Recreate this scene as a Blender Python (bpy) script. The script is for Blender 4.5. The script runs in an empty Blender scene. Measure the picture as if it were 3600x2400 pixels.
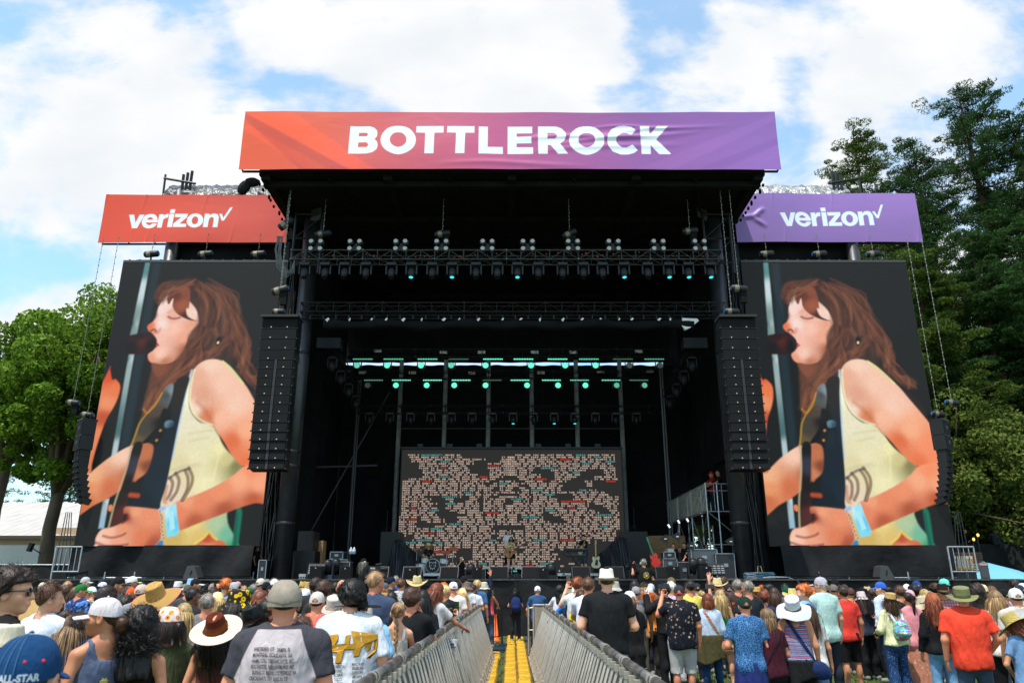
import bpy, math, random
import numpy as np
from mathutils import Vector, Matrix, geometry
R=math.radians
rng=np.random.RandomState(7); random.seed(7)
C=bpy.context.scene.collection
F=2612.0; PIT=R(17.8); CH=1.8; CP,SP=math.cos(PIT),math.sin(PIT)
def ray(px,py):
 u=(px-1800)/F; v=(1200-py)/F
 yf=CP-SP*v
 return u/yf,(SP+CP*v)/yf
def P(px,py,Y):
 a,b=ray(px,py); return Vector((a*Y,Y,CH+b*Y))
def G(px,py,z=0):
 a,b=ray(px,py); Y=(z-CH)/b; return Vector((a*Y,Y,z))
def lin(c):
 if isinstance(c,str):
  c=c.lstrip('#'); c=[int(c[i:i+2],16)/255 for i in (0,2,4)]
 return [x/12.92 if x<=.04045 else ((x+.055)/1.055)**2.4 for x in c[:3]]
_M={}
def newmat(name):
 m=bpy.data.materials.new(name); m.use_nodes=True
 return m,m.node_tree.nodes,m.node_tree.links,m.node_tree.nodes['Principled BSDF']
def mat(name,col,rough=.7,metal=0,var=.0,scale=8,bump=0,bscale=60,spec=.5,emit=None,es=0,stretch=None,col2=None,vscale=None,island=0,objc=True,trans=0,alpha=1,bd=.01):
 """plain procedural material; col = linear rgb"""
 if name in _M: return _M[name]
 m,N,L,B=newmat(name)
 col=list(col)
 B.inputs['Roughness'].default_value=rough; B.inputs['Metallic'].default_value=metal
 B.inputs['Specular IOR Level'].default_value=spec
 B.inputs['Base Color'].default_value=(*col,1)
 if emit is not None:
  B.inputs['Emission Color'].default_value=(*emit,1); B.inputs['Emission Strength'].default_value=es
 if trans: B.inputs['Transmission Weight'].default_value=trans
 if alpha<1: B.inputs['Alpha'].default_value=alpha
 tc=N.new('ShaderNodeTexCoord'); mp=N.new('ShaderNodeMapping'); L.new(tc.outputs['Object'],mp.inputs['Vector'])
 if stretch: mp.inputs['Scale'].default_value=stretch
 last=None
 if var or col2 is not None:
  n=N.new('ShaderNodeTexNoise'); n.inputs['Scale'].default_value=scale; n.inputs['Detail'].default_value=5
  L.new(mp.outputs[0],n.inputs['Vector'])
  r=N.new('ShaderNodeValToRGB'); e=r.color_ramp.elements
  e[0].position=.32; e[1].position=.68
  c2=list(col2) if col2 is not None else [min(1,c*(1+var)) for c in col]
  c1=[c*(1-var) for c in col] if col2 is None else col
  e[0].color=(*c1,1); e[1].color=(*c2,1)
  L.new(n.outputs[0],r.inputs[0]); last=r.outputs[0]
 if island:
  g=N.new('ShaderNodeNewGeometry'); mr=N.new('ShaderNodeMapRange'); mr.inputs[3].default_value=1-island; mr.inputs[4].default_value=1+island
  L.new(g.outputs['Random Per Island'],mr.inputs[0])
  h=N.new('ShaderNodeHueSaturation'); L.new(mr.outputs[0],h.inputs['Value'])
  if last: L.new(last,h.inputs['Color'])
  else: h.inputs['Color'].default_value=(*col,1)
  last=h.outputs[0]
 if last: L.new(last,B.inputs['Base Color'])
 if bump:
  n=N.new('ShaderNodeTexNoise'); n.inputs['Scale'].default_value=bscale; n.inputs['Detail'].default_value=6
  L.new(mp.outputs[0],n.inputs['Vector'])
  b=N.new('ShaderNodeBump'); b.inputs['Strength'].default_value=bump; b.inputs['Distance'].default_value=bd
  L.new(n.outputs[0],b.inputs['Height']); L.new(b.outputs[0],B.inputs['Normal'])
 _M[name]=m; return m
def hx(h,k=1.0): return [c*k for c in lin(h)]
BLK=mat('black_cloth',(.0075,.008,.0085),.9,bump=.5,bscale=3,var=.35,scale=1.2,bd=.05,spec=.15)
BLKM=mat('black_metal',(.012,.0125,.014),.45,metal=.3,spec=.5,var=.3,scale=5)
BLKP=mat('black_plastic',(.008,.008,.009),.5,spec=.4,var=.25,scale=9)
ALU=mat('dull_aluminium',(.50,.455,.385),.42,metal=.45,var=.18,scale=6,bump=.15,bscale=25)
STEEL=mat('galvanised_steel',(.42,.44,.46),.42,metal=.7,var=.2,scale=9)
WHT=mat('white_paint',(.72,.72,.70),.6,var=.1,scale=4)
class MB:
 def __init__(s): s.v=[];s.f=[];s.m=[];s.n=0;s.cm=0
 def add(s,v,f):
  v=np.asarray(v,dtype=float).reshape(-1,3); s.v.append(v)
  for q in f: s.f.append(tuple(i+s.n for i in q)); s.m.append(s.cm)
  s.n+=len(v); return s
 def box(s,c,d,rot=None):
  c=Vector(c); hx_,hy,hz=d[0]/2,d[1]/2,d[2]/2
  pts=[Vector((x*hx_,y*hy,z*hz)) for x in(-1,1) for y in(-1,1) for z in(-1,1)]
  if rot is not None:
   M=rot if isinstance(rot,Matrix) else Matrix.Rotation(rot,3,'Z')
   pts=[M@p for p in pts]
  return s.add([tuple(p+c) for p in pts],[(0,1,3,2),(4,6,7,5),(0,4,5,1),(2,3,7,6),(0,2,6,4),(1,5,7,3)])
 def bx(s,x0,x1,y0,y1,z0,z1): return s.box(((x0+x1)/2,(y0+y1)/2,(z0+z1)/2),(abs(x1-x0),abs(y1-y0),abs(z1-z0)))
 def tube(s,pts,r,n=6,caps=True):
  pts=[Vector(p) for p in pts]; k=len(pts)
  rr=r if hasattr(r,'__len__') else [r]*k
  V=[];Fc=[]
  up=None
  for i,p in enumerate(pts):
   d=(pts[min(i+1,k-1)]-pts[max(i-1,0)])
   if d.length<1e-9: d=Vector((0,0,1))
   d.normalize()
   if up is None:
    up=Vector((0,0,1)) if abs(d.z)<.9 else Vector((1,0,0))
   a=d.cross(up)
   if a.length<1e-6: a=d.cross(Vector((0,1,0)))
   a.normalize(); b=d.cross(a); up=-b if False else up
   for j in range(n):
    t=2*math.pi*j/n; V.append(tuple(p+(a*math.cos(t)+b*math.sin(t))*rr[i]))
  for i in range(k-1):
   for j in range(n):
    j2=(j+1)%n; Fc.append((i*n+j,(i+1)*n+j,(i+1)*n+j2,i*n+j2))
  if caps: Fc.append(tuple(range(n))); Fc.append(tuple(reversed(range((k-1)*n,k*n))))
  return s.add(V,Fc)
 def lathe(s,prof,c=(0,0,0),axis='Z',n=16,M=None):
  V=[];Fc=[]
  for (r,z) in prof:
   for j in range(n):
    t=2*math.pi*j/n; p=Vector((r*math.cos(t),r*math.sin(t),z))
    if axis=='Y': p=Vector((p.x,-p.z,p.y))
    if axis=='X': p=Vector((p.z,p.x,p.y))
    if M is not None: p=M@p
    V.append(tuple(p+Vector(c)))
  k=len(prof)
  for i in range(k-1):
   for j in range(n):
    j2=(j+1)%n; Fc.append((i*n+j,i*n+j2,(i+1)*n+j2,(i+1)*n+j))
  return s.add(V,Fc)
 def ell(s,c,r,n=12,m=8,M=None):
  V=[];Fc=[]
  for i in range(m+1):
   a=-math.pi/2+math.pi*i/m
   for j in range(n):
    t=2*math.pi*j/n; p=Vector((r[0]*math.cos(a)*math.cos(t),r[1]*math.cos(a)*math.sin(t),r[2]*math.sin(a)))
    if M is not None:p=M@p
    V.append(tuple(p+Vector(c)))
  for i in range(m):
   for j in range(n):
    j2=(j+1)%n; Fc.append((i*n+j,i*n+j2,(i+1)*n+j2,(i+1)*n+j))
  return s.add(V,Fc)
 def prism(s,poly,y0,y1,plane='XZ',M=None):
  """poly 2-D outline extruded; XZ -> along y, XY -> along z, YZ -> along x"""
  def mk(a,b,t):
   p={'XZ':(a,t,b),'XY':(a,b,t),'YZ':(t,a,b)}[plane]
   if M is not None:
    q=M@Vector(p); return tuple(q)
   return p
  n=len(poly); V=[mk(a,b,y0) for a,b in poly]+[mk(a,b,y1) for a,b in poly]
  tri=geometry.tessellate_polygon([[Vector((a,b,0)) for a,b in poly]])
  Fc=[tuple(t) for t in tri]+[tuple(n+i for i in reversed(t)) for t in tri]+[(i,(i+1)%n,n+(i+1)%n,n+i) for i in range(n)]
  return s.add(V,Fc)
 def build(s,name,mats,parent=None,world=False,smooth=False,loc=None,off=None):
  V=np.concatenate(s.v) if s.v else np.zeros((0,3))
  if parent is not None and world: V=V-np.array(wloc(parent))
  if off is not None: V=V-np.array(off)
  me=bpy.data.meshes.new(name); me.from_pydata(V.tolist(),[],s.f)
  if not isinstance(mats,(list,tuple)): mats=[mats]
  for m in mats: me.materials.append(m)
  if len(mats)>1: me.polygons.foreach_set('material_index',s.m)
  if smooth: me.polygons.foreach_set('use_smooth',[True]*len(me.polygons))
  me.update()
  o=bpy.data.objects.new(name,me); C.objects.link(o)
  if parent is not None: o.parent=parent
  if loc is not None: o.location=loc
  return o
def wloc(o):
 v=Vector(o.location)
 while o.parent is not None: o=o.parent; v+=Vector(o.location)
 return v
def rawmesh(name,V,Fq,mats,smooth=True,mi=None):
 """fast mesh from numpy quads/tris"""
 me=bpy.data.meshes.new(name)
 V=np.asarray(V,dtype=np.float32); Fq=np.asarray(Fq,dtype=np.int32)
 k=Fq.shape[1]
 me.vertices.add(len(V)); me.vertices.foreach_set('co',V.ravel())
 me.loops.add(Fq.size); me.loops.foreach_set('vertex_index',Fq.ravel())
 me.polygons.add(len(Fq)); me.polygons.foreach_set('loop_start',np.arange(0,Fq.size,k,dtype=np.int32))
 try: me.polygons.foreach_set('loop_total',np.full(len(Fq),k,dtype=np.int32))
 except Exception: pass
 for m in (mats if isinstance(mats,(list,tuple)) else [mats]): me.materials.append(m)
 if mi is not None: me.polygons.foreach_set('material_index',np.asarray(mi,dtype=np.int32))
 if smooth: me.polygons.foreach_set('use_smooth',np.ones(len(Fq),dtype=bool))
 me.update(calc_edges=True); me.validate()
 return me
def obj(name,me,parent=None,loc=None):
 o=bpy.data.objects.new(name,me); C.objects.link(o)
 if parent is not None:o.parent=parent
 if loc is not None:o.location=loc
 return o
def tag(o,label=None,cat=None,group=None,kind=None):
 if label:o['label']=label
 if cat:o['category']=cat
 if group:o['group']=group
 if kind:o['kind']=kind
 return o
def thing(name,label,cat,loc=(0,0,0),rz=0,group=None):
 o=bpy.data.objects.new(name,None); C.objects.link(o); o.location=loc; o.rotation_euler=(0,0,rz); o.empty_display_size=.2
 return tag(o,label,cat,group)
def struct(name,mb,m,smooth=False):
 o=mb.build(name,m,smooth=smooth); o['kind']='structure'; return o
_kids={}
def dup(root,loc,rz=None,label=None):
 r=root.copy(); C.objects.link(r); r.location=loc
 if rz is not None: r.rotation_euler=(0,0,rz)
 if label: r['label']=label
 for ch in list(root.children):
  c=ch.copy(); C.objects.link(c); c.parent=r
  for g in list(ch.children):
   d=g.copy(); C.objects.link(d); d.parent=c
 return r
cam=bpy.data.cameras.new('camera'); co=bpy.data.objects.new('camera',cam); C.objects.link(co)
cam.sensor_width=36; cam.lens=F/3600*36; cam.clip_end=3000; cam.clip_start=.1
co.location=(0,0,CH); co.rotation_euler=(R(90)+PIT,0,0)
cam.dof.use_dof=True; cam.dof.focus_distance=26; cam.dof.aperture_fstop=5.0
sc=bpy.context.scene; sc.camera=co
sc.view_settings.view_transform='Standard'; sc.view_settings.look='None'; sc.view_settings.gamma=1; sc.view_settings.exposure=0
try:
 sc.cycles.max_bounces=6; sc.cycles.transparent_max_bounces=8; sc.cycles.use_denoising=True
except Exception: pass
SUN_EL=R(68); SUN_AZ=math.atan2(-.45,-.6)   # direction towards the sun, x,y
sd=Vector((-.55*math.cos(SUN_EL),-.83*math.cos(SUN_EL),math.sin(SUN_EL))).normalized()
sl=bpy.data.lights.new('sun','SUN'); sl.energy=5.0; sl.angle=R(.6); sl.color=(1,.95,.87)
so=bpy.data.objects.new('sun',sl); C.objects.link(so); so.rotation_euler=sd.to_track_quat('Z','Y').to_euler()
w=bpy.data.worlds.new('World'); sc.world=w; w.use_nodes=True
N=w.node_tree.nodes; L=w.node_tree.links; N.clear()
out=N.new('ShaderNodeOutputWorld'); sky=N.new('ShaderNodeTexSky'); sky.sky_type='NISHITA'; sky.sun_disc=False
sky.sun_elevation=SUN_EL; sky.sun_rotation=math.atan2(sd.x,sd.y); sky.air_density=1.0; sky.dust_density=.6; sky.ozone_density=1.0
bs=N.new('ShaderNodeBackground'); bs.inputs[1].default_value=.15
hs=N.new('ShaderNodeHueSaturation'); hs.inputs['Saturation'].default_value=.95
L.new(sky.outputs[0],hs.inputs['Color']); tn=N.new('ShaderNodeMix'); tn.data_type='RGBA'; tn.blend_type='MULTIPLY'; tn.inputs[0].default_value=1; L.new(hs.outputs[0],tn.inputs[6]); tn.inputs[7].default_value=(1.25,2.05,2.15,1); L.new(tn.outputs[2],bs.inputs[0])
bc=N.new('ShaderNodeBackground'); bc.inputs[1].default_value=1.02
mixs=N.new('ShaderNodeMixShader'); L.new(bs.outputs[0],mixs.inputs[1]); L.new(bc.outputs[0],mixs.inputs[2]); L.new(mixs.outputs[0],out.inputs[0])
tc=N.new('ShaderNodeTexCoord'); sx=N.new('ShaderNodeSeparateXYZ'); L.new(tc.outputs['Generated'],sx.inputs[0])
def mth(op,a,b=None,c=None,clamp=False):
 n=N.new('ShaderNodeMath'); n.operation=op; n.use_clamp=clamp
 for i,x in enumerate((a,b,c)):
  if x is None: continue
  if isinstance(x,(int,float)): n.inputs[i].default_value=x
  else: L.new(x,n.inputs[i])
 return n.outputs[0]
yy=mth('MAXIMUM',sx.outputs[1],.18)
ax=mth('DIVIDE',sx.outputs[0],yy); az=mth('DIVIDE',sx.outputs[2],yy)
cx=N.new('ShaderNodeCombineXYZ'); L.new(ax,cx.inputs[0]); L.new(az,cx.inputs[1])
mp=N.new('ShaderNodeMapping'); mp.inputs['Scale'].default_value=(1.0,1.5,1); mp.inputs['Rotation'].default_value=(0,0,R(-14)); mp.inputs['Location'].default_value=(3.1,1.7,0); L.new(cx.outputs[0],mp.inputs[0])
n1=N.new('ShaderNodeTexNoise'); n1.inputs['Scale'].default_value=6.5; n1.inputs['Detail'].default_value=8; n1.inputs['Roughness'].default_value=.62; n1.inputs['Distortion'].default_value=.2
L.new(mp.outputs[0],n1.inputs['Vector'])
BL=[(1050,90,400,.55),(1200,190,260,.35),(330,260,330,.42),(430,330,200,.3),(180,130,150,.2),(700,40,180,.25),(1330,60,120,.2),(1650,190,150,.38),(1740,120,130,.35),(2100,90,210,.5),(2000,200,190,.45),(2230,20,150,.3),(60,740,140,.25),(150,700,120,.25),(60,400,180,.3),(600,440,100,.2),(2180,1000,500,.5),(1900,330,120,.25),
 (530,160,75,-.45),(620,215,70,-.35),(420,60,110,-.30),(120,190,70,-.25),(60,600,110,-.5),(20,520,70,-.3),(160,640,80,-.3),(720,200,90,-.45),(820,235,60,-.3),(60,20,80,-.2),(1480,185,75,-.5),(1550,70,90,-.45),(1620,20,60,-.3),(1420,225,60,-.3),(1850,190,70,-.55),(1900,60,90,-.4),(1750,280,100,-.45),(2310,260,170,-.6),(2150,220,70,-.3),(30,80,50,-.2)]
wn=N.new('ShaderNodeTexNoise'); wn.inputs['Scale'].default_value=6; wn.inputs['Detail'].default_value=4; L.new(cx.outputs[0],wn.inputs['Vector'])
wv=N.new('ShaderNodeVectorMath'); wv.operation='MULTIPLY_ADD'; L.new(wn.outputs['Color'],wv.inputs[0]); wv.inputs[1].default_value=(.24,.24,0); wv.inputs[2].default_value=(-.12,-.12,0)
wa=N.new('ShaderNodeVectorMath'); wa.operation='ADD'; L.new(wv.outputs[0],wa.inputs[0]); L.new(cx.outputs[0],wa.inputs[1])
acc=None
for (bx_,by_,br_,bw_) in BL:
 a,b=ray(bx_*3600/2352,by_*3600/2352); a2,_=ray((bx_+br_)*3600/2352,by_*3600/2352)
 d=N.new('ShaderNodeVectorMath'); d.operation='DISTANCE'; L.new(wa.outputs[0],d.inputs[0]); d.inputs[1].default_value=(a,b,0)
 mr=N.new('ShaderNodeMapRange'); mr.interpolation_type='SMOOTHSTEP'; L.new(d.outputs['Value'],mr.inputs[0])
 mr.inputs[1].default_value=0; mr.inputs[2].default_value=abs(a2-a)*1.7; mr.inputs[3].default_value=bw_; mr.inputs[4].default_value=0
 acc=mr.outputs[0] if acc is None else mth('ADD',acc,mr.outputs[0])
nn=mth('MULTIPLY',mth('SUBTRACT',n1.outputs[0],.5),2.1)
den=mth('ADD',nn,acc)
mk=N.new('ShaderNodeMapRange'); mk.interpolation_type='SMOOTHSTEP'; L.new(den,mk.inputs[0]); mk.inputs[1].default_value=-.30; mk.inputs[2].default_value=.46; mk.inputs[3].default_value=.24; mk.inputs[4].default_value=1
L.new(mk.outputs[0],mixs.inputs[0])
n2=N.new('ShaderNodeTexNoise'); n2.inputs['Scale'].default_value=5; n2.inputs['Detail'].default_value=6; L.new(mp.outputs[0],n2.inputs['Vector'])
cr=N.new('ShaderNodeValToRGB'); cr.color_ramp.elements[0].position=.3; cr.color_ramp.elements[1].position=.62
cr.color_ramp.elements[0].color=(*lin('#eef3f8'),1); cr.color_ramp.elements[1].color=(1.0,1.0,1.0,1)
L.new(n2.outputs[0],cr.inputs[0]); L.new(cr.outputs[0],bc.inputs[0])
# ================= painted surfaces (colour per vertex, computed from outlines) =================
def pnorm(poly,k=6,closed=True):
 p=np.array(poly,float); n=len(p); o=[]
 for i in range(n if closed else n-1):
  if closed: a,b,c,d=p[i-1],p[i],p[(i+1)%n],p[(i+2)%n]
  else: a,b,c,d=p[max(i-1,0)],p[i],p[i+1],p[min(i+2,n-1)]
  for t in np.linspace(0,1,k,endpoint=False):
   o.append(.5*((2*b)+(-a+c)*t+(2*a-5*b+4*c-d)*t*t+(-a+3*b-3*c+d)*t**3))
 if not closed:o.append(p[-1])
 return np.array(o)
class Paint:
 """grid on a vertical plane y=Y; painting coordinates are plane x,z"""
 def __init__(s,x0,x1,z0,z1,nx,nz,bg):
  s.nx,s.nz=nx,nz; X,Z=np.meshgrid(np.linspace(x0,x1,nx),np.linspace(z0,z1,nz),indexing='ij')
  s.X,s.Z=X.ravel(),Z.ravel(); s.c=np.tile(np.array(bg,float),(len(s.X),1)); s.px=(x1-x0)/nx
 def sel(s,p,m):
  return np.where((s.X>p[:,0].min()-m)&(s.X<p[:,0].max()+m)&(s.Z>p[:,1].min()-m)&(s.Z<p[:,1].max()+m))[0]
 def segd(s,idx,p,closed=True):
  x,z=s.X[idx],s.Z[idx]; d=np.full(len(idx),1e9); ins=np.zeros(len(idx),bool); T=np.zeros(len(idx))
  n=len(p)
  for i in range(n if closed else n-1):
   a=p[i];b=p[(i+1)%n]; e=b-a; L2=e@e+1e-12
   t=np.clip(((x-a[0])*e[0]+(z-a[1])*e[1])/L2,0,1)
   dd=np.hypot(x-a[0]-t*e[0],z-a[1]-t*e[1]); k=dd<d; d=np.where(k,dd,d); T=np.where(k,(i+t)/n,T)
   if closed:
    c=((a[1]>z)!=(b[1]>z)); ins^= c&(x<(b[0]-a[0])*(z-a[1])/(b[1]-a[1]+1e-12)+a[0])
  return d,ins,T
 def fill(s,poly,col,soft=.03,smooth=True,alpha=1,mapf=None,holes=()):
  p=np.array([mapf(*q) for q in poly]) if mapf else np.array(poly,float)
  if smooth: p=pnorm(p)
  idx=s.sel(p,soft*2);
  if not len(idx): return
  d,ins,_=s.segd(idx,p); sd=np.where(ins,d,-d)
  for h in holes:
   hp=np.array([mapf(*q) for q in h]) if mapf else np.array(h,float)
   if smooth: hp=pnorm(hp)
   d2,i2,_=s.segd(idx,hp); sd=np.minimum(sd,np.where(i2,-d2,d2))
  m=np.clip(sd/soft*.5+.5,0,1); m=m*m*(3-2*m)*alpha
  if isinstance(col,(list,)) and len(col) and hasattr(col[0],'__len__') and len(col[0])==2:
   W=np.zeros(len(idx)); A=np.zeros((len(idx),3))
   for (q,cc) in col:
    q=mapf(*q) if mapf else q
    w_=1/((s.X[idx]-q[0])**2+(s.Z[idx]-q[1])**2+.01)**1.5; W+=w_; A+=w_[:,None]*np.array(lin(cc))
   cc=A/W[:,None]
  else: cc=np.array(lin(col) if isinstance(col,str) else col)
  s.c[idx]=s.c[idx]*(1-m[:,None])+cc*m[:,None]
 def line(s,pts,col,w,soft=.02,alpha=1,mapf=None,taper=False,smooth=True):
  p=np.array([mapf(*q) for q in pts]) if mapf else np.array(pts,float)
  if smooth and len(p)>2: p=pnorm(p,5,False)
  idx=s.sel(p,w+soft*2)
  if not len(idx): return
  d,_,T=s.segd(idx,p,False)
  ww=w*.5*(np.sin(np.clip(T*1.02,0,1)*math.pi)**.5 if taper else 1)
  m=np.clip((ww-d)/soft*.5+.5,0,1)*alpha
  cc=np.array(lin(col) if isinstance(col,str) else col)
  s.c[idx]=s.c[idx]*(1-m[:,None])+cc*m[:,None]
 def mesh(s,name,m,x0,z0,dy=None):
  V=np.stack([s.X-x0,(dy if dy is not None else np.zeros(len(s.X))),s.Z-z0],1)
  i=np.arange((s.nx-1)*(s.nz-1)); a=(i//(s.nz-1))*s.nz+i%(s.nz-1)
  Fq=np.stack([a,a+s.nz,a+s.nz+1,a+1],1)
  me=rawmesh(name,V,Fq,m)
  ca=me.color_attributes.new('col','FLOAT_COLOR','POINT'); ca.data.foreach_set('color',np.concatenate([np.clip(s.c,0,1),np.ones((len(s.X),1))],1).astype(np.float32).ravel())
  return me
def attrmat(name,emis=0,rough=.6,bump=0,bsc=2,spec=.3,base=1):
 m,N,L,B=newmat(name); a=N.new('ShaderNodeAttribute'); a.attribute_name='col'
 B.inputs['Roughness'].default_value=rough; B.inputs['Specular IOR Level'].default_value=spec
 if emis:
  B.inputs['Base Color'].default_value=(.006,.006,.006,1); L.new(a.outputs[0],B.inputs['Emission Color']); B.inputs['Emission Strength'].default_value=emis
 else: L.new(a.outputs[0],B.inputs['Base Color'])
 if bump:
  tc=N.new('ShaderNodeTexCoord'); mp=N.new('ShaderNodeMapping'); mp.inputs['Scale'].default_value=(.5,1,1); L.new(tc.outputs['Object'],mp.inputs[0])
  n=N.new('ShaderNodeTexNoise'); n.inputs['Scale'].default_value=bsc; n.inputs['Detail'].default_value=5; n.inputs['Distortion'].default_value=1; L.new(mp.outputs[0],n.inputs[0])
  b=N.new('ShaderNodeBump'); b.inputs['Strength'].default_value=bump; b.inputs['Distance'].default_value=.05; L.new(n.outputs[0],b.inputs['Height']); L.new(b.outputs[0],B.inputs['Normal'])
 return m
SX0,SX1,SZ0=10.575,18.13,3.135; SD=31.5
SZ1=P(2900,924,SD).z
def Wp(x,y):
 p=P(2700+x/1.6,950+y/1.6,SD); return (p.x,p.z)
def Zp(x,y):
 p=P(200+x/1.0744,600+y/1.0744,SD); return (p.x+28.485,p.z)
def paint_singer():
 p=Paint(SX0,SX1,SZ0,SZ1,300,500,lin('#1b1b1a'))
 fw=lambda *a,**k:p.fill(*a,mapf=Wp,**k); lw=lambda *a,**k:p.line(*a,mapf=Wp,**k); fz=lambda *a,**k:p.fill(*a,mapf=Zp,**k)
 rg=np.random.RandomState(3)
 bl_=lambda c:'#'+''.join('%02x'%int(.56*int(c[i:i+2],16)+.44*int('4a3a32'[i-1:i+1],16)) for i in (1,3,5))
 fw([(20,-40),(62,-40),(110,480),(165,990),(120,1000),(60,480)],'#243640',soft=.12,smooth=False,alpha=.8)
 fw([(-28,-60),(-2,-60),(38,365),(0,365)],[((-20,0),'#5f8f90'),((5,100),'#cfe2e6'),((20,300),'#a9bcb8'),((-5,300),'#3f6f72')],smooth=False,soft=.05)
 fw([(22,470),(52,470),(112,1045),(84,1050)],[((28,500),'#4f7c80'),((45,500),'#cfdcdc'),((95,1000),'#b9cdd2'),((70,900),'#4f7476')],smooth=False,soft=.05)
 fw([(105,1290),(135,1280),(152,1450),(122,1450)],[((110,1300),'#6f9296'),((130,1300),'#d8e6ea'),((140,1440),'#9fc3d8')],smooth=False,soft=.05)
 sk=['#f7a98a','#ef8a5e','#d96a3a','#ffc4a8','#b04a2c']
 fz([(192,760),(200,752),(208,788),(222,788),(238,812),(232,850),(215,890),(188,935),(168,985),(148,1045),(132,1105),(122,1150),(60,1200),(80,1000)],[((200,770),'#e2562a'),((220,830),'#f0814f'),((190,880),'#f39a6c'),((175,930),'#c95a34'),((150,1000),'#f0936a'),((120,1130),'#e58a60')],soft=.05)
 fz([(100,1160),(127,1140),(165,1108),(215,1072),(285,1036),(345,1030),(360,1060),(345,1120),(300,1160),(265,1190),(200,1232),(140,1262),(60,1305)],[((130,1150),'#f7bb90'),((250,1070),'#ffd2b8'),((330,1060),'#c8774e'),((290,1150),'#b8663f'),((200,1200),'#d97a50'),((100,1250),'#d4774c'),((120,1200),'#f0a070')],soft=.05)
 hair=[(q_,bl_(c_)) for q_,c_ in [((120,80),'#7a4632'),((300,70),'#33201a'),((450,120),'#4d3a30'),((560,220),'#4a4038'),((640,380),'#6d3a2a'),((680,480),'#8a4a30'),((430,350),'#6d3f2e'),((500,420),'#4a2a20'),((250,600),'#8a4a32'),((200,700),'#6d4230'),((560,330),'#3a2a24'),((620,520),'#372a26'),((760,620),'#6a3020')]]
 fw([(84,92),(130,62),(230,60),(330,66),(430,86),(520,130),(580,210),(600,270),(650,350),(676,400),(690,470),(710,560),(800,610),(818,650),(760,640),(690,600),(600,540),(520,500),(440,505),(410,560),(400,640),(330,640),(290,680),(250,740),(215,800),(188,790),(182,720),(178,640),(176,560),(180,500),(120,180),(78,160)],hair,soft=.10)
 fw([(760,670),(830,720),(880,790),(905,850),(880,850),(820,760)],'#3a2520',soft=.1,alpha=.6)
 fw([(130,120),(180,96),(250,150),(330,220),(360,280),(372,330),(360,400),(330,470),(270,520),(200,530),(155,515),(135,490),(133,468),(150,452),(160,430),(150,410),(158,398),(148,380),(120,352),(100,342),(85,322),(88,306),(106,290),(118,262),(116,225),(120,170)],
       [((150,150),'#ffe6dc'),((130,220),'#ffdfd6'),((95,315),'#ee7a4a'),((160,300),'#ffe4da'),((240,330),'#ffc9b4'),((300,380),'#f5b094'),((330,300),'#f0a888'),((200,470),'#ffd0bc'),((150,500),'#f0a486'),((240,520),'#c98060'),((330,440),'#c07a5a'),((150,390),'#ffc7b8'),((210,265),'#f3b59e'),((340,260),'#fce0d0')],soft=.05)
 lw([(187,262),(205,270),(228,272),(252,266)],'#7a3a3a',.07,soft=.05)
 lw([(180,238),(205,222),(235,228)],'#c98a78',.05,soft=.08,alpha=.6)
 lw([(116,235),(122,255),(114,275)],'#9c6a6a',.05,soft=.06,alpha=.7)
 lw([(112,340),(128,333),(140,345)],'#5a1a14',.07,soft=.05)
 lw([(128,352),(150,350),(160,330)],'#d9693e',.08,soft=.08,alpha=.7)
 fw([(146,436),(160,422),(182,421),(166,434),(150,450)],'#c24a44',soft=.04)
 fw([(150,400),(165,408),(176,418),(160,420),(148,412)],'#b84a44',soft=.03)
 fw([(170,520),(230,530),(300,520),(360,460),(400,400),(430,470),(420,540),(400,620),(330,640),(280,690),(225,790),(192,800),(205,730),(240,640),(180,560)],[((220,560),'#8a5238'),((330,560),'#6d3a28'),((400,480),'#7e4a34'),((230,720),'#9a5a3c'),((360,620),'#4a2a22')],soft=.08)
 fw([(150,80),(210,90),(280,110),(330,170),(350,220),(366,262),(375,320),(372,370),(400,380),(420,330),(410,240),(400,150),(330,80),(220,62)],[((200,80),'#3a2018'),((300,120),'#4d2a20'),((390,300),'#8a5038'),((340,180),'#5a3226')],soft=.06)
 fw([(150,150),(160,110),(215,92),(262,105),(282,170),(290,225),(310,262),(350,284),(310,280),(262,262),(225,240),(195,205),(185,160),(172,190),(160,184)],[((240,120),'#8f4f38'),((250,200),'#a55c40'),((200,140),'#6a3526'),((290,260),'#4a2420')],soft=.045)
 fw([(90,110),(120,80),(165,85),(150,120),(130,160),(118,200),(104,190),(90,170),(80,140)],'#5d3020',soft=.06)
 fw([(276,215),(300,225),(345,255),(356,278),(330,276),(292,255)],'#fbd8c6',soft=.05)
 flows=[((300,70),(430,150),(470,330)),((350,75),(520,160),(560,400)),((330,90),(390,260),(350,470)),((420,110),(560,260),(640,470)),((380,200),(430,380),(330,560)),((480,150),(620,330),(690,560)),((420,330),(330,480),(240,700)),((400,400),(420,520),(300,640)),((540,250),(660,420),(700,570)),((640,480),(740,600),(815,650)),((260,60),(160,100),(120,170)),((330,560),(230,650),(200,790)),((560,380),(500,470),(430,500))]
 cols=['#7a4c38','#8f563e','#4e3026','#33201a','#a8684a','#5f3a2c','#1e1613','#5a4438']
 for i in range(380):
  a,b,c=flows[rg.randint(len(flows))]; j=rg.normal(0,16,(4,2))
  m1=((a[0]+b[0])/2,(a[1]+b[1])/2)
  q=[(a[0]+j[0,0],a[1]+j[0,1]),(b[0]+j[1,0]+10*math.sin(i),b[1]+j[1,1]),((b[0]+c[0])/2+j[2,0]+14*math.cos(i),(b[1]+c[1])/2+j[2,1]),(c[0]+j[3,0],c[1]+j[3,1])]
  lw(q,cols[rg.randint(7)],rg.uniform(.03,.08),soft=.06,alpha=rg.uniform(.2,.62),taper=True)
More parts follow.
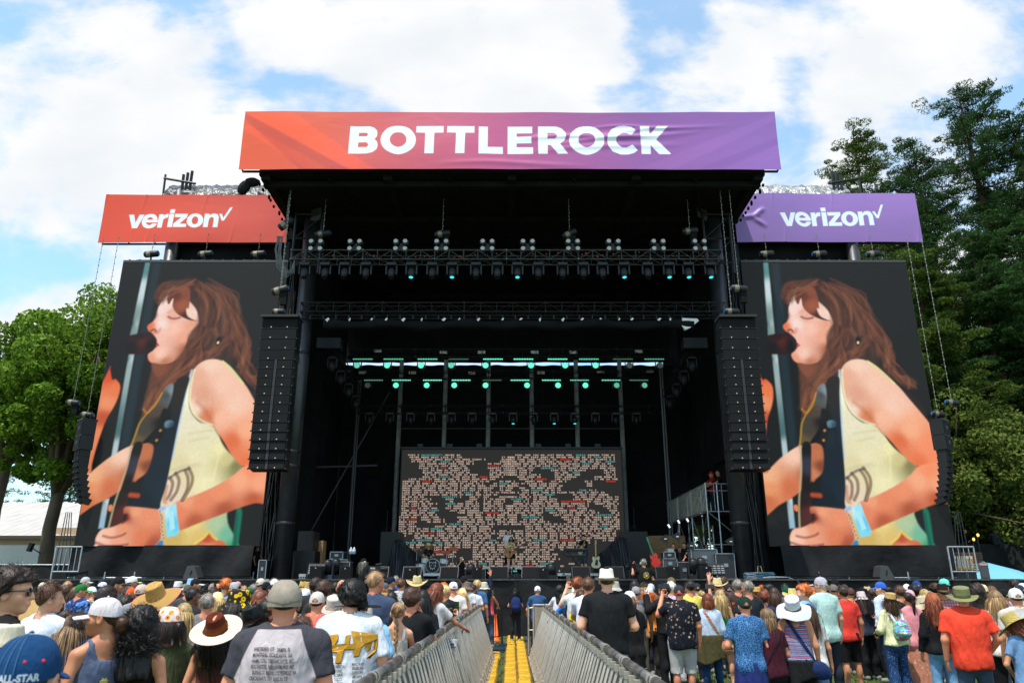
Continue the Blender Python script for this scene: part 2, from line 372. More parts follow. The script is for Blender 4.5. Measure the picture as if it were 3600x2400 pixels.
 for q_,r_ in (((632,530),26),((560,470),18),((600,400),14),((655,430),13),((450,300),16),((520,250),14),((700,540),12),((380,590),12),((590,560),16)):
  fw([(q_[0]+r_*.6*math.cos(t),q_[1]+r_*1.6*math.sin(t)) for t in np.linspace(0,6.28,9)[:-1]],'#221c19',soft=.16,alpha=.6)
 for q_ in ([(300,100),(380,180),(400,300)],[(420,130),(500,260),(520,360)],[(650,380),(680,470),(660,540)],[(470,330),(500,400),(470,470)],[(230,660),(210,720),(195,780)],[(330,520),(300,580),(260,640)]): lw(q_,'#a8704e',.12,soft=.12,alpha=.45,taper=True)
 lw([(190,780),(215,800),(235,770),(262,720),(285,660)],'#c98a30',.06,soft=.04,alpha=.8)
 fw([(492,380),(512,372),(520,400),(508,425),(494,410)],'#1d1a1a',soft=.06)
 fw([(500,402),(510,400),(512,412),(502,414)],'#e8d8b0',soft=.03)
 fw([(-8,380),(30,358),(80,354),(130,366),(158,395),(162,430),(140,460),(100,474),(40,472),(0,466)],[((60,380),'#231412'),((30,430),'#151010'),((75,400),'#5a2018'),((130,420),'#120e0e')],soft=.06)
 fw([(402,560),(412,620),(425,700),(450,780),(520,850),(600,870),(650,930),(720,1010),(840,1100),(860,1200),(820,1330),(840,1420),(930,1590),(500,1590),(470,1400),(430,1330),(425,1100),(410,850),(398,660)],
       [((420,700),'#fbfbd8'),((470,860),'#efeacb'),((600,950),'#efe9c4'),((680,1000),'#f6efb8'),((740,1060),'#d9cf94'),((800,1100),'#8f8a5a'),((550,1050),'#f2ebc2'),((650,1200),'#f7f0c0'),((500,1100),'#e6dcae'),((460,1250),'#f0dcc8'),((640,1420),'#f0dc8c'),((560,1500),'#d8b868'),((780,1430),'#b8d0a8'),((850,1480),'#7cc0a0'),((700,1500),'#e8c878'),((900,1560),'#4aa87c')],soft=.06)
 fw([(870,1330),(900,1350),(915,1420),(935,1590),(905,1590),(890,1480)],'#0f7a5a',soft=.06)
 lw([(880,1370),(900,1480),(925,1580)],'#103a58',.06,soft=.05,alpha=.7)
 lw([(640,905),(680,1000),(688,1100),(690,1190)],'#f8f4b8',.05,soft=.06,alpha=.7)
 for q in ([(480,920),(560,905),(640,895)],[(440,1120),(520,1100),(590,1085)],[(500,960),(600,940)],[(450,1160),(540,1110),(600,1100)]): lw(q,'#c9bf92',.04,soft=.08,alpha=.5)
 fw([(412,570),(425,535),(460,508),(510,500),(560,512),(610,545),(670,600),(730,650),(790,720),(850,790),(900,850),(940,900),(1000,980),(1010,1100),(930,1100),(840,1100),(760,1040),(690,960),(600,870),(545,850),(480,810),(445,760),(425,700),(414,640)],
       [((500,530),'#ffd8c0'),((450,600),'#f0b89c'),((500,700),'#e8ac90'),((600,640),'#ffd0b8'),((700,760),'#ffd2ba'),((800,900),'#ffb890'),((900,980),'#ff9c72'),((640,830),'#ffc4a4'),((560,820),'#e08a60'),((740,960),'#e87848'),((850,1080),'#f08050'),((950,1050),'#ff9a70'),((470,780),'#fce0c8')],soft=.05)
 lw([(480,740),(530,780),(575,830),(600,868)],'#c0683c',.10,soft=.12,alpha=.6)
 lw([(560,512),(610,545),(670,598),(708,635)],'#eaf0a0',.07,soft=.04)
 lw([(402,565),(400,660),(408,760),(416,900),(428,1060)],'#a8ccf0',.05,soft=.05)
 lw([(416,560),(420,640),(440,740),(490,815),(545,850),(600,868)],'#fbf6c8',.06,soft=.05)
 fw([(1010,1070),(930,1080),(846,1102),(800,1150),(740,1195),(660,1240),(590,1272),(520,1300),(500,1350),(540,1440),(580,1462),(680,1420),(780,1378),(880,1335),(960,1308),(1040,1290)],
       [((900,1130),'#ff9c70'),((960,1200),'#ffb088'),((850,1180),'#ffb48c'),((750,1250),'#f59a70'),((650,1310),'#f09068'),((560,1360),'#ee8e68'),((950,1290),'#c8623c'),((800,1350),'#b85a3c'),((650,1410),'#c0623e'),((580,1300),'#f7a880')],soft=.05)
 fw([(640,1590),(690,1545),(735,1500),(752,1468),(775,1490),(800,1512),(840,1520),(890,1560),(900,1600)],[((750,1510),'#c8542c'),((760,1560),'#f0a080'),((850,1570),'#e07040')],soft=.05,smooth=False)
 lw([(690,1535),(730,1500),(750,1468),(780,1498),(805,1512)],'#f4dc60',.06,soft=.05,smooth=False)
 for q in ([(470,1140),(500,1180),(505,1240),(485,1290)],[(520,1125),(548,1170),(560,1230),(548,1292)],[(445,1165),(470,1200),(470,1260),(455,1290)],[(535,1110),(570,1160),(576,1215),(552,1290)]):
  lw(q,'#4a3a58',.11,soft=.05); lw(q,'#b89a5a',.05,soft=.04)
 lw([(440,1170),(490,1130),(540,1115)],'#54405c',.07,soft=.06)
 fw([(432,1220),(450,1210),(456,1280),(470,1310),(440,1300)],'#d8a888',soft=.06)
 fw([(330,620),(398,600),(402,700),(408,860),(424,1050),(436,1200),(432,1300),(430,1345),(330,1335),(240,1325),(290,1280),(300,1180),(310,1050),(330,960),(355,860),(340,740)],[((370,700),'#2a2420'),((400,900),'#15222e'),((370,1100),'#1a2632'),((420,1250),'#1c2c3a'),((330,1300),'#14202a')],soft=.05)
 fw([(318,640),(330,720),(318,800),(300,860),(260,930),(232,968),(200,978),(178,984),(186,940),(184,880),(206,830),(246,780),(262,740),(280,660)],[((300,700),'#4a4a4a'),((270,800),'#57473a'),((220,900),'#4a4238'),((300,850),'#1a1412'),((200,960),'#6a5a3a'),((320,680),'#8a9aa0')],soft=.05)
 lw([(268,690),(250,760),(212,812),(190,862),(184,930),(178,985)],'#b8923c',.06,soft=.04)
 fw([(300,780),(350,800),(356,840),(330,880),(270,960),(238,968),(290,890)],'#14110f',soft=.05)
 fw([(332,852),(352,842),(378,850),(380,876),(350,886),(334,876)],[((345,858),'#6a8a9a'),((370,870),'#2a4a64')],soft=.04)
 for (x,y,r) in ((322,930,18),(300,985,16),(318,900,7),(312,955,7),(275,800,6),(240,850,6),(215,905,6)):
  fw([(x+r*math.cos(t),y+r*math.sin(t)) for t in np.linspace(0,6.28,9)[:-1]],('#15100e' if r>10 else '#c08a4a' if x>300 else '#31475a'),soft=.04)
 fw([(190,980),(240,975),(244,1080),(240,1180),(244,1300),(246,1400),(232,1430),(180,1445),(182,1300),(190,1150)],[((215,1000),'#18120f'),((215,1200),'#1c120f'),((205,1300),'#2a1814'),((235,1350),'#5a2420'),((235,1100),'#3a3a48')],soft=.05)
 lw([(178,985),(186,1100),(180,1200),(174,1320),(178,1450)],'#b8b490',.06,soft=.04)
 lw([(250,1262),(292,1266)],'#b8502c',.18,soft=.05,smooth=False)
 fw([(252,980),(300,985),(312,1050),(306,1130),(270,1170),(248,1180),(246,1060)],[((270,1040),'#c87a50'),((300,1100),'#8a4a30'),((258,1150),'#d08860')],soft=.06)
 fw([(145,1322),(160,1318),(170,1335),(164,1355),(148,1345)],'#f08a58',soft=.04)
 fw([(240,1330),(300,1330),(380,1338),(440,1350),(465,1400),(485,1470),(480,1530),(440,1560),(380,1590),(120,1590),(128,1540),(122,1505),(132,1470),(150,1452),(190,1445),(235,1425),(268,1400),(262,1370),(240,1365)],
       [((300,1360),'#f7a880'),((400,1400),'#f29a72'),((180,1465),'#ffc4a8'),((150,1500),'#ffd0b8'),((160,1550),'#ffc8b0'),((260,1450),'#f2a27c'),((380,1500),'#e8865c'),((450,1540),'#b85a40'),((250,1540),'#f5ac8a'),((262,1385),'#a04028')],soft=.05)
 lw([(160,1492),(210,1502),(262,1490),(280,1478)],'#8c2c34',.06,soft=.06)
 lw([(132,1530),(190,1548),(250,1548),(310,1540)],'#7a2848',.06,soft=.06)
 lw([(262,1385),(272,1395),(250,1420)],'#7a2418',.06,soft=.05)
 for (x,y) in ((440,1352),(452,1375),(462,1398),(472,1420),(478,1443),(486,1466),(494,1488),(504,1505)):
  fw([(x+10*math.cos(t),y+9*math.sin(t)) for t in np.linspace(0,6.28,9)[:-1]],'#d8c8a8',soft=.04); fw([(x+4*math.cos(t),y+4*math.sin(t)) for t in np.linspace(0,6.28,7)[:-1]],'#8a4a4a',soft=.03)
 fw([(462,1340),(520,1308),(545,1380),(580,1462),(575,1490),(520,1500),(498,1440)],[((500,1340),'#9ceafc'),((540,1420),'#6ad4f4'),((520,1480),'#8ce4fa'),((480,1350),'#d0f4ff')],soft=.04,smooth=False)
 fw([(492,1362),(515,1352),(552,1450),(528,1462)],'#b4f0fc',soft=.03,smooth=False)
 fw([(430,1340),(460,1325),(468,1345),(440,1352)],'#a8c8f0',soft=.04)
 fw([(455,1590),(478,1530),(505,1520),(510,1590)],'#3a8ac0',soft=.05)
 return p
pt=paint_singer()
gr=np.random.RandomState(5); q_=gr.normal(0,1,(300,500)); q_=sum(np.roll(np.roll(q_,i,0),j,1) for i in range(3) for j in range(3))/3; pt.c*=(1+.02*q_.ravel()+.018*gr.normal(0,1,len(pt.X)))[:,None]; pt.c=np.clip(pt.c,0,1)**1.06
SCR=attrmat('screen_image',emis=.93,rough=.55,spec=.2)
scr_me=pt.mesh('picture',SCR,SX0,SZ0)
def screen(x0,label):
 t=thing('led_screen',label,'screen',(x0,SD,SZ0),group='big side screens')
 obj('picture',scr_me,t,(0,-.012,0))
 W=SX1-SX0; H=SZ1-SZ0
 b=MB(); b.bx(-.03,W+.03,0,.22,-.02,H+.02); b.build('cabinet',BLKP,t)
 b=MB(); b.bx(-.02,W+.02,-.02,.24,H+.03,H+.13)
 for i in range(14): b.bx(.2+i*.48,.26+i*.48,.02,.2,H+.13,H+.19)
 b.build('header_bar',mat('header_grey',(.05,.05,.05),.6),t)
 return t
screen(-17.9,'tall video screen on the left of the stage under the red banner, showing a singer')
screen(SX0,'tall video screen on the right of the stage under the purple banner, showing a singer')
BANM=attrmat('printed_banner',rough=.42,bump=.25,bsc=1.2,spec=.35)
def bz(p,x0,z0,amp):   # cloth ripples as depth
 X,Z=p.X,p.Z; r=np.random.RandomState(int(abs(x0)*10)+3); d=np.zeros(len(X))
 for i in range(8):
  k=r.uniform(.5,2.2); th=r.uniform(0,6.28); d+=amp/(1+i*.4)*np.sin(k*(X*math.cos(th)*1.0+Z*math.sin(th)*.8)+r.uniform(0,6.28))
 return d
def ray_fill(p,poly,k,mapf):   # lighter or darker printed rays
 q=np.array([mapf(*a) for a in poly]); idx=p.sel(q,.1); d,ins,_=p.segd(idx,q); m=np.clip(np.where(ins,d,-d)/.05*.5+.5,0,1)[:,None]
 p.c[idx]=p.c[idx]*(1-m)+np.clip(p.c[idx]*k,0,1)*m
def main_banner():
 Y=27.0; a=P(838,597,Y); b=P(2748,593,Y); z1=P(1790,394,Y).z; z0=(a.z+b.z)/2; x0,x1=a.x,b.x
 p=Paint(x0,x1,z0,z1,1250,150,(0,0,0))
 g=lambda x,y:(lambda q:(q.x,q.z))(P(x,y,Y))
 t=(p.X-x0)/(x1-x0)
 stops=[(0,'#e85a36'),(.15,'#e25c42'),(.3,'#ce5a66'),(.45,'#bd557e'),(.6,'#a6568e'),(.75,'#915a9c'),(1,'#9468b2')]
 cols=np.array([lin(c) for _,c in stops]); ts=[s for s,_ in stops]
 for k in range(3): p.c[:,k]=np.interp(t,ts,cols[:,k])
 h=(p.Z-z0)/(z1-z0); p.c*=(1.0+.12*(.5-np.abs(h-.45)))[:,None]
 m1=lambda x,y:g(800+x/1.176,350+y/1.176)
 ray_fill(p,[(75,58),(270,58),(610,290),(505,290)],np.array([1.28,1.05,.8]),m1)
 ray_fill(p,[(75,85),(75,58),(505,290),(300,290)],np.array([.82,.75,.95]),m1)
 ray_fill(p,[(75,130),(75,100),(420,290),(330,290)],np.array([1.15,1.1,1.0]),m1)
 ray_fill(p,[(1850,285),(2258,90),(2258,60),(1700,285)],np.array([1.12,1.1,1.08]),m1)
 ray_fill(p,[(2050,285),(2285,180),(2280,150),(1950,285)],np.array([.88,.88,.92]),m1)
 wc='#eef4f8'; A=lambda x,y:g(1200+x/3.92,430+y/3.92); Bm=lambda x,y:g(1780+x/3.92,430+y/3.92)
 sm=.022
 ell=lambda cx_,cy_,rx,ry,n=28:[(cx_+rx*math.cos(t_),cy_+ry*math.sin(t_)*(1+.02*math.sin(5*t_))) for t_ in np.linspace(0,2*math.pi,n+1)[:-1]]
 p.fill([(126,58),(250,62),(390,60),(450,78),(490,115),(498,160),(490,200),(457,235),(490,270),(502,320),(485,375),(430,415),(350,433),(230,436),(95,432),(104,300),(118,160)],wc,sm,False,mapf=A,holes=[[(245,148),(350,148),(374,170),(350,198),(238,198)],[(234,280),(350,278),(376,312),(350,347),(227,347)]])
 p.fill(ell(785,247,243,197),wc,sm,False,mapf=A,holes=[ell(784,243,116,103)])
 for dx in (0,425): p.fill([(1038,58),(1410,56),(1408,147),(1283,148),(1278,240),(1270,434),(1145,434),(1155,260),(1157,148),(1032,145)],wc,sm,False,mapf=lambda x,y:A(x+dx,y))
 p.fill([(1895,60),(2018,60),(2018,200),(2016,343),(2224,343),(2226,438),(1890,435),(1893,250)],wc,sm,False,mapf=A)
 p.fill([(20,60),(356,62),(356,152),(142,154),(140,202),(345,203),(345,290),(143,292),(140,346),(368,347),(368,438),(18,438)],wc,sm,False,mapf=Bm)
 p.fill([(438,60),(690,60),(760,85),(810,135),(822,190),(800,250),(738,297),(850,435),(715,438),(608,315),(570,315),(570,438),(443,438),(438,250)],wc,sm,False,mapf=Bm,holes=[[(562,148),(660,146),(697,175),(697,205),(670,230),(567,232)]])
 p.fill(ell(1108,246,243,200),wc,sm,False,mapf=Bm,holes=[ell(1108,243,116,104)])
 p.fill([(1784,105),(1720,170),(1660,145),(1600,145),(1545,175),(1515,220),(1517,270),(1545,315),(1600,347),(1660,348),(1740,312),(1812,382),(1760,420),(1680,442),(1580,442),(1470,400),(1410,330),(1392,240),(1405,160),(1450,90),(1540,52),(1620,46),(1720,60)],wc,sm,False,mapf=Bm)
 p.fill([(1842,52),(1966,52),(1976,168),(2082,50),(2224,50),(2067,232),(2270,422),(2264,432),(2112,432),(1990,313),(1992,432),(1868,432),(1855,250)],wc,sm,False,mapf=Bm)
 d=bz(p,x0,z0,.02)
 for (xa,ya,xb,yb,wd,am) in ((1780,495,2400,470,.12,.07),(1900,520,2480,450,.10,.06),(1850,540,2420,495,.14,.06),(2080,480,2560,430,.10,.05),(2050,455,2400,440,.08,.04),(1500,580,2100,575,.12,.04)):
  a=np.array(g(xa,ya));b=np.array(g(xb,yb)); e=b-a; L2=e@e; t_=((p.X-a[0])*e[0]+(p.Z-a[1])*e[1])/L2; dd=((p.X-a[0])*e[1]-(p.Z-a[1])*e[0])/math.sqrt(L2)+.12*np.sin(t_*5)
  d-=.6*am*np.exp(-(dd/wd)**2)*np.clip(np.sin(np.clip(t_,0,1)*math.pi),0,1)
 t=thing('stage_banner','wide red to purple banner across the stage roof reading BOTTLEROCK','banner',(x0,Y,z0))
 obj('printed_cloth',p.mesh('printed_cloth',BANM,x0,z0,d),t)
 b=MB(); W=x1-x0;H=z1-z0
 b.bx(.05,W-.05,.26,.34,.03,.1); b.bx(.05,W-.05,.26,.34,H-.12,H-.05);
 for i in range(16): b.bx(.05+i*(W-.1)/15-.03,.05+i*(W-.1)/15+.03,.26,.32,.1,H-.12)
 b.build('frame',BLKM,t)
 return x0,x1,z0,z1
BX0,BX1,BZ0,BZ1=main_banner()
def small_banner(sgn,label):
 Y=31.8
 if sgn<0: xa,xb=P(343,853,Y).x,-10.6; zz0,zz1=P(600,853,Y).z,P(600,684,Y).z
 else: xa,xb=10.6,P(3247,848,Y).x; zz0,zz1=P(2900,850,Y).z,P(2900,680,Y).z
 p=Paint(xa,xb,zz0,zz1,560,150,(0,0,0)); t=(p.X-xa)/(xb-xa); h=(p.Z-zz0)/(zz1-zz0)
 c0,c1=((lin('#e04c30'),lin('#d25244')) if sgn<0 else (lin('#9070b4'),lin('#9872b6')))
 p.c[:]=np.array(c0)*(1-t[:,None])+np.array(c1)*t[:,None]
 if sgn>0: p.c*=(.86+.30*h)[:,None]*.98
 wc='#e6eef4'
 if sgn<0:
  g=lambda x,y:(lambda q:(q.x,q.z))(P(440+x/5.88,710+y/5.88,Y))
  V=[[(80,262),(182,262),(210,435),(298,262),(396,262),(244,542),(140,542)],[(708,256),(800,256),(793,300),(830,262),(880,248),(900,250),(886,326),(840,330),(790,360),(778,420),(757,535),(663,535)],[(938,152),(1034,152),(1022,230),(926,230)],[(918,248),(1016,248),(972,526),(874,526)],[(1038,248),(1300,248),(1284,320),(1126,458),(1272,460),(1264,527),(993,526),(1003,455),(1170,318),(1030,316)],
           [(1655,246),(1746,246),(1742,286),(1790,250),(1850,238),(1910,256),(1938,310),(1932,370),(1910,527),(1813,527),(1836,370),(1830,325),(1790,310),(1745,340),(1730,390),(1710,528),(1613,528)],[(1945,246),(2000,246),(2028,332),(2168,106),(2218,106),(2040,387),(1998,387)]]
  e=([(660,422),(440,425),(455,465),(500,484),(545,470),(562,452),(654,454),(610,510),(550,540),(470,546),(390,520),(348,450),(352,380),(390,300),(450,260),(540,248),(610,262),(655,310),(668,370)],[[(455,364),(485,325),(530,312),(562,330),(574,362)]])
  o=([(1450+168*math.cos(a)-14*math.sin(a),390+148*math.sin(a)) for a in np.linspace(0,6.28,25)[:-1]],[[(1450+67*math.cos(a)-8*math.sin(a),388+84*math.sin(a)) for a in np.linspace(0,6.28,19)[:-1]]])
 else:
  g=lambda x,y:(lambda q:(q.x,q.z))(P(2720+x/5.88,700+y/5.88,Y))
  V=[[(120,288),(224,283),(308,458),(346,278),(443,275),(376,558),(272,560)],[(765,272),(862,268),(866,312),(900,270),(965,263),(976,342),(920,345),(886,385),(890,440),(906,550),(808,552)],[(970,168),(1072,165),(1084,243),(984,246)],[(990,264),(1090,262),(1130,546),(1032,548)],[(1112,264),(1376,262),(1385,325),(1266,474),(1416,472),(1424,545),(1153,547),(1146,480),(1268,332),(1124,333)],
           [(1732,260),(1828,260),(1832,298),(1870,258),(1930,248),(1990,265),(2035,320),(2050,360),(2082,541),(1984,541),(1956,372),(1930,325),(1880,325),(1850,355),(1856,420),(1876,542),(1778,545)],[(2028,260),(2080,260),(2138,338),(2206,120),(2254,120),(2168,398),(2126,400)]]
  e=([(770,436),(545,440),(570,480),(620,496),(662,488),(680,466),(772,466),(752,520),(700,556),(620,564),(530,530),(460,460),(440,385),(458,310),(510,270),(590,262),(670,285),(730,340)],[[(536,382),(550,345),(590,328),(630,345),(660,380)]])
  o=([(1572+170*math.cos(a)+18*math.sin(a),402+152*math.sin(a)) for a in np.linspace(0,6.28,25)[:-1]],[[(1571+70*math.cos(a)+12*math.sin(a),402+86*math.sin(a)) for a in np.linspace(0,6.28,19)[:-1]]])
 for q in V: p.fill(q,wc,.02,False,mapf=g)
 p.fill(e[0],wc,.02,True,mapf=g,holes=e[1]); p.fill(o[0],wc,.02,True,mapf=g,holes=o[1])
 d=bz(p,xa,zz0,.022)
 r=np.random.RandomState(4)
 for i in range(9):   # gathers at the hems
  xc=r.uniform(xa,xb); top=i%2; d-=.022*np.exp(-((p.X-xc-(h-top)*.4*(1 if i%3 else -1))/.06)**2)*np.exp(-np.abs(h-top)*3.5)
 if sgn>0:
  for (ax_,ay_,bx_,by_) in ((2590,765,2680,755),(2640,760,2700,800),(2650,758,2690,730)):
   a=np.array(g((ax_-2720)*5.88,(ay_-700)*5.88)); b=np.array(g((bx_-2720)*5.88,(by_-700)*5.88)); ee=b-a;L2=ee@ee; t_=((p.X-a[0])*ee[0]+(p.Z-a[1])*ee[1])/L2; dd=((p.X-a[0])*ee[1]-(p.Z-a[1])*ee[0])/math.sqrt(L2)
   d-=.07*np.exp(-(dd/.12)**2)*np.clip(np.sin(np.clip(t_,0,1)*3.14),0,1)
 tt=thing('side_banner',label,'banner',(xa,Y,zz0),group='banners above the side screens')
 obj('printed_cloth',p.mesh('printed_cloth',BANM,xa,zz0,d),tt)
 b=MB(); W=xb-xa;H=zz1-zz0; b.bx(.04,W-.04,.26,.34,.03,.1); b.bx(.04,W-.04,.26,.34,H-.12,H-.05);
 for i in range(8): b.bx(.06+i*(W-.16)/7-.02,.06+i*(W-.16)/7+.02,.26,.32,.1,H-.12)
 b.build('frame',BLKM,tt)
small_banner(-1,'red banner over the left screen with white verizon lettering')
small_banner(1,'purple banner over the right screen with white verizon lettering')
# ================= the stage =================
DZ=1.83
GRY=mat('dark_grey_paint',(.045,.046,.05),.55,var=.3,scale=3,bump=.2,bscale=12)
COL=mat('column_sleeve',(.022,.023,.027),.42,var=.35,scale=2,bump=.35,bscale=6,spec=.6,bd=.03)
LOOM=mat('charcoal_scrim',(.013,.013,.014),.85,var=.35,scale=1.5,bump=.6,bscale=2.2,bd=.08,spec=.25)
WOOD=mat('plywood',hx('#a88458',.8),.75,var=.25,scale=3,stretch=(1,1,6))
DKW=mat('stained_boards',hx('#6a4a30',.7),.7,var=.4,scale=6,stretch=(1,1,8))
def cloth_sheet(name,x0,x1,z0,z1,y,m,amp=.06,n=(80,14),k=1.0,parent=None,seed=1,bow=0):
 r=np.random.RandomState(seed); X,Z=np.meshgrid(np.linspace(x0,x1,n[0]),np.linspace(z0,z1,n[1]),indexing='ij'); X=X.ravel();Z=Z.ravel(); D=np.zeros(len(X))
 for i in range(10):
  kx=r.uniform(.4,3.2)*k; kz=r.uniform(-1.6,1.6)*k; D+=amp/(1+.3*i)*np.sin(kx*X+kz*Z+r.uniform(0,6.28))
 V=np.stack([X,y+D,Z],1)
 if parent is not None: V-=np.array(wloc(parent))
 i=np.arange((n[0]-1)*(n[1]-1)); a=(i//(n[1]-1))*n[1]+i%(n[1]-1)
 me=rawmesh(name,V,np.stack([a,a+n[1],a+n[1]+1,a+1],1),m); return obj(name,me,parent)
t=thing('stage_deck','long black stage deck with a black cloth skirt down to the grass','stage',(0,27,0))
b=MB(); b.bx(-17.5,17.5,27,31.4,DZ-.2,DZ); b.bx(-20.6,20.6,31.4,44.5,DZ-.21,DZ-.004)
for i in range(30): b.bx(-17.3+i*1.19,-17.2+i*1.19,27.3,27.4,0,DZ-.2)
b.build('platform',BLKM,t,world=True)
o=cloth_sheet('skirt',-17.55,17.55,0,DZ-.02,26.93,LOOM,.045,(260,14),1.4,t,3)
b=MB(); b.bx(-17.5,17.5,26.86,26.98,DZ-.03,DZ+.012); b.build('front_edge',mat('edge_grey',(.06,.055,.05),.8,var=.4,scale=7),t,world=True)
cloth_sheet('side_skirt',17.5,20.6,0,DZ-.02,31.35,LOOM,.03,(40,10),1.4,t,5)
t=thing('stage_roof','black flat roof canopy over the stage behind the wide banner','roof',(0,35,17.75))
b=MB(); b.bx(-10.6,10.6,27.5,44.2,17.95,20.3); b.build('canopy',BLK,t,world=True)
b=MB()
for x in (-10.3,-5.2,0,5.2,10.3): b.bx(x-.18,x+.18,27.45,44,17.70,17.94)
for y in (28,31.2,34.5,38,41,43.8): b.bx(-10.5,10.5,y-.15,y+.15,17.62,17.86)
for x in (-7.7,-2.6,2.6,7.7): b.tube([(x,27.6,17.8),(x+2.3,35,17.8),(x,43,17.8)],.05)
b.build('roof_beams',BLK,t,world=True)
rr=random.Random(4)
b=MB()
for s in (-1,1):
 for k in range(9):
  y=28+k*.5+rr.uniform(-.2,.2); b.ell((s*10.68,y,17.8+rr.uniform(-.08,.05)),(.06,.1,rr.uniform(.05,.14)),6,5)
b.ell((-11.15,27.5,17.35),(.26,.2,.36),8,6,Matrix.Rotation(.5,3,'Y')); b.ell((-10.85,27.5,17.6),(.35,.2,.2),8,6)
b.build('edge_lashings',BLK,t,world=True)
t=thing('back_drape','black drape closing the back of the stage behind the word screen','drape',(0,43,DZ))
cloth_sheet('cloth',-10.2,10.2,DZ,14.1,43.0,BLK,.05,(120,8),2,t,8)
t=thing('roof_drape','black drape hanging from the rear roof edge above the bright gap','drape',(0,43,14.5))
cloth_sheet('cloth',-10.3,10.3,14.35,17.9,43.3,BLK,.04,(100,5),2,t,9)
t=thing('side_drape','tall black drape on the left side of the stage','drape',(-10,31,DZ),group='black stage drapes')
b=MB();
def wallx(x,y0,y1,z0,z1,m,par,amp=.08,seed=1):
 r=np.random.RandomState(seed); n=(60,6); Y,Z=np.meshgrid(np.linspace(y0,y1,n[0]),np.linspace(z0,z1,n[1]),indexing='ij'); Y=Y.ravel();Z=Z.ravel()
 D=sum(amp/(1+i*.4)*np.sin(r.uniform(1,5)*Y+r.uniform(0,6)) for i in range(6))
 V=np.stack([x+D,Y,Z],1)-np.array(wloc(par)); i=np.arange((n[0]-1)*(n[1]-1)); a=(i//(n[1]-1))*n[1]+i%(n[1]-1)
 return obj('cloth',rawmesh('cloth',V,np.stack([a,a+n[1],a+n[1]+1,a+1],1),m),par)
wallx(-10.0,32.2,43,DZ,17.8,BLK,t,seed=2)
t=thing('side_drape','black drape high on the right side of the stage above the scaffold','drape',(10,31,7),group='black stage drapes')
wallx(10.0,32.2,43,7.2,17.8,BLK,t,seed=4)
t=thing('back_drape','black drape behind the scaffold platform beside the right screen','drape',(15,45,0))
cloth_sheet('cloth',11.9,19,0,17,45.5,BLK,.1,(40,6),1.5,t,10)
cloth_sheet('cloth',9.6,12,6.6,17,45.5,BLK,.1,(20,6),1.5,t,10)
for s,tx,lab,tm in ((-1,-17.05,'black draped wing tower behind the left screen with tarpaulin on top',mat('black_tarp',(.05,.052,.055),.35,bump=.9,bscale=2.5,bd=.15,var=.4,scale=2)),(1,16.6,'black draped wing tower behind the right screen with silver tarpaulin on top',mat('silver_tarp',(.35,.35,.34),.28,metal=.4,bump=1,bscale=3,bd=.2,var=.5,scale=2))):
 t=thing('wing_tower',lab,'tower',(s*13.5,34,DZ),group='wings beside the stage')
 b=MB(); b.bx(s*10.15,s*16.4,32.5,37.5,DZ,19.7); b.build('drape',BLK,t,world=True)
 b=MB(); b.tube([(s*16.1,32.15,DZ),(s*16.1,32.15,19.6)],.30,14); b.tube([(s*10.7,32.6,DZ),(s*10.7,32.6,17.2)],.2,10); b.build('column',COL,t,world=True,smooth=True)
 n=(50,10); U,W_=np.meshgrid(np.linspace(0,1,50),np.linspace(0,1,10),indexing='ij'); r=np.random.RandomState(6)
 X=s*(10.7+(abs(tx)-10.7)*U.ravel()); Z=19.45+1.25*W_.ravel()+r.normal(0,.03,500); Y=32.3+.9*W_.ravel()**2+r.normal(0,.05,500)
 i=np.arange(49*9); a=(i//9)*10+i%9
 obj('tarpaulin',rawmesh('tarpaulin',np.stack([X,Y,Z],1)-np.array(wloc(t)),np.stack([a,a+10,a+11,a+1],1),tm),t)
 b=MB()
 for k in range(3): b.tube([(s*(15.9+k*.18),32.6,19.5),(s*(15.85+k*.2),32.5,21.1-.1*k)],.07,6)
 b.tube([(s*15.6,32.5,20.4),(s*17.2,32.5,20.7)],.06,6); b.tube([(s*17.1,32.5,19.4),(s*17.15,32.5,20.9)],.05,6)
 b.build('scaffold_heads',BLKM,t,world=True)
 t=thing('screen_skirt','crumpled black cloth hanging below the %s screen'%('left' if s<0 else 'right'),'cloth',(s*14,31.4,DZ),group='black cloths under the screens')
 x0,x1=(-17.95,-10.5) if s<0 else (10.9,18.0)
 cloth_sheet('cloth',x0,x1,DZ+.12,3.16,31.38,LOOM,.09,(110,18),1.1,t,13+s)
 b=MB()
 for k in range(7): b.tube([(x0+.3+k*1.2,31.45,DZ),(x0+.3+k*1.2,31.45,DZ+.3)],.03,6)
 b.tube([(x0,31.5,DZ+.07),(x1,31.5,DZ+.07)],.03,6); b.build('base_rail',STEEL,t,world=True)
 xg=P(225,2030,31).x if s<0 else P(3395,2030,31).x
 t=thing('guard_rail','short silver guard rail at the %s end of the stage deck'%('left' if s<0 else 'right'),'railing',(xg,31,DZ),group='guard rails on the deck')
 b=MB(); hw=.52
 b.tube([(-hw,0,0),(-hw,0,1.25)],.035,8); b.tube([(hw,0,.28),(hw,0,1.25)],.03,8); b.tube([(-hw,0,1.25),(hw,0,1.25)],.035,8); b.tube([(-hw,0,.3),(hw,0,.3)],.03,8)
 for k in range(1,5): b.tube([(-hw+k*2*hw/5,0,.3),(-hw+k*2*hw/5,0,1.25)],.014,6)
 b.build('rails',STEEL,t)
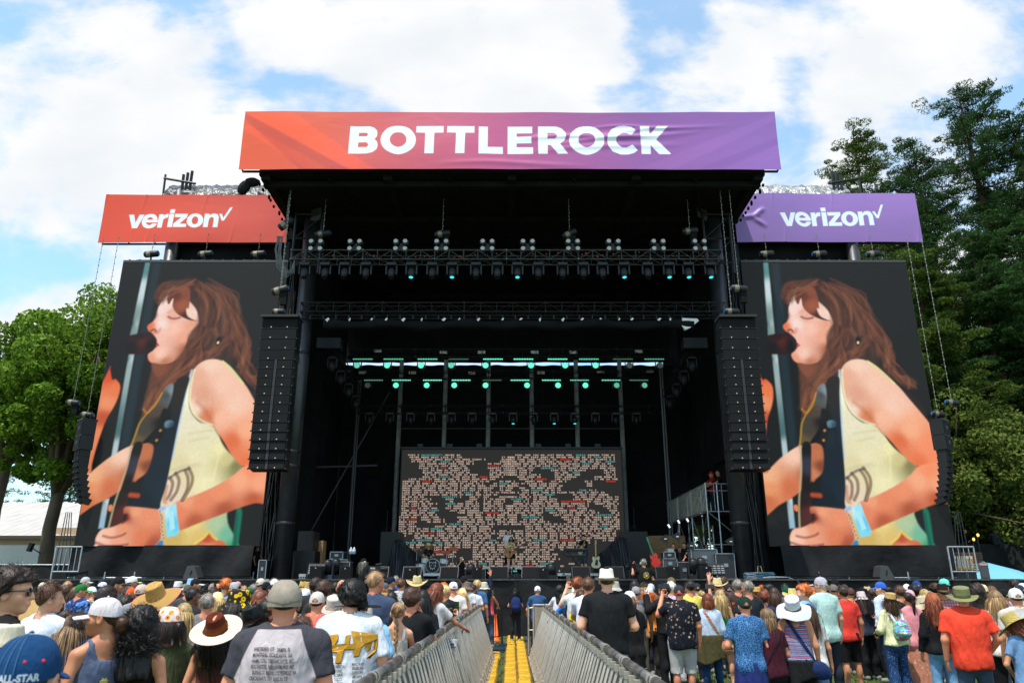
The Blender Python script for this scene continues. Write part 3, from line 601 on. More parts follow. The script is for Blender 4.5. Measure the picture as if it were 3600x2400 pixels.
for s,lab in ((-1,'dark round roof column on the left of the stage strapped with cables'),(1,'dark round roof column on the right of the stage strapped with cables')):
 x=-9.2 if s<0 else 9.25; yy_=31.0
 t=thing('roof_column',lab,'column',(x,yy_,DZ),group='roof columns')
 b=MB(); b.tube([(0,0,0),(0,0,15.9)],.36,20); b.build('sleeve',COL,t,smooth=True)
 b=MB()
 for z in (2.1,4.4,5.0,9.3): b.lathe([(.37,z),(.385,z+.02),(.385,z+.1),(.37,z+.12)],n=20)
 b.tube([(.1*s,-.38,5.2),(-.3,-.25,7.5),(-.36,-.05,9.5)],.03,5); b.build('straps',BLKP,t)
 b=MB(); r=random.Random(9+s)
 for k in range(9):
  xx=(-.42-r.uniform(0,.35))*(-s if s>0 else 1); pts=[(xx+.1*math.sin(z*.8+k),-.1+r.uniform(-.2,.1),z) for z in np.linspace(0,10 if k%2 else 14,12)]
  b.tube(pts,.018,5)
 b.build('cables',BLKP,t)
 b=MB(); b.bx(-.55,.55,-.55,.55,13.4,15.85)
 b2=MB()
 for z in (13.4,14.6,15.8):
  b2.tube([(-.6,-.6,z),(.6,-.6,z)],.05); b2.tube([(-.6,-.6,z),(.6,-.6,z+1.1 if z<15 else z)],.03)
 for xx in (-.6,.6): b2.tube([(xx,-.6,12.9),(xx,-.6,15.9)],.06)
 b2.build('sleeve_block',BLKM,t)
for i,px in enumerate((1402,1562,1716,1870,2030,2187)):
 D=41.2; a=P(px,1500,D); t=thing('rear_column','pale aluminium rear column, number %s from the left behind the word screen'%('one two three four five six'.split()[i]),'column',(a.x,D,DZ),group='pale rear columns')
 b=MB(); top=13.9
 b.tube([(-.09,0,0),(-.09,0,top-DZ)],.035,6); b.tube([(.09,0,0),(.09,0,top-DZ)],.035,6); b.bx(-.06,.06,-.02,.02,0,top-DZ); b.build('ladder_beam',mat('aged_alu',(.22,.22,.21),.6,metal=.2,var=.3,scale=3),t)
 if i<5:
  z=P(px,1505,D).z; b=MB(); b.tube([(0,.05,z-DZ),(2.4,.05,z-DZ)],.045,6); b.build('cross_tube',mat('dim_alu',(.06,.06,.062),.6),t)
for px,lab in ((1097,'thin grey post at the far left of the stage interior'),(1238,'grey wing post left of the word screen'),(2345,'thin grey post right of the word screen')):
 D=38.5 if px!=1238 else 41.5; a=P(px,1700,D); t=thing('wing_post',lab,'post',(a.x,D,DZ),group='posts in the wings'); b=MB(); b.tube([(0,0,0),(0,0,11)],.055,6); b.tube([(.12,0,0),(.12,0,11)],.04,6); b.build('tube',mat('post_grey',(.11,.11,.11),.6),t)
 if px==1097: b=MB(); b.tube([(0,-.1,5.5),(3.3,-.1,5.6)],.05); b.tube([(0,-.1,2),(3.4,2,10)],.035); b.build('brace',mat('brace_grey',(.07,.07,.072),.6),t)
FONT={'A':'0e11111f111111','B':'1e11111e11111e','C':'0f10101010100f','D':'1e11111111111e','E':'1f10101e10101f','F':'1f10101e101010','G':'0f10101711110f','H':'1111111f111111','I':'1f04040404041f','J':'0101010101110e','K':'11121418141211','L':'1010101010101f','M':'111b1515111111','N':'11191515131111','O':'0e11111111110e','P':'1e11111e101010','Q':'0e11111115120d','R':'1e11111e141211','S':'0f10100e01011e','T':'1f040404040404','U':'1111111111110e','V':'11111111110a04','W':'111111151515 0a','X':'11110a040a1111','Y':'11110a04040404','Z':'1f01020408101f','.':'0000000000000c','?':'0e110102040004',"'":'04040000000000'}
ROWS="13-73 R8-122;16-75 123-134 R0-122;18-102 122-134 R0-122;18-91 120-134 R0-122;27-89 106-134 R0-118;26-82 106-134 R0-120;26-82 106-134 R0-29 R38-123;31-86 108-134 R0-26 R50-92 R112-123;31-86 108-134 R0-25 R54-83 R111-123;33-94 108-134 R0-35 R55-83 R113-123;31-122 R10-35 R54-78 R101-124;15-114 R14-41 R54-71 R101-125;8-109 120-131 R0-7 R19-38 R49-66 R89-96 R115-125;8-102 113-134 R0-17 R23-58 R92-96;8-104 109-134 R0-14 R25-62 R91-96;8-105 107-112 121-134 R14-21 R26-59;8-97 103-112 121-134 R0-3 R16-22 R28-62 R82-101;8-95 102-119 122-134 R0-12 R16-24 R28-109;8-97 103-119 R14-22 R29-52 R75-113;8-33 55-75 87-95 101-110 121-134 R0-24 R30-48 R77-125;7-41 58-68 86-95 101-126 R3-24 R30-57 R74-126;7-37 62-66 82-94 101-124 R6-23 R30-126;7-46 58-95 101-124 R6-23 R28-90 R101-126;7-41 61-94 101-122 128-134 R0-24 R28-91 R110-126;7-48 58-97 101-122 128-134 R0-23 R28-89 R113-126;7-49 63-95 101-134 R0-23 R28-99 R117-125;7-47 73-97 100-134 R0-40 R47-103 R118-126;7-47 83-99 106-113 119-134 R4-9 R16-36 R51-126;6-23 32-49 73-134 R4-11 R16-38 R62-79 R88-124;6-24 32-57 75-134 R5-12 R17-39 R63-126;6-23 39-57 73-112 119-134 R4-15 R18-46 R68-126;6-23 59-113 119-134 R5-14 R18-127;6-25 47-112 R20-126;6-112 R19-126;6-113 120-134 R7-15 R20-121;6-113 119-134 R9-15 R20-121;6-12 24-112 121-134 R8-15 R20-120;24-108 118-134 R7-16 R20-127;21-116 R10-15 R21-92 R108-126;14-31 44-134 R10-17 R22-92 R121-125;5-33 43-134 R10-16 R22-80;5-31 46-134 R6-75;14-31 48-70 90-134 R20-50 R58-75;17-27 48-73 91-134 R18-48;50-70 91-134 R0-56;62-70 91-134 R0-52;90-134 R0-57;86-134 R0-51;65-76 81-134 R0-47 R68-72;63-70 81-134 R0-48 R58-64;60-68 81-134 R0-47;81-100 R36-57;81-100 R36-44;80-86 96-100 R0-6".split(';')
CW="0,28,ANTICHRIST?,c;0,R79,GUESS,c;1,R100,YEAH,c;2,R62,REACH,r;3,52,PAINT,c;3,R114,DROWN,c;4,R87,CRAZY,c;5,106,LITTLE,r;6,51,YOU,r;6,R38,HEAVENLY,c;8,R75,WEEK,c;10,50,STICKY,c;10,98,GOES,r;11,R31,DOOMED,r;12,31,SORRY,r;12,R115,BONES,r;13,121,BONES,c;16,R28,ENGINE,c;16,R82,TIME,c;17,80,TWIST,c;18,R42,HONEY,c;19,55,TOXICITY,c;20,R3,FLIGHT,c;21,R61,DRUNK,r;21,R73,PASSING,r;22,58,BOARD,c;24,17,YOU,r;24,R69,LOVE,r;25,41,FIGHT,c;25,R43,WANNA,c;26,105,WEATHER,r;27,R100,CASSETTES,c;28,R16,SOMETHING,c;29,15,BLUES,r;31,64,TALENT,c;32,R104,TIME,c;33,42,HANDLE,c;35,38,JUST,r;38,26,OBSESSED,c;38,109,SOUL,c;38,R30,MISSED,c;38,R60,FOREVER,r;39,14,PLACE,c;39,48,VIEW,c;42,62,GONNA,r;43,48,MATTRESS,r;48,98,ROOM,c;48,R35,DOOMED,c;49,98,I,r;49,R20,MISS,r".split(';')
def word_screen():
 D=40.0; x0=P(1414,1600,D).x; x1=P(2183,1600,D).x; z1=P(1800,1581,D).z; z0=DZ+.02
 nc,nr=112,57; nx,nz=nc*7,nr*11
 p=Paint(x0,x1,z0,z1,nx,nz,lin('#2b2927')); col=p.c.reshape(nx,nz,3)
 rg=random.Random(2); words="THE AND YOU MY IN TO ROOM NIGHT I OUT NO IT WAS ME GIRL HERE ALL WITH FROM SKY NEED ALWAYS WORLD MAYBE DOWN STAR WHERE NEXT ARE FLOOR BLACK HEART TIME LIKE WINDOW NOSE TV PERFECT ONE THAT JUST AT SAW CAR IS BE BACK KEEP GO SO WE ROCK CITY SIGHT POOL SEE THIS THERE BABY LEFT WOUND".split()
 def colof(s):
  r_=s.startswith('R'); v=float(s.lstrip('R'))*10; px=(1790+v/3.337) if r_ else (1400+v/3.335)
  return int((px-1414)/769*nc)
 def put(c0,row,txt,cc):
  for ch in txt:
   g=FONT.get(ch)
   if g and 0<=c0<nc:
    g=g.replace(' ','')
    for j in range(7):
     bits=int(g[2*j:2*j+2],16)
     for i in range(5):
      if bits>>(4-i)&1:
       X=c0*7+i; Z=nz-1-(int((row+2.1)*11)+j)
       if 0<=Z<nz: col[X,Z]=cc;
       pass
   c0+=1
  return c0
 W_=np.array(lin('#ffd8c4'))*1.12; CC={'c':np.array(lin('#5fd0cc')),'r':np.array(lin('#ff3a18'))}
 cw={}
 for q in CW:
  r_,c_,w_,k_=q.split(','); cw.setdefault(int(r_),[]).append((colof(c_),w_,k_))
 for ri,row in enumerate(ROWS):
  occ=[]
  for (c_,w_,k_) in cw.get(ri,[]): put(c_,ri,w_,CC[k_]); occ.append((c_-1,c_+len(w_)+1))
  for iv in row.split():
   pre='R' if iv[0]=='R' else ''; a,b_=iv.lstrip('R').split('-'); c=colof(pre+a); e=colof(pre+b_)+1
   while c<e:
    hit=[o for o in occ if o[0]<=c<o[1]]
    if hit: c=hit[0][1]; continue
    lim=min([e]+[o[0] for o in occ if o[0]>c]); cand=[w_ for w_ in words if len(w_)<=lim-c]
    if not cand: c=lim+ (0 if lim==e else 0);
    if not cand:
     c=lim if lim>c else c+1; continue
    w_=rg.choice(cand); c=put(c,ri,w_,W_*rg.uniform(.85,1.05))+1
 p.c=col.reshape(-1,3)
 t=thing('word_screen','wide dark screen at the back of the stage filled with pale, red and cyan words','screen',(x0,D,z0))
 m=attrmat('word_image',emis=1.0,rough=.6,spec=.2)
 obj('picture',p.mesh('picture',m,x0,z0),t,(0,-.012,0))
 b=MB(); b.bx(-.05,x1-x0+.05,0,.2,0,z1-z0+.04); b.build('cabinet',BLKP,t)
 b=MB(); b.bx(-.1,x1-x0+.1,-.05,.25,z1-z0+.05,z1-z0+.16)
 for i in range(7): b.bx(.8+i*1.6,1.1+i*1.6,0,.2,z1-z0+.16,z1-z0+.34)
 b.build('header_bar',BLKM,t)
word_screen()
def truss_mb(L_,s=.4,bay=.55,r=.028,rd=.016,h=None):
 h=h or s; b=MB()
 for y in (-s/2,s/2):
  for z in (-h/2,h/2): b.tube([(0,y,z),(L_,y,z)],r,6)
 n=max(1,round(L_/bay)); d=L_/n
 for i in range(n+1):
  for y in (-s/2,s/2): b.tube([(i*d,y,-h/2),(i*d,y,h/2)],rd,4,False)
  b.tube([(i*d,-s/2,h/2),(i*d,s/2,h/2)],rd,4,False)
  if i<n:
   for y in (-s/2,s/2): b.tube([(i*d,y,h/2 if i%2 else -h/2),((i+1)*d,y,-h/2 if i%2 else h/2)],rd,4,False)
   b.tube([(i*d,-s/2,-h/2),((i+1)*d,s/2,-h/2)],rd,4,False)
 for i in range(0,n+1,5):
  b.box((i*d,0,-h/2),(.06,s+.08,.07)); b.box((i*d,0,h/2),(.06,s+.08,.07))
 return b
def truss(label,xa,xb,y,z,s=.4,m=BLKM,bay=.55,h=None,k=1):
 t=thing('lighting_truss',label,'truss',(xa,y,z),group='lighting trusses'); truss_mb(xb-xa,s,bay,.028*k,.016*k,h).build('truss_frame',m,t); return t
TR1=mat('truss_grey',(.085,.09,.095),.4,metal=.5,var=.3,scale=7)
y1=29.2; a=P(1030,905,y1); b_=P(2532,905,y1); z1t=a.z
t=truss('front lighting truss, nearest and brightest, with lamps above and below',a.x,b_.x,y1,z1t,.6,TR1,.62,h=.42)
X1a,X1b=a.x,b_.x
b=MB(); r=random.Random(5)
for k in range(60):
 x=r.uniform(0,b_.x-a.x-1); pts=[(x+i*.22,r.uniform(-.15,.15),-.02+r.uniform(-.12,.12)) for i in range(5)]; b.tube(pts,.012,4,False)
b.build('cable_runs',BLKP,t)
b=MB()
for k in range(50):
 x=r.uniform(.2,b_.x-a.x-.2); b.box((x,-.22,r.uniform(-.1,.15)),(.05,.04,.03))
b.build('clamps',mat('red_clamp',(.4,.03,.02),.5),t)
CELL=mat('lamp_glass_pale',(.42,.40,.37),.25,emit=(.5,.47,.42),es=.04)
bl0=None
for i,px in enumerate((1114,1250,1410,1553,1714,1855,2013,2155,2312,2456)):
 a=P(px,868,y1-.15)
 lab='four-cell blinder lamp on the front truss, '+['leftmost','second from the left','third from the left','fourth from the left','just left of the middle','just right of the middle','fourth from the right','third from the right','second from the right','rightmost'][i]
 if bl0 is None:
  t=thing('blinder_lamp',lab,'stage light',a,group='four-cell blinder lamps'); bl0=t
  b=MB(); b.box((0,.06,0),(.34,.1,.34)); b.tube([(0,.05,-.15),(0,.05,-.42)],.03)
  for sx_ in (-1,1):
   for sz_ in (-1,1): b.lathe([(.0,.16),(.13,.14),(.15,0),(.155,-.1),(.12,-.1)],(sx_*.2,0,sz_*.17),'Y',12)
  b.build('housing',BLKM,t)
  for sx_ in (-1,1):
   for sz_ in (-1,1): c=MB(); c.lathe([(0,.075),(.06,.08),(.092,.09)],(sx_*.2,0,sz_*.17),'Y',12,M=Matrix.Rotation(0,3,'X')); o=c.build('lens',CELL,t,off=(0,.16,0))
 else: dup(bl0,a,None,lab)
mh0=None; NUM=['leftmost']+['%s from the left'%s for s in 'second third fourth fifth sixth seventh eighth ninth tenth'.split()]
NUMR=['%s from the right'%s for s in 'tenth ninth eighth seventh sixth fifth fourth third second'.split()]+['rightmost']
LENSD=mat('lens_dark',(.02,.02,.025),.1,spec=.8); LENSC=mat('lens_cyan',(.0,.3,.35),.2,emit=(.05,.85,.95),es=1.2)
mpx=[1074,1146,1214,1289,1378,1448,1521,1591,1674,1749,1819,1892,1977,2050,2117,2192,2275,2349,2417,2494]
lit={5,7,10,15,17,18,19}
def mk_head(label,loc,litq,sc_=1,group='moving head lamps under the front truss',tilt=.35):
 t=thing('moving_head',label,'stage light',loc,group=group)
 b=MB(); b.box((0,0,-.05*sc_),(.42*sc_,.36*sc_,.12*sc_))
 for s in (-1,1): b.box((s*.22*sc_,0,-.28*sc_),(.06*sc_,.16*sc_,.44*sc_))
 b.build('yoke',BLKM,t)
 M=Matrix.Rotation(R(90+tilt*57),3,'X'); Mi=Matrix.Rotation(-tilt,3,'X')
 b=MB(); b.lathe([(0,.20*sc_),(.12*sc_,.18*sc_),(.17*sc_,.05*sc_),(.165*sc_,-.08*sc_),(.13*sc_,-.2*sc_),(.125*sc_,-.30*sc_),(.10*sc_,-.31*sc_),(.09*sc_,-.27*sc_)],(0,0,-.38*sc_),'Z',14,M=Mi); b.build('lamp_head',BLKP,t,smooth=False)
 b=MB(); b.lathe([(0,-.285*sc_),(.06*sc_,-.285*sc_),(.095*sc_,-.275*sc_)],(0,0,-.38*sc_),'Z',12,M=Mi); b.build('lens',LENSC if litq else LENSD,t)
 return t
mhs={}
for i,px in enumerate(mpx):
 a=P(px,928,y1-.05); L_=i in lit; lab=('moving head lamp under the front truss, '+(NUM+NUMR)[i]+(', lit cyan' if L_ else ''))
 if L_ not in mhs: mhs[L_]=mk_head(lab,a,L_)
 else: dup(mhs[L_],a,None,lab)
CHN=mat('chain_steel',(.25,.24,.2),.5,metal=.6); HBL=mat('hoist_label_blue',(.02,.16,.42),.5); HBR=mat('hoist_bronze',(.22,.19,.15),.4,metal=.4,var=.3,scale=6)
def hoist(label,px,py,D,topz,ang=.15,sc_=1,bag=True,blue=-1):
 a=P(px,py,D); t=thing('chain_hoist',label,'hoist',a,group='chain hoists')
 M=Matrix.Rotation(ang,3,'Y')
 b=MB(); b.lathe([(0,-.34*sc_),(.11*sc_,-.33*sc_),(.15*sc_,-.28*sc_),(.15*sc_,.28*sc_),(.11*sc_,.33*sc_),(0,.34*sc_)],(0,0,0),'X',12,M=M); b.build('motor',BLKP,t,smooth=True)
 b=MB(); b.lathe([(.154*sc_,-.2*sc_),(.156*sc_,-.02*sc_)],(0,0,0),'X',12,M=M); b.build('sleeve',HBR,t)
 b=MB(); s=blue; b.lathe([(0,s*.345*sc_),(.09*sc_,s*.335*sc_),(.115*sc_,s*.315*sc_)],(0,0,0),'X',10,M=M); b.build('end_label',HBL,t)
 b=MB(); n=int((topz-a.z)/.16)
 for k in range(n):
  z=.15*sc_+k*.16; b.tube([(0,0,z),(.012 if k%2 else -.012,0,z+.09)],.022 if k%2 else .014,4,False)
 b.tube([(0,0,.1),(0,0,topz-a.z)],.008,4,False); b.build('chain',CHN,t)
 if bag: b=MB(); b.box((.16*sc_,.05,-.35*sc_),(.24*sc_,.18,.5*sc_)); b.tube([(0,0,-.1),(0,0,-.9*sc_)],.02); b.build('chain_bag',BLK,t)
 return t
hoist('chain hoist above the left end of the front truss, nearest the red banner',1006,786,28.9,17.7,-.7,1.1,False,1)
for px,py,lab in ((1136,822,'chain hoist over the front truss, second from the left'),(1556,822,'chain hoist over the left middle of the front truss'),(2002,822,'chain hoist over the right middle of the front truss'),(2425,812,'chain hoist over the right end of the front truss')): hoist(lab,px,py,y1,17.7,-.15 if px!=2002 else -.5,1,px!=1136,1 if px!=1556 else -1)
SCR_H=SZ1+.35
for px,lab in ((533,'chain hoist on the left screen, outermost'),(723,'chain hoist on the left screen, middle'),(908,'chain hoist on the left screen, innermost'),(2695,'chain hoist on the right screen, innermost'),(2880,'chain hoist on the right screen, middle'),(3070,'chain hoist on the right screen, outermost')):
 a=P(px,895,31.6); t=hoist(lab,px,893,31.6,17.2,-.1,1,False,1 if px<1800 else -1)
 b=MB(); b.box((0,0,-.36),(1.25,.12,.09)); b.tube([(0,0,-.32),(0,0,0)],.04)
 for s in (-.55,.55): b.tube([(s,0,-.45),(s,0,-.30)],.05)
 b.build('spreader_bar',BLKM,t)
GRL=mat('speaker_grille',(.009,.009,.010),.75,spec=.15,bump=.4,bscale=160,bd=.004,var=.15,scale=3)
EDG=mat('array_edge',(.028,.028,.03),.6,spec=.3); STUD=mat('brass_stud',(.5,.42,.28),.4,metal=.6)
def line_array(label,px0,px1,D,sgn):
 x=(P(px0,1400,D).x+P(px1,1400,D).x)/2; w=1.42; zt=P(2600,1110,D).z; zb=P(2600,1648,D).z
 t=thing('line_array',label,'speaker array',(x,D,zb),group='main hanging speaker arrays')
 H=zt-zb; hs=[.42]*4+[.345]*12; tot=sum(hs); hs=[h*(H-.12)/tot for h in hs]
 z=H-.12; off=0; ang=0;
 for i,h in enumerate(hs):
  if i>9: ang+=.022
  M=Matrix.Rotation(-ang,3,'X'); c=Vector((0,off,z-h/2))
  b=MB(); hw=w/2*(1.0 if i<4 else .985); d=.62
  b.box(c+Vector((0,.3,0)),(2*hw,d-.04,h-.02),M)
  b.build('cabinet',BLKM,t)
  g=MB();
  if i<4: g.box(c+Vector((0,-.03,0)),(2*hw-.03,.06,h-.05),M)
  else:
   g.box(c+Vector((-hw/2-.02,-.03,0)),(hw-.11,.06,h-.045),M); g.box(c+Vector((hw/2+.02,-.03,0)),(hw-.11,.06,h-.045),M)
   g.cm=1; g.box(c+Vector((0,-.045,0)),(.1,.05,h-.01),M)
  g.cm=2
  for s in (-1,1): g.box(c+Vector((s*.32,-.07,-h/2+.06)),(.045,.02,.045),M)
  g.cm=1; g.box(c+Vector((0,-.05,-h/2+.012)),(2*hw,.03,.012),M)
  for s in (-1,1): g.box(c+Vector((s*(hw+.015),0,-h/2+.03)),(.05,.06,.05),M)
  g.build('grille',[GRL,EDG,STUD],t)
  z-=h; off+=math.sin(ang)*h
 b=MB(); b.box((0,.2,H-.05),(w+.08,.8,.10)); b.build('fly_frame',EDG,t)
 return x,zt
AL=line_array('big hanging line array between the left screen and the stage',885,1032,28.2,-1)
AR=line_array('big hanging line array between the stage and the right screen',2548,2690,28.2,1)
hoist('chain hoist with slack chain above the left line array',985,1020,28.3,17.7,-.3,1.05,True,1); hoist('flat chain hoist resting on top of the left line array',980,1095,28.35,17.7,0,.8,False,1)
hoist('chain hoist with a bag above the right line array',2598,1015,28.3,17.7,.1,1.0,True,-1); hoist('flat chain hoist resting on top of the right line array',2572,1095,28.35,17.7,0,.9,False,-1)
def side_array(label,px,pyt,D,rz,grp='small side speaker arrays'):
 a=P(px,pyt,D); t=thing('side_array',label,'speaker array',a,rz=rz,group=grp); t.scale=(.86,.86,.86)
 z=0
 for i in range(2):
  b=MB(); b.box((0,.3,z-.36),(.84,.6,.70)); b.build('subwoofer_cabinet',BLKP,t)
  b=MB(); b.box((0,-.012,z-.36),(.76,.03,.62)); b.cm=1; b.ell((0,-.03,z-.36),(.12,.02,.11),10,6); b.build('grille',[GRL,BLKM],t); z-=.72
 off=0;ang=0
 for i in range(9):
  ang+=.045; M=Matrix.Rotation(-ang,3,'X'); b=MB(); b.box((0,.3+off,z-.15),(.72,.44,.275),M); b.cm=1; b.box((-.19,.07+off,z-.15),(.3,.03,.24),M); b.box((.19,.07+off,z-.15),(.3,.03,.24),M); b.build('cabinet',[BLKP,GRL],t); z-=.28; off+=math.sin(ang)*.28
 b=MB(); b.box((0,.3,.04),(.8,.7,.08)); b.tube([(-.2,.3,.05),(-.2,.3,.5)],.02); b.tube([(.3,.3,.05),(.3,.3,.5)],.02); b.build('fly_frame',BLKM,t)
 return a,z
for s,px,py,rz,nm in ((-1,285,1478,-.75,'left'),(1,3322,1478,.75,'right')):
 a,zb=side_array('small curved speaker array hanging outside the %s screen'%nm,px,py,31,rz)
 for k,dx in enumerate((-28,22) if s<0 else (-24,24)):
  hoist('chain hoist above the %s side array, %s'%(nm,'left one' if k==0 else 'right one'),px+dx,(1415 if (k==0)==(s<0) else 1458) if s<0 else (1455 if k==0 else 1415),31.3,17.0,.1,.85,k==0,1 if s<0 else -1)
 t=thing('rigging_ropes','black ropes hanging below the %s side array to the deck'%nm,'rope',(a.x,31,DZ),group='ropes below the side arrays')
 b=MB();
 for q in range(4): b.tube([((q-1.5)*.25*(.3),0.3,a.z+zb-DZ+.2),((q-1.5)*.22-s*.2,.2,0)],.018,5)
 b.build('rope',BLKP,t)
y2=30.6; a=P(1062,1085,y2); b_=P(2545,1085,y2); truss('second lighting truss above the rolled black drape',a.x,b_.x,y2,a.z,.45,mat('truss_dark',(.018,.019,.021),.5,metal=.3),.7,h=.42)
t=thing('rolled_drape','rolled black drape tied with white tapes under the second truss','drape',(0,y2,a.z-.75))
b=MB(); pts=[(x,.05*math.sin(x*1.3),.04*math.sin(x*2.1)+.0*x) for x in np.linspace(-8.2,7.9,60)]; b.tube(pts,[.2+.03*math.sin(i*.9) for i in range(60)],10); b.build('roll',BLK,t,smooth=True)
b=MB(); b.tube([(a.x,0,.30),(b_.x,0,.30)],.03,6); b.tube([(a.x+.3,0,.42),(b_.x,0,.42)],.02,6)
for i in range(30): b.box((a.x+.4+i*.56,0,.36),(.05,.06,.2))
b.build('batten',BLKM,t)
r=random.Random(8)
for i in range(19):
 x=-8+i*.83+r.uniform(-.2,.2)
 if x>7.6: continue
 c=MB(); w_=r.uniform(.05,.13); c.prism([(x,.16),(x+w_,.26),(x+w_*1.6,.21),(x+w_*.8,.13+r.uniform(-.07,.03))],-.22,-.2); c.build('tie_tape',WHT,t)
c=MB(); c.prism([(7.35,-.12),(7.4,.25),(8.05,.22),(8.1,.12),(7.7,-.2),(7.5,-.28)],-.2,-.02); c.build('white_corner',WHT,t)
a=P(1140,722,33); b_=P(2480,722,33); truss('thin truss high under the stage roof',a.x,b_.x,33,a.z,.5,BLKM,.8,h=.5)
for i,(px,py) in enumerate(((1280,757),(1512,757),(2080,757),(2350,757))):
 a=P(px,py,32); t=thing('roof_lamp','thin pale-rimmed lamp panel under the roof, %s'%(['leftmost','second from the left','second from the right','rightmost'][i]),'stage light',a,group='lamp panels under the roof')
 b=MB(); b.box((0,0,0),(.55,.5,.05)); b.build('panel',mat('panel_grey',(.14,.14,.14),.5),t); b=MB(); b.tube([(-.1,0,.05),(-.1,0,.3)],.01); b.tube([(.1,0,.05),(.1,0,.3)],.01); b.build('bracket',BLKM,t)
for s,px,py in ((-1,1112,750),(1,2468,745)):
 a=P(px,py,30.5); t=thing('delay_dish','dark tilted panel hanging near the %s roof corner'%('left' if s<0 else 'right'),'panel',a,rz=s*.5,group='tilted panels under the roof')
 b=MB(); b.prism([(-.28,-.3),(.2,-.42),(.3,-.2),(.28,.3),(.1,.36),(-.3,.26)],-.03,.03); b.build('panel',mat('panel_dark',(.05,.052,.055),.5),t)
GRN=lambda k:mat('green_led_%d'%int(k*10),(.02,.2,.15),.3,emit=(.10*k+.05,1.0*k,.66*k),es=1.1)
def wash_row(D,pyb,pyc,bars,discs,tag_,pxa,pxb):
 a=P(pxa,pyb-12,D); b_=P(pxb,pyb-12,D); truss('%s wash-light truss inside the stage'%tag_,a.x,b_.x,D,a.z+.1,.4,BLKM,.7,h=.4)
 names=lambda n:['%s from the left'%s for s in 'first second third fourth fifth sixth seventh eighth ninth tenth eleventh'.split()][:n]
 for i,(px,k) in enumerate(bars):
  a=P(px,pyb,D-.35); t=thing('led_bar','green glowing led bar on the %s wash truss, %s'%(tag_,names(len(bars))[i]) if k>.15 else 'unlit led bar on the %s wash truss, %s'%(tag_,names(len(bars))[i]),'stage light',a,group='led bars')
  b=MB(); b.box((0,.06,0),(1.02,.1,.1)); b.build('housing',BLKM,t)
  b=MB()
  for q in range(12): b.ell((-.46+q*.084,-.005,0),(.034,.02,.034),8,5)
  b.build('led_cells',GRN(k),t)
 for i,(px,k) in enumerate(discs):
  a=P(px,pyc,D-.3); t=thing('wash_light',('bright green' if k>.7 else 'dim green' if k>.2 else 'unlit pale')+' round wash light on the %s truss, %s'%(tag_,names(len(discs))[i]),'stage light',a,group='round wash lights')
  b=MB(); b.lathe([(0,-.3),(.14,-.28),(.17,-.05),(.165,0.0),(.15,.01)],(0,0,0),'Y',18,M=Matrix.Rotation(R(0),3,'X')); o=b.build('housing',BLKP,t);
  b=MB(); b.tube([(0,.1,.15),(0,.1,.5)],.03); b.box((-.2,.1,.05),(.04,.08,.4)); b.box((.2,.1,.05),(.04,.08,.4)); b.build('yoke',BLKM,t)
  b=MB(); b.lathe([(0,.03),(.10,.025),(.15,.01)],(0,-.02,0),'Y',18,M=Matrix.Rotation(R(180),3,'Z')); b.build('lens',GRN(k) if k>.1 else mat('lens_pale',(.30,.29,.22),.5),t)
  if k>.1:
   b=MB()
   for rr_,n in ((.05,6),(.095,12)):
    for q in range(n): b.ell((rr_*math.cos(q*6.283/n),-.055,rr_*math.sin(q*6.283/n)),(.012,.01,.012),6,4)
   b.build('diode',mat('diode_white',(.5,1,.9),.3,emit=(.5,1,.9),es=1.2*k),t)
wash_row(36.5,1262,1284,[(1275,.5),(1383,.6),(1503,.8),(1612,.1),(1733,1.2),(1840,1.3),(1960,1.2),(2070,.7),(2190,.1),(2300,.4)],[(1255,.5),(1361,.95),(1480,1),(1586,.5),(1707,1),(1867,1),(1987,1),(2094,1),(2213,.05),(2320,.05)],'upper',1225,2355)
wash_row(38.5,1336,1354,[(1313,.3),(1411,1),(1520,1.2),(1621,1.3),(1730,.1),(1828,1.2),(1938,1.2),(2037,.7),(2148,.9),(2246,.2)],[(1293,.05),(1392,.95),(1500,1),(1597,1),(1707,1),(1853,1),(1962,1),(2058,1),(2168,.35),(2266,.35)],'lower',1262,2310)
a=P(1260,1440,39.3); b_=P(2330,1440,39.3); truss('dim rear truss just above the word screen',a.x,b_.x,39.3,a.z,.4,BLKM,.8)
r=random.Random(3)
for i in range(14):
 px=1300+i*72; a=P(px,1452,39.2); L_=i in (7,9,10); lab='small moving head on the dim rear truss, position %s'%('one two three four five six seven eight nine ten eleven twelve thirteen fourteen'.split()[i])
 if i==0: m0=mk_head(lab,a,False,.9,'moving heads on the rear truss')
 elif i==7: m1_=mk_head(lab+', lit blue',a,True,.9,'moving heads on the rear truss')
 else: dup(m1_ if L_ else m0,a,None,lab+(', lit blue' if L_ else ''))
for i,(px,py,D) in enumerate(((1328,1233,36.4),(1559,1238,36.4),(1693,1238,36.4),(1880,1238,36.4),(2015,1238,36.4),(2245,1235,36.4),(1274,1309,38.4),(1450,1310,38.4),(1659,1311,38.4),(1902,1310,38.4),(2111,1306,38.4),(2285,1304,38.4))):
 a=P(px,py,D); t=thing('strobe_lamp','pale strobe lamp standing on the %s wash truss, %s'%('upper' if i<6 else 'lower',['first','second','third','fourth','fifth','last'][i%6]),'stage light',a,group='strobe lamps')
 b=MB(); b.box((0,.05,0),(.42,.1,.17)); b.build('housing',BLKM,t); b=MB(); b.box((0,-.012,.045),(.38,.02,.06)); b.box((0,-.012,-.045),(.38,.02,.06)); b.cm=1; b.box((0,-.014,0),(.38,.02,.02)); b.build('reflector',[mat('strobe_pale',(.5,.5,.47),.4),mat('strobe_tube',(.6,.35,.1),.4)],t)
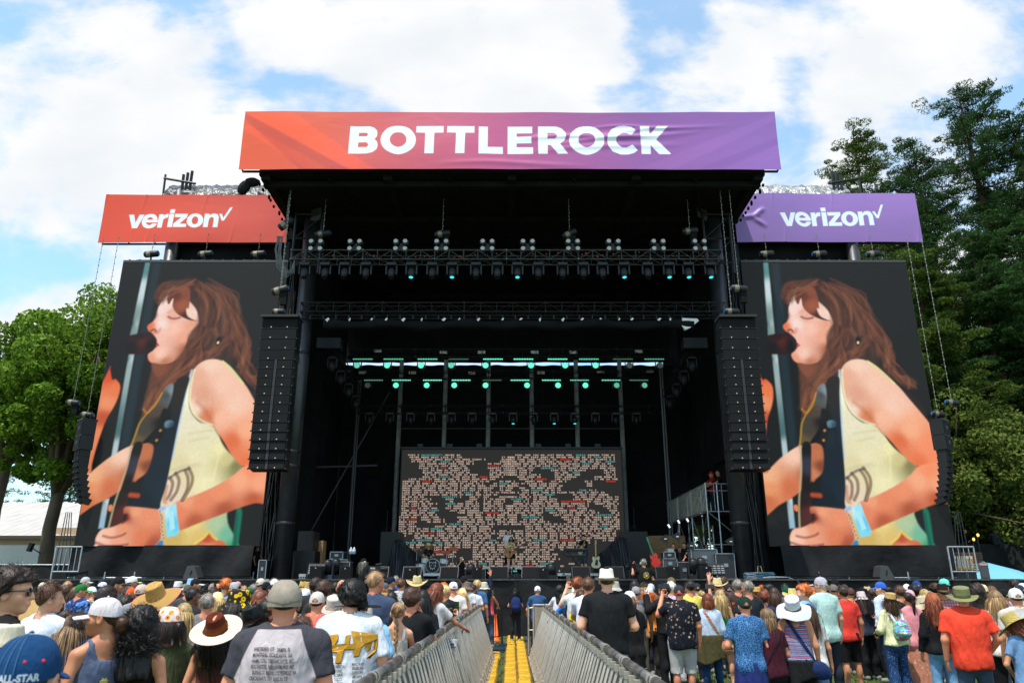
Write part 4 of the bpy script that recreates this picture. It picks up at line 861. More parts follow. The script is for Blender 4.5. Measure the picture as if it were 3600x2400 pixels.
for s,(pa,pb,lab) in ((-1,((1160,1215,33),(1262,1385,38.5),'sloping side truss with hanging lamps on the left')),(1,((2440,1215,33),(2345,1385,38.5),'sloping side truss with hanging lamps on the right'))):
 a=P(*pa);b_=P(*pb); t=thing('side_truss',lab,'truss',a,group='sloping side trusses'); d=b_-a
 q=d.to_track_quat('X','Z'); mb=truss_mb(d.length,.4,.6); o=mb.build('truss_frame',BLKM,t); o.rotation_euler=q.to_euler()
 b=MB(); b.box((0,0,.05),(1.1,.6,.5)); b.build('end_block',BLKM,t)
 for k in range(4):
  c=a+d*(.1+k*.27)-t.location; mbh=MB(); mbh.box((c.x,c.y,c.z-.35),(.34,.3,.12)); mbh.ell((c.x,c.y-.05,c.z-.75),(.19,.19,.3),10,8); mbh.box((c.x-.2,c.y,c.z-.6),(.05,.15,.45)); mbh.box((c.x+.2,c.y,c.z-.6),(.05,.15,.45)); mbh.build('lamp',BLKP,t)
t=thing('cable_loom','grey bundle of cables looping from the left hoist to the front truss end','cable',P(1000,840,28.8),group='cable looms'); b=MB(); r=random.Random(2); o0=t.location
for k in range(16):
 pts=[P(984+r.uniform(-10,10),830,28.8),P(980+r.uniform(-14,10),880+r.uniform(-10,10),28.75),P(985+r.uniform(-14,10),930+r.uniform(-10,14),28.75),P(1005+r.uniform(-8,8),962+r.uniform(-14,14),28.8),P(1028+r.uniform(-6,6),955+r.uniform(-14,8),28.9),P(1036,910,29.0),P(1046,892,29.1)]
 b.tube([Vector(p)-o0 for p in pts],.014,4,False)
b.build('cables',mat('cable_grey',(.14,.14,.14),.5),t)
# ================= ground, barriers, gear =================
def grassmat():
 m,N,L,B=newmat('lawn'); tc=N.new('ShaderNodeTexCoord'); n=N.new('ShaderNodeTexNoise'); n.inputs['Scale'].default_value=1.3; n.inputs['Detail'].default_value=8; L.new(tc.outputs['Object'],n.inputs[0])
 r=N.new('ShaderNodeValToRGB'); e=r.color_ramp.elements; e[0].position=.3;e[1].position=.7; e[0].color=(.045,.075,.012,1); e[1].color=(.11,.145,.025,1); L.new(n.outputs[0],r.inputs[0]); L.new(r.outputs[0],B.inputs['Base Color']); B.inputs['Roughness'].default_value=.9
 n2=N.new('ShaderNodeTexNoise'); n2.inputs['Scale'].default_value=60; n2.inputs['Detail'].default_value=4; L.new(tc.outputs['Object'],n2.inputs[0]); b=N.new('ShaderNodeBump'); b.inputs['Strength'].default_value=1; b.inputs['Distance'].default_value=.05; L.new(n2.outputs[0],b.inputs['Height']); L.new(b.outputs[0],B.inputs['Normal']); return m
bm=MB(); bm.add([(-600,-60,0),(600,-60,0),(600,1200,0),(-600,1200,0)],[(0,1,2,3)]); struct('ground',bm,grassmat())
r=np.random.RandomState(2); n=26000
X=np.concatenate([r.uniform(1.3,10.5,n),r.uniform(-.95,.95,3500)]); Y=np.concatenate([r.uniform(8.5,20,n),r.uniform(14,26,3500)]); n=len(X); th=r.uniform(0,6.28,n); H=r.uniform(.025,.07,n); w_=.010
lean=r.normal(0,.02,(n,2)); V=np.zeros((n,3,3)); V[:,0]=np.stack([X-np.cos(th)*w_,Y-np.sin(th)*w_,np.zeros(n)],1); V[:,1]=np.stack([X+np.cos(th)*w_,Y+np.sin(th)*w_,np.zeros(n)],1); V[:,2]=np.stack([X+lean[:,0],Y+lean[:,1],H],1)
o=obj('grass_blades',rawmesh('grass_blades',V.reshape(-1,3),np.arange(3*n).reshape(-1,3),mat('blade_green',(.07,.13,.025),.7,island=.5),False)); tag(o,kind='stuff')
PERF=mat('perforated_alu',(.36,.31,.235),.5,metal=.35,var=.2,scale=4,bump=.3,bscale=40)
RAILD=mat('worn_rail',(.17,.16,.15),.4,metal=.6,var=.6,scale=5)
def barrier_proto(s):
 t=thing('crowd_barrier','x','barrier',(0,0,0),group='aluminium crowd barriers along the %s of the aisle'%('left' if s<0 else 'right'))
 b=MB(); Ln=1.16; n=12
 for k in range(n):
  y=.03+k*(Ln-.06)/n; w=(Ln-.06)/n; b.add([(0,y,.10),(0,y+w*.35,.10),(s*.022,y+w*.45,.10),(s*.022,y+w*.9,.10),(0,y+w,.10),(0,y,1.16),(0,y+w*.35,1.16),(s*.022,y+w*.45,1.16),(s*.022,y+w*.9,1.16),(0,y+w,1.16)],[(0,1,6,5),(1,2,7,6),(2,3,8,7),(3,4,9,8)])
 b.build('panel_sheet',PERF,t)
 b=MB(); b.tube([(0,0,1.2),(0,Ln,1.2)],.034,10); b.build('top_rail',RAILD,t,smooth=True)
 b=MB()
 for y in (0,.012,Ln-.03): b.tube([(0,y,1.2),(0,y+.02,1.2)],.039,10)
 b.bx(-.02,.02,.0,.03,.05,1.18); b.bx(-.02,.02,Ln-.03,Ln,.05,1.18); b.bx(-.022,.022,0,Ln,.05,.10); b.build('frame',ALU,t)
 for k in range(5):
  b=MB(); y=.10+k*.24; b.tube([(-s*.03,y,1.14),(-s*.38,y,.06)],.019,6); b.box((-s*.04,y,1.14),(.05,.05,.05)); b.build('brace',ALU,t)
 b=MB(); b.bx(-s*.42,-s*.02,0.01,.06,.02,.06); b.bx(-s*.42,-s*.02,Ln-.06,Ln-.01,.02,.06); b.bx(-s*.42,-s*.37,.0,Ln,.02,.06); b.bx(-s*.34,-s*.08,.30,.80,.055,.075); b.bx(-s*.02,s*.75,.1,Ln-.1,.008,.03)
 b.build('base_plate',ALU,t); b=MB(); b.bx(-s*.36,-s*.08,.34,.62,.20,.23); b.build('step',ALU,t); b=MB(); b.bx(-s*.36,-s*.08,.9,1.1,.20,.23); b.build('step',ALU,t)
 return t
ordn='first second third fourth fifth sixth seventh eighth ninth tenth eleventh twelfth'.split()
for s,x,y0 in ((-1,-.91,4.1),(1,.89,3.9)):
 p0=barrier_proto(s)
 for i in range(13):
  lab='aluminium crowd barrier on the %s side of the aisle, %s from the camera'%('left' if s<0 else 'right',(ordn+['thirteenth'])[i])
  loc=(x+(.08*s*-1*i/12),y0+i*1.2,0)
  if i==0: p0.location=loc; p0['label']=lab
  else: dup(p0,loc,None,lab)
if 1:  # green tape marks on the left barrier
 t=thing('tape_strip','bright green tape strip stuck on the left barrier panel','tape',(-.87,10.6,0),group='green tape strips'); b=MB(); b.bx(.012,.02,0,.02,.25,1.05); b.build('tape',mat('green_tape',(.05,.65,.12),.5,emit=(.02,.3,.05),es=.0),t)
a=P(1870,2145,20.2); t=thing('barrier_gate','silver perforated gate panel standing across the end of the right barrier row','barrier',(.52,20.2,0))
b=MB(); b.bx(.06,.56,-.012,.012,.12,1.15); b.build('panel_sheet',PERF,t); b=MB(); b.tube([(.03,0,.02),(.03,0,1.2)],.024,8); b.tube([(.58,0,.02),(.58,0,1.2)],.024,8); b.tube([(.03,0,1.2),(.58,0,1.2)],.024,8); b.tube([(.03,0,.1),(.58,0,.1)],.02,8)
b.tube([(-.10,0,.02),(-.10,0,1.18)],.02,8); b.tube([(-.1,0,1.12),(.03,0,1.14)],.015,6); b.tube([(-.1,0,.6),(.03,0,.6)],.015,6); b.build('frame',ALU,t)
t=thing('pit_fence','black metal pit fence with rounded corner at the left end of the aisle','fence',(-.95,23.2,0))
b=MB(); pts=[(.0,-.9,0),(.0,-.9,1.1),(.05,-.8,1.16),(.55,0,1.16),(.66,.1,1.05),(.66,.1,0.02)]; b.tube(pts,.025,8); b.tube([(.02,-.85,.25),(.66,.1,.25)],.018,6)
for k in range(1,7): b.tube([(.02+k*.09,-.85+k*.135,.25),(.02+k*.09,-.85+k*.135,1.14)],.012,5)
b.build('fence_panel',BLKM,t)
a=G(1742,2253); t=thing('traffic_cone','tall bright orange traffic cone by the black pit fence','cone',a)
b=MB(); b.lathe([(.0,.80),(.022,.79),(.03,.74),(.105,.03),(.12,.03)],n=16); b.build('cone_body',mat('cone_orange',(.9,.13,.01),.5),t,smooth=True); b=MB(); b.box((0,0,.016),(.3,.3,.03)); b.build('foot',mat('cone_orange2',(.75,.10,.01),.6),t)
YEL=mat('ramp_yellow',(.58,.32,.012),.7,var=.4,scale=3.5,bump=.5,bscale=70,bd=.006); MATB=mat('mat_black',(.03,.031,.03),.9,var=.4,scale=5)
cr0=None; k=0
for ci,(x0,ya,yb) in enumerate(((-.555,13.6,20.6),(-.165,13.2,26.4),(.115,13.6,26.4))):
 y=ya; i=0
 while y<yb-.5:
  lab='yellow cable ramp segment in the %s column of the aisle, %s from the camera'%(('left','middle','right')[ci],(ordn+['thirteenth','fourteenth','fifteenth'])[i])
  if cr0 is None:
   t=cr0=thing('cable_ramp',lab,'cable ramp',(x0,y,0),group='yellow cable ramps in the aisle')
   b=MB(); w=.262; V=[]; pr=[(0,.006),(.03,.045),(w-.03,.045),(w,.006)]
   b.add([(px_,yy2,pz) for yy2 in (0,.885) for px_,pz in pr],[(0,1,5,4),(1,2,6,5),(2,3,7,6),(0,3,2,1),(4,5,6,7)])
   for q in range(7):
    yy2=.05+q*.12
    b.add([(-.016,yy2,.03),(0,yy2-.02,.03),(0,yy2+.04,.03)],[(0,1,2)]); b.add([(w+.014,yy2,.03),(w,yy2+.04,.03),(w,yy2-.02,.03)],[(0,1,2)])
   b.build('lid',YEL,t); b=MB(); b.bx(-.012,w+.012,.0,.9,.002,.02); b.build('base',MATB,t)
  else: dup(cr0,(x0+r.normal(0,.006),y,0),None,lab)
  y+=.905; i+=1
t=thing('rubber_mat','long black rubber mat beside the yellow ramps','mat',(.40,13,0)); b=MB(); b.bx(0,.24,0,13.6,.004,.012); b.bx(-1.0,-.86,7,13.6,.004,.010) if 0 else None; b.build('mat_sheet',MATB,t)
t=thing('cable_tangle','loose dark and blue cables on the grass by the ramps','cable',(-.45,22.4,0)); b=MB(); rr=random.Random(3)
for q in range(9): b.tube([(rr.uniform(-.3,.3)+i*.04,-1.6+i*.45+rr.uniform(-.1,.1),.02+.02*(i%2)) for i in range(8)],.012,5)
b.build('cables',mat('cable_blue_black',(.02,.04,.07),.5),t)
def boxpx(name,label,cat,x0,x1,y0,y1,D,dep,m,group=None,trim=None,part='case',z0=None):
 a=P(x0,y1,D); b_=P(x1,y0,D); zb=max(DZ,a.z) if z0 is None else z0
 if z0 is None and a.z<DZ+.25: zb=DZ
 t=thing(name,label,cat,((a.x+b_.x)/2,D,zb),group=group); w=b_.x-a.x; h=b_.z-zb
 b=MB(); b.box((0,dep/2,h/2),(w,dep,h)); b.build(part,m,t)
 if trim:
  b=MB(); q=.02
  for x in (-w/2,w/2):
   b.box((x,-.008,h/2),(.03,.02,h+.02)); b.box((x,dep/2,h+.0),(.03,dep+.02,.03))
  b.box((0,-.008,h),(w+.03,.02,.03)); b.box((0,-.008,.015),(w,.02,.03)); b.build('edge_trim',trim,t)
  b=MB(); b.box((0,-.014,h*.55),(min(.2,w*.3),.02,min(.13,h*.3))); b.build('latch_plate',trim,t)
 return t,w,h
W0=None
names=['leftmost','second from the left','third from the left','just left of the singer','just right of the singer','third from the right','second from the right','rightmost']
for i,(px,w) in enumerate(((1330,60),(1446,64),(1577,62),(1754,62),(1866,60),(2045,62),(2163,60),(2341,64))):
 D=27.5; a=P(px,2034,D); loc=(a.x,D,DZ)
 lab='large grey wedge monitor on the front of the deck, '+names[i]
 if W0 is None:
  t=W0=thing('wedge_monitor',lab,'speaker',loc,group='wedge monitors along the deck front');
  b=MB(); b.prism([(0,.06),(0,.0),(.62,0),(.62,.18),(.22,.44)],-.33,.33,'YZ'); b.build('cabinet',BLKM,t)
  b=MB(); b.add([(-.31,-.004,.07),(.31,-.004,.07),(.31,.205,.425),(-.31,.205,.425)],[(0,1,2,3)]); b.build('grille',mat('wedge_grille',(.010,.010,.011),.9,spec=.1,bump=.5,bscale=120,bd=.004),t)
 else: dup(W0,loc,random.uniform(-.08,.08),lab)
for i,(px,w,h,nm) in enumerate(((1108,.42,.46,'by the small mixing desk'),(1212,.40,.44,'left of the left camera operator'),(1440,.42,.40,'before the drum kit'),(1676,.36,.42,'right of the crouching photographer'),(1910,.36,.40,'right of the centre wedges'),(2371,.42,.44,'in front of the crew cases'),(2485,.40,.46,'by the right roof column'))):
 a=P(px,2034,27.45); t=thing('fill_speaker','small square black speaker with a pale dot, '+nm,'speaker',(a.x,27.42,DZ),group='small square speakers on the deck edge'); b=MB(); b.box((0,.2,h/2),(w,.4,h)); b.build('cabinet',BLKP,t); b=MB(); b.box((0,-.008,h/2),(w-.05,.02,h-.05)); b.build('grille',GRL,t); b=MB(); b.lathe([(0,-.03),(.022,-.025)],(0,-.0,h-.07),'Y',8); b.build('badge',WHT,t,off=(0,.045,0))
for px,py,nm,D in ((668,2036,'left',30.5),(3120,2036,'right',30.5)):
 a=P(px,py,D); t=thing('floor_speaker','lone black triangular floor speaker below the %s screen'%nm,'speaker',(a.x,D,DZ),group='floor speakers below the screens'); b=MB(); b.prism([(-.26,0),(.26,0),(.3,.08),(.1,.5),(-.02,.53),(-.18,.5),(-.28,.1)],0,.6,'XZ'); b.build('cabinet',mat('speaker_grey',(.05,.05,.052),.6),t); b=MB(); b.lathe([(0,-.01),(.085,-.008)],(0,0,.26),'Y',14); b.cm=1; b.box((0,-.02,.26),(.04,.01,.18),Matrix.Rotation(.3,3,'Y')); b.build('port',[BLK,BLKM],t)
RW=mat('riser_edge_white',(.62,.62,.6),.5,var=.15)
def riser(label,x0,x1,ytop,D,dep):
 a=P(x0,ytop,D);b_=P(x1,ytop,D); t=thing('riser',label,'riser',((a.x+b_.x)/2,D,DZ),group='white-edged risers'); w=b_.x-a.x; h=a.z-DZ
 b=MB(); b.box((0,dep/2,h-.03),(w,dep,.05)); b.build('deck_panel',BLKM,t); b=MB(); b.box((0,-.012,h-.05),(w+.02,.02,.11)); b.build('front_edge',RW,t)
 b=MB();
 for x in (-w/2+.08,0,w/2-.08): b.tube([(x,.06,0),(x,.06,h-.06)],.025,6)
 b.build('legs_frame',STEEL,t); b=MB(); b.box((0,.1,h/2-.06),(w-.05,.02,h-.12)); b.build('black_skirt',BLK,t)
 return t,h+DZ
_,RZ=riser('white-edged riser behind the singer at centre stage',1700,1897,1990,36.0,3.0)
_,RD=riser('white-edged riser under the drum kit',1480,1602,2014,33.5,2.6)
_,RK=riser('white-edged riser under the keyboard player',1952,2104,2014,33.5,2.6)
t=thing('low_platform','low black platform the singer stands on','platform',(0,34.6,DZ)); b=MB(); b.box((0,0,.12),(1.6,.9,.24)); b.build('deck_panel',BLKM,t)
a=P(1518,2014,34.2); t=thing('drum_kit','white pearl drum kit with a black kick drum head','drum kit',(a.x,34.4,RD))
PRL=mat('pearl',(.62,.60,.55),.35,var=.2,scale=30)
def drum(c,r_,h,axis='Z',M=None,nm='drum'):
 b=MB(); b.lathe([(r_*.97,h),(r_,h-.01),(r_,0),(r_*.97,0)],c,axis,20,M); o=b.build(nm,PRL,t,smooth=False); b=MB(); b.lathe([(0,h-.004),(r_*.96,h-.004)],c,axis,20,M);
 for z in (0,h-.03): b.lathe([(r_*1.0,z),(r_*1.04,z),(r_*1.04,z+.03),(r_*1.0,z+.03)],c,axis,20,M)
 o2=b.build('hoop',STEEL,o); return o
drum((0,.45,.33),.30,.42,'Y',nm='kick_drum')
b=MB(); b.lathe([(0,.0),(.285,.0)],(0,.02,.33),'Y',24); b.build('kick_head',BLKP,t,off=(0,.0,0))
b=MB(); q=[(-.15,.18),(-.09,.12),(-.05,.15),(0,.10),(.05,.15),(.09,.12),(.15,.18),(.13,.02),(.15,-.03),(.08,-.06),(.09,-.14),(.03,-.10),(0,-.17),(-.03,-.10),(-.09,-.14),(-.08,-.06),(-.15,-.03),(-.13,.02)]
for i in range(len(q)): b.tube([(q[i][0],.0,.33+q[i][1]),(q[(i+1)%len(q)][0],.0,.33+q[(i+1)%len(q)][1])],.009,4)
b.tube([(-.08,0,.35),(-.03,0,.33)],.01,4); b.tube([(.08,0,.35),(.03,0,.33)],.01,4); b.build('emblem',WHT,t)
drum((-.55,.3,.0),.23,.42,nm='floor_tom'); drum((.48,.1,.42),.19,.20,nm='snare_drum',M=Matrix.Rotation(.15,3,'Y')); drum((-.42,.75,.45),.17,.24,nm='rack_tom')
for (x,y,h,rr_) in ((-.8,.7,1.05,.24),(.85,.5,1.1,.24),(.62,-.05,.85,.19),(-.3,1.0,1.25,.22)):
 b=MB(); b.tube([(x,y,0),(x,y,h)],.012,5);
 for q in range(3): b.tube([(x,y,.3),(x+.25*math.cos(q*2.1),y+.25*math.sin(q*2.1),0)],.01,4)
 o=b.build('cymbal_stand',STEEL,t); b=MB(); b.lathe([(0,.02),(rr_*.3,.012),(rr_,0)],(x,y,h),'Z',16,Matrix.Rotation(.25,3,'X')); b.build('cymbal',mat('brass',(.5,.36,.12),.3,metal=.8),o)
a=P(2025,2014,34.0); t=thing('keyboard_rig','two black keyboards stacked on an X stand','keyboard',(a.x,33.9,RK))
for z,w in ((.98,1.05),(.72,.9)): b=MB(); b.box((0,0,z),(w,.32,.10),Matrix.Rotation(.06,3,'X')); b.cm=1; b.box((0,-.08,z+.055),(w-.1,.12,.01)); b.build('keyboard',[BLKP,mat('keys',(.25,.25,.25),.5)],t)
b=MB(); b.tube([(-.35,0,0),(.35,0,.9)],.02); b.tube([(.35,0,0),(-.35,0,.9)],.02); b.tube([(-.4,0,.92),(.4,0,.92)],.02); b.build('stand',BLKM,t)
def guitar(label,loc,rz,tilt,body,neckc,name='guitar',sc_=1,parent_M=None):
 t=thing(name,label,'guitar',loc,rz=rz); M=Matrix.Rotation(tilt,3,'Y'); t.rotation_euler=(0,tilt,rz)
 out=[(-.15,-.20),(-.19,-.1),(-.15,.0),(-.12,.05),(-.15,.13),(-.12,.22),(-.04,.19),(.04,.19),(.12,.24),(.15,.15),(.12,.05),(.15,0),(.19,-.1),(.14,-.20),(0,-.235)]
 out=[(x*sc_,z*sc_) for x,z in pnorm(out,3)]
 b=MB(); b.prism(out,-.025*sc_,.025*sc_); b.build('guitar_body',body,t)
 b=MB(); b.box((0,-.03,.42*sc_),(.05*sc_,.03,.56*sc_)); b.build('neck',neckc,t); b=MB(); b.prism([(-.035*sc_,.70*sc_),(.035*sc_,.70*sc_),(.05*sc_,.86*sc_),(-.01*sc_,.88*sc_)],-.04,-.01); b.build('headstock',neckc,t)
 return t
CRM=mat('cream_body',(.55,.5,.3),.35); MPL=mat('maple',(.45,.28,.12),.4)
a=P(2095,1975,33.2); g=guitar('cream electric bass standing upright on a stand','x' and (a.x,33.2,a.z),.1,0,CRM,MPL,'bass_guitar',1.05); b=MB(); b.prism([(-.06,-.12),(.07,-.14),(.09,.08),(.0,.12)],-.034,-.028); b.build('pickguard',BLKP,g)
t=thing('guitar_stand','thin black stand holding the cream bass','stand',(a.x,33.35,DZ),group='guitar stands'); b=MB();
for q in (-.2,.2): b.tube([(q,-.1,0),(0,.1,.5),(0,.1,1.0)],.012,5)
b.tube([(0,.3,0),(0,.1,.5)],.012,5); b.build('frame',BLKM,t)
a=P(2303,1968,31.5); guitar('bright red electric guitar leaning on the crew cases',(a.x,31.5,a.z),.2,-.35,mat('red_body',(.55,.02,.012),.3),mat('green_neck',(.03,.16,.10),.4),'electric_guitar',1.1)
def stand(label,px,D,h,zb=DZ,boom=False):
 a=P(px,2000,D); t=thing('microphone_stand',label,'stand',(a.x,D,zb),group='microphone stands'); b=MB(); b.tube([(0,0,.0),(0,0,h)],.012,6)
 for q in range(3): b.tube([(0,0,.25),(.22*math.cos(q*2.1+.5),.22*math.sin(q*2.1+.5),0)],.012,5)
 if boom: b.tube([(0,0,h),(.2,-.1,h+.15)],.01,5)
 b.build('pole',BLKM,t); b=MB(); b.tube([(0,-.02,h),(0,.06,h+.04)],.022,8); b.build('microphone',BLKP,t)
stand('microphone stand before the singer',1793,34.1,1.50,DZ+.24); stand('microphone stand left of the bass and keyboards',1982,33.0,1.05); stand('microphone stand with boom by the drums',1470,33.3,1.2,DZ,True); stand('tall stand on the left speaker block',1352,36,.9,4.0); stand('tripod stand on the right speaker block',2238,36,1.0,4.05)
CASE=mat('case_black',(.016,.016,.018),.5,var=.2); TRM=mat('case_trim',(.30,.32,.34),.4,metal=.6)
for q in (("speaker_stack","tall dark speaker stack on the left wing of the stage","speaker",1037,1104,1866,2010,33,1.0,BLKM),("speaker_stack","wide dark amplifier stack under the tall left stack","speaker",1024,1108,1935,2020,32,.9,BLKP),("speaker_block","large black block behind the left pyramid drape","block",1331,1405,1868,2034,35.8,1.5,BLKP),("speaker_block","large black block right of the word screen","block",2188,2276,1867,2034,35.8,1.5,BLKP)): boxpx(q[0],q[1],q[2],*q[3:9],q[9],part='cabinet')
boxpx('plywood_crate','tall plywood sheet leaning at the left wing','crate',1010,1030,1868,1960,34.5,.1,WOOD,'plywood crates',part='board'); boxpx('plywood_crate','plywood crate with handle holes at the left wing','crate',1100,1137,1899,2010,34,.6,WOOD,'plywood crates',part='board')
boxpx('plywood_crate','large plywood crate behind the crew on the right','crate',2287,2408,1882,2012,38,1.2,WOOD,'plywood crates',part='board')
for (lab,x0,x1,y0,y1,D,m) in (('black flight case with paper label on the left wing',1160,1206,1939,1965,31.5,CASE),('wide black flight case below the labelled one',1150,1222,1966,2012,31.4,CASE),('table-height flight case with steel edges, left wing',1184,1230,1974,2015,30.2,CASE),('dark road case behind the left column',905,938,1968,2034,30.5,CASE),('white-edged square flight case on the right wing',2334,2373,1939,1963,31.6,CASE),('dark grey case under the white-edged case',2333,2379,1963,2000,31.6,mat('case_grey',(.05,.05,.055),.6)),('tall grey road case with silver edges, right wing',2433,2520,1930,1992,31.0,mat('case_slate',(.07,.08,.09),.5)),('low black road case by the right column',2522,2580,1945,2034,30.8,CASE),('low black road case left of the tall grey case',2385,2430,1975,2034,31.4,CASE)): boxpx('flight_case',lab,'flight case',x0,x1,y0,y1,D,.6,m,'flight cases on the wings',TRM)
t,w,h=boxpx('amplifier_rack','small silver rack unit on the white-edged case','rack',2345,2369,1927,1938,31.6,.4,TRM,part='rack_body')
t,w,h=boxpx('mixing_desk','small white and black stage box with cables on the left','mixer',1050,1075,2016,2030,27.8,.3,mat('desk_grey',(.35,.35,.33),.5),part='desk_body'); b=MB(); [b.box((-.12+.08*i,-.01,.07),(.05,.01,.05)) for i in range(4)]; b.build('socket_row',BLKP,t)
t,w,h=boxpx('cooler_box','small dark blue cooler on the left deck edge','cooler',1152,1168,2019,2036,27.8,.3,mat('cooler_blue',(.01,.04,.10),.5),part='tub')
def floorlight(label,px,D,py0):
 a=P(px,2034,D); z1_=P(px,py0,D).z; t=thing('floor_lamp',label,'stage light',(a.x,D,DZ),group='moving lamps standing on the deck'); h=z1_-DZ
 b=MB(); b.box((0,0,.08),(.42,.4,.16));
 for s in (-.2,.2): b.box((s,0,h*.45),(.07,.18,h*.6))
 b.build('yoke',BLKP,t); b=MB(); b.lathe([(0,.26),(.14,.24),(.18,.05),(.17,-.12),(.14,-.28),(0,-.29)],(0,0,h*.66),'Z',14,Matrix.Rotation(.35,3,'X')); b.build('lamp_head',BLKM,t,smooth=True)
for lab,px,D,py in (('moving lamp on the left deck beside the flight cases',1150,29.5,1968),('second moving lamp on the left deck',1178,30,1962),('small moving lamp left of the centre wedges',1655,29.5,1990),('small moving lamp right of the centre wedges',1938,29.5,1990),('tall moving lamp on the right deck',2440,29.5,1962),('tilted moving lamp on the right deck',2468,29.5,1958)): floorlight(lab,px,D,py)
for s,lab,pts,D in ((-1,'black cloth draped as a pyramid left of the drums',[(1345,2030),(1378,1895),(1400,1890),(1440,1925),(1480,1960),(1500,2030)],34.8),(1,'black cloth slope right of the keyboard player',[(2075,2030),(2090,1960),(2130,1930),(2180,1880),(2215,1888),(2222,2030)],34.8)):
 t=thing('draped_cloth',lab,'cloth',(P(pts[0][0],2030,D).x,D,DZ),group='draped black cloths'); q=[(P(x,y,D).x-t.location.x,max(P(x,y,D).z,DZ+.002)-DZ) for x,y in pts]
 n=24; V=[];Fc=[]; rr=random.Random(5)
 xs=np.linspace(q[0][0],q[-1][0],60); top=np.interp(xs,[a_[0] for a_ in q],[a_[1] for a_ in q])
 for i,x in enumerate(xs):
  for j in range(n): f=j/(n-1); V.append((x,1.2*f-.6+.07*math.sin(i*.9+f*3)+.05*math.sin(i*.37+f*7),top[i]*f))
 for i in range(59):
  for j in range(n-1): Fc.append((i*n+j,(i+1)*n+j,(i+1)*n+j+1,i*n+j+1))
 b=MB(); b.add(V,Fc); b.build('cloth',mat('shiny_black_cloth',(.016,.018,.02),.4,bump=.6,bscale=3,spec=.6,bd=.08),t,smooth=True)
a=P(2670,2030,27.6); t=thing('cable_coil','coil of blue and black cable on the right deck edge','cable',(a.x,27.6,DZ)); b=MB(); rr=random.Random(6)
for k in range(10): R0=.3+.05*rr.random(); b.tube([(R0*1.6*math.cos(q)+rr.uniform(-.03,.03),R0*.6*math.sin(q),.02+k*.022+.02*math.sin(3*q)) for q in np.linspace(0,6.28,18)],.014,5)
b.build('coils',mat('cable_teal',(.03,.10,.15),.45),t); b=MB(); b.tube([(-.1,-.1,.0),(-.05,-.1,.45),(.05,-.1,.45),(.14,-.1,0),(-.1,-.1,0)],.012,5); b.build('wire_frame',mat('frame_bronze',(.4,.28,.15),.4),t)
a=P(2735,2030,27.3); t=thing('cable_run','thick blue and grey cables running down over the stage front','cable',(a.x,27,0)); b=MB()
for k in range(5): b.tube([(-.8,.5,1.86),(-.2,.3,1.88+.01*k),(.25,.1,1.9),(.5,-.14,1.8),(.8+.02*k,-.2,1.3),(1.0+.05*k,-.16,.5),(1.05+.06*k,-.12,0)],.014,5)
b.build('cables',mat('cable_navy',(.03,.07,.14),.45),t)
for i,(px,D) in enumerate(((1232,29.8),(1243,29.8))):
 a=P(px,1932,30.3); t=thing('water_jug','clear plastic water jug on the left flight cases, %s'%('left' if i==0 else 'right'),'jug',(a.x,30.4,a.z-.15),group='water jugs'); b=MB(); b.lathe([(0,0),(.07,.0),(.075,.15),(.03,.22),(.025,.26),(0,.26)],n=10); b.build('bottle',mat('jug_plastic',(.45,.5,.55),.2,spec=.8),t,smooth=True)
for px,nm in ((1112,'left'),(2520,'right')):
 a=P(px,2010,29.2); t=thing('louvre_lamp','tilted louvred lamp panel on the %s deck'%nm,'stage light',(a.x,29.2,DZ),group='louvred lamp panels'); b=MB(); b.box((0,0,.36),(.62,.08,.42),Matrix.Rotation(-.4,3,'X')); b.build('housing',BLKP,t)
 for i in range(4):
  for j in range(4): b=MB(); b.box((-.22+.145*i,-.05-.03*j+.02,.24+.075*j),(.10,.012,.03),Matrix.Rotation(-.4,3,'X'));
  b=MB(); [b.box((-.22+.145*i,-.10+.034*j,.24+.08*j),(.10,.012,.035),Matrix.Rotation(-.4,3,'X')) for j in range(4)]; b.build('louvre',mat('louvre_pale',(.25,.27,.28),.5),t)
t=thing('scaffold_platform','grey scaffold viewing platform with ribbed railing right of the stage interior','scaffold',(12,33,0))
zf=P(2570,1797,34).z; zr=P(2570,1700,34).z
xL,xR,yF,yB=P(2487,1790,34).x,14.4,34,42.6
b=MB()
for x in (xL,xL+.5,11.2,13.6):
 for y in (yF,37,40,yB): b.tube([(x,y,DZ),(x,y,zr+.05)],.035,6)
for y in (yF,37,40,yB): b.tube([(xL,y,zf),(14.4,y,zf)],.03,6); b.tube([(xL,y,3.3),(14.4,y,3.3)],.025,6)
for x in (xL,11.9,13.6):
 b.tube([(x,yF,zf),(x,yB,zf)],.03,6); b.tube([(x,yF,2.6),(x,yB,2.6)],.025,6)
 for y in (yF,37,40): b.tube([(x,y,2.0),(x,y+3,zf)],.022,6); b.tube([(x,y+3,2.0),(x,y,zf)],.022,6)
b.tube([(xL,yF,2),(11.9,yF,zf)],.022,6); b.tube([(11.9,yF,2),(xL,yF,zf)],.022,6)
b.build('tubes',STEEL,t,world=True)
b=MB(); b.bx(xL,14.4,yF,yB,zf-.02,zf+.03); b.build('deck_boards',mat('board_grey',(.08,.075,.07),.8),t,world=True)
b=MB(); n=36
for k in range(n): y=yF+k*(yB-yF)/n; b.tube([(xL-.03,y,zf+.05),(xL-.03,y,zr)],.018,4,False)
b.tube([(xL-.03,yF,zr),(xL-.03,yB,zr)],.03,6); b.tube([(xL-.03,yF,zf+.06),(xL-.03,yB,zf+.06)],.03,6); b.build('side_railing',ALU,t,world=True)
b=MB();
for k in range(16): x=xL+k*(14.4-xL)/16; b.tube([(x,yF-.03,zf+.05),(x,yF-.03,zr)],.012,4,False)
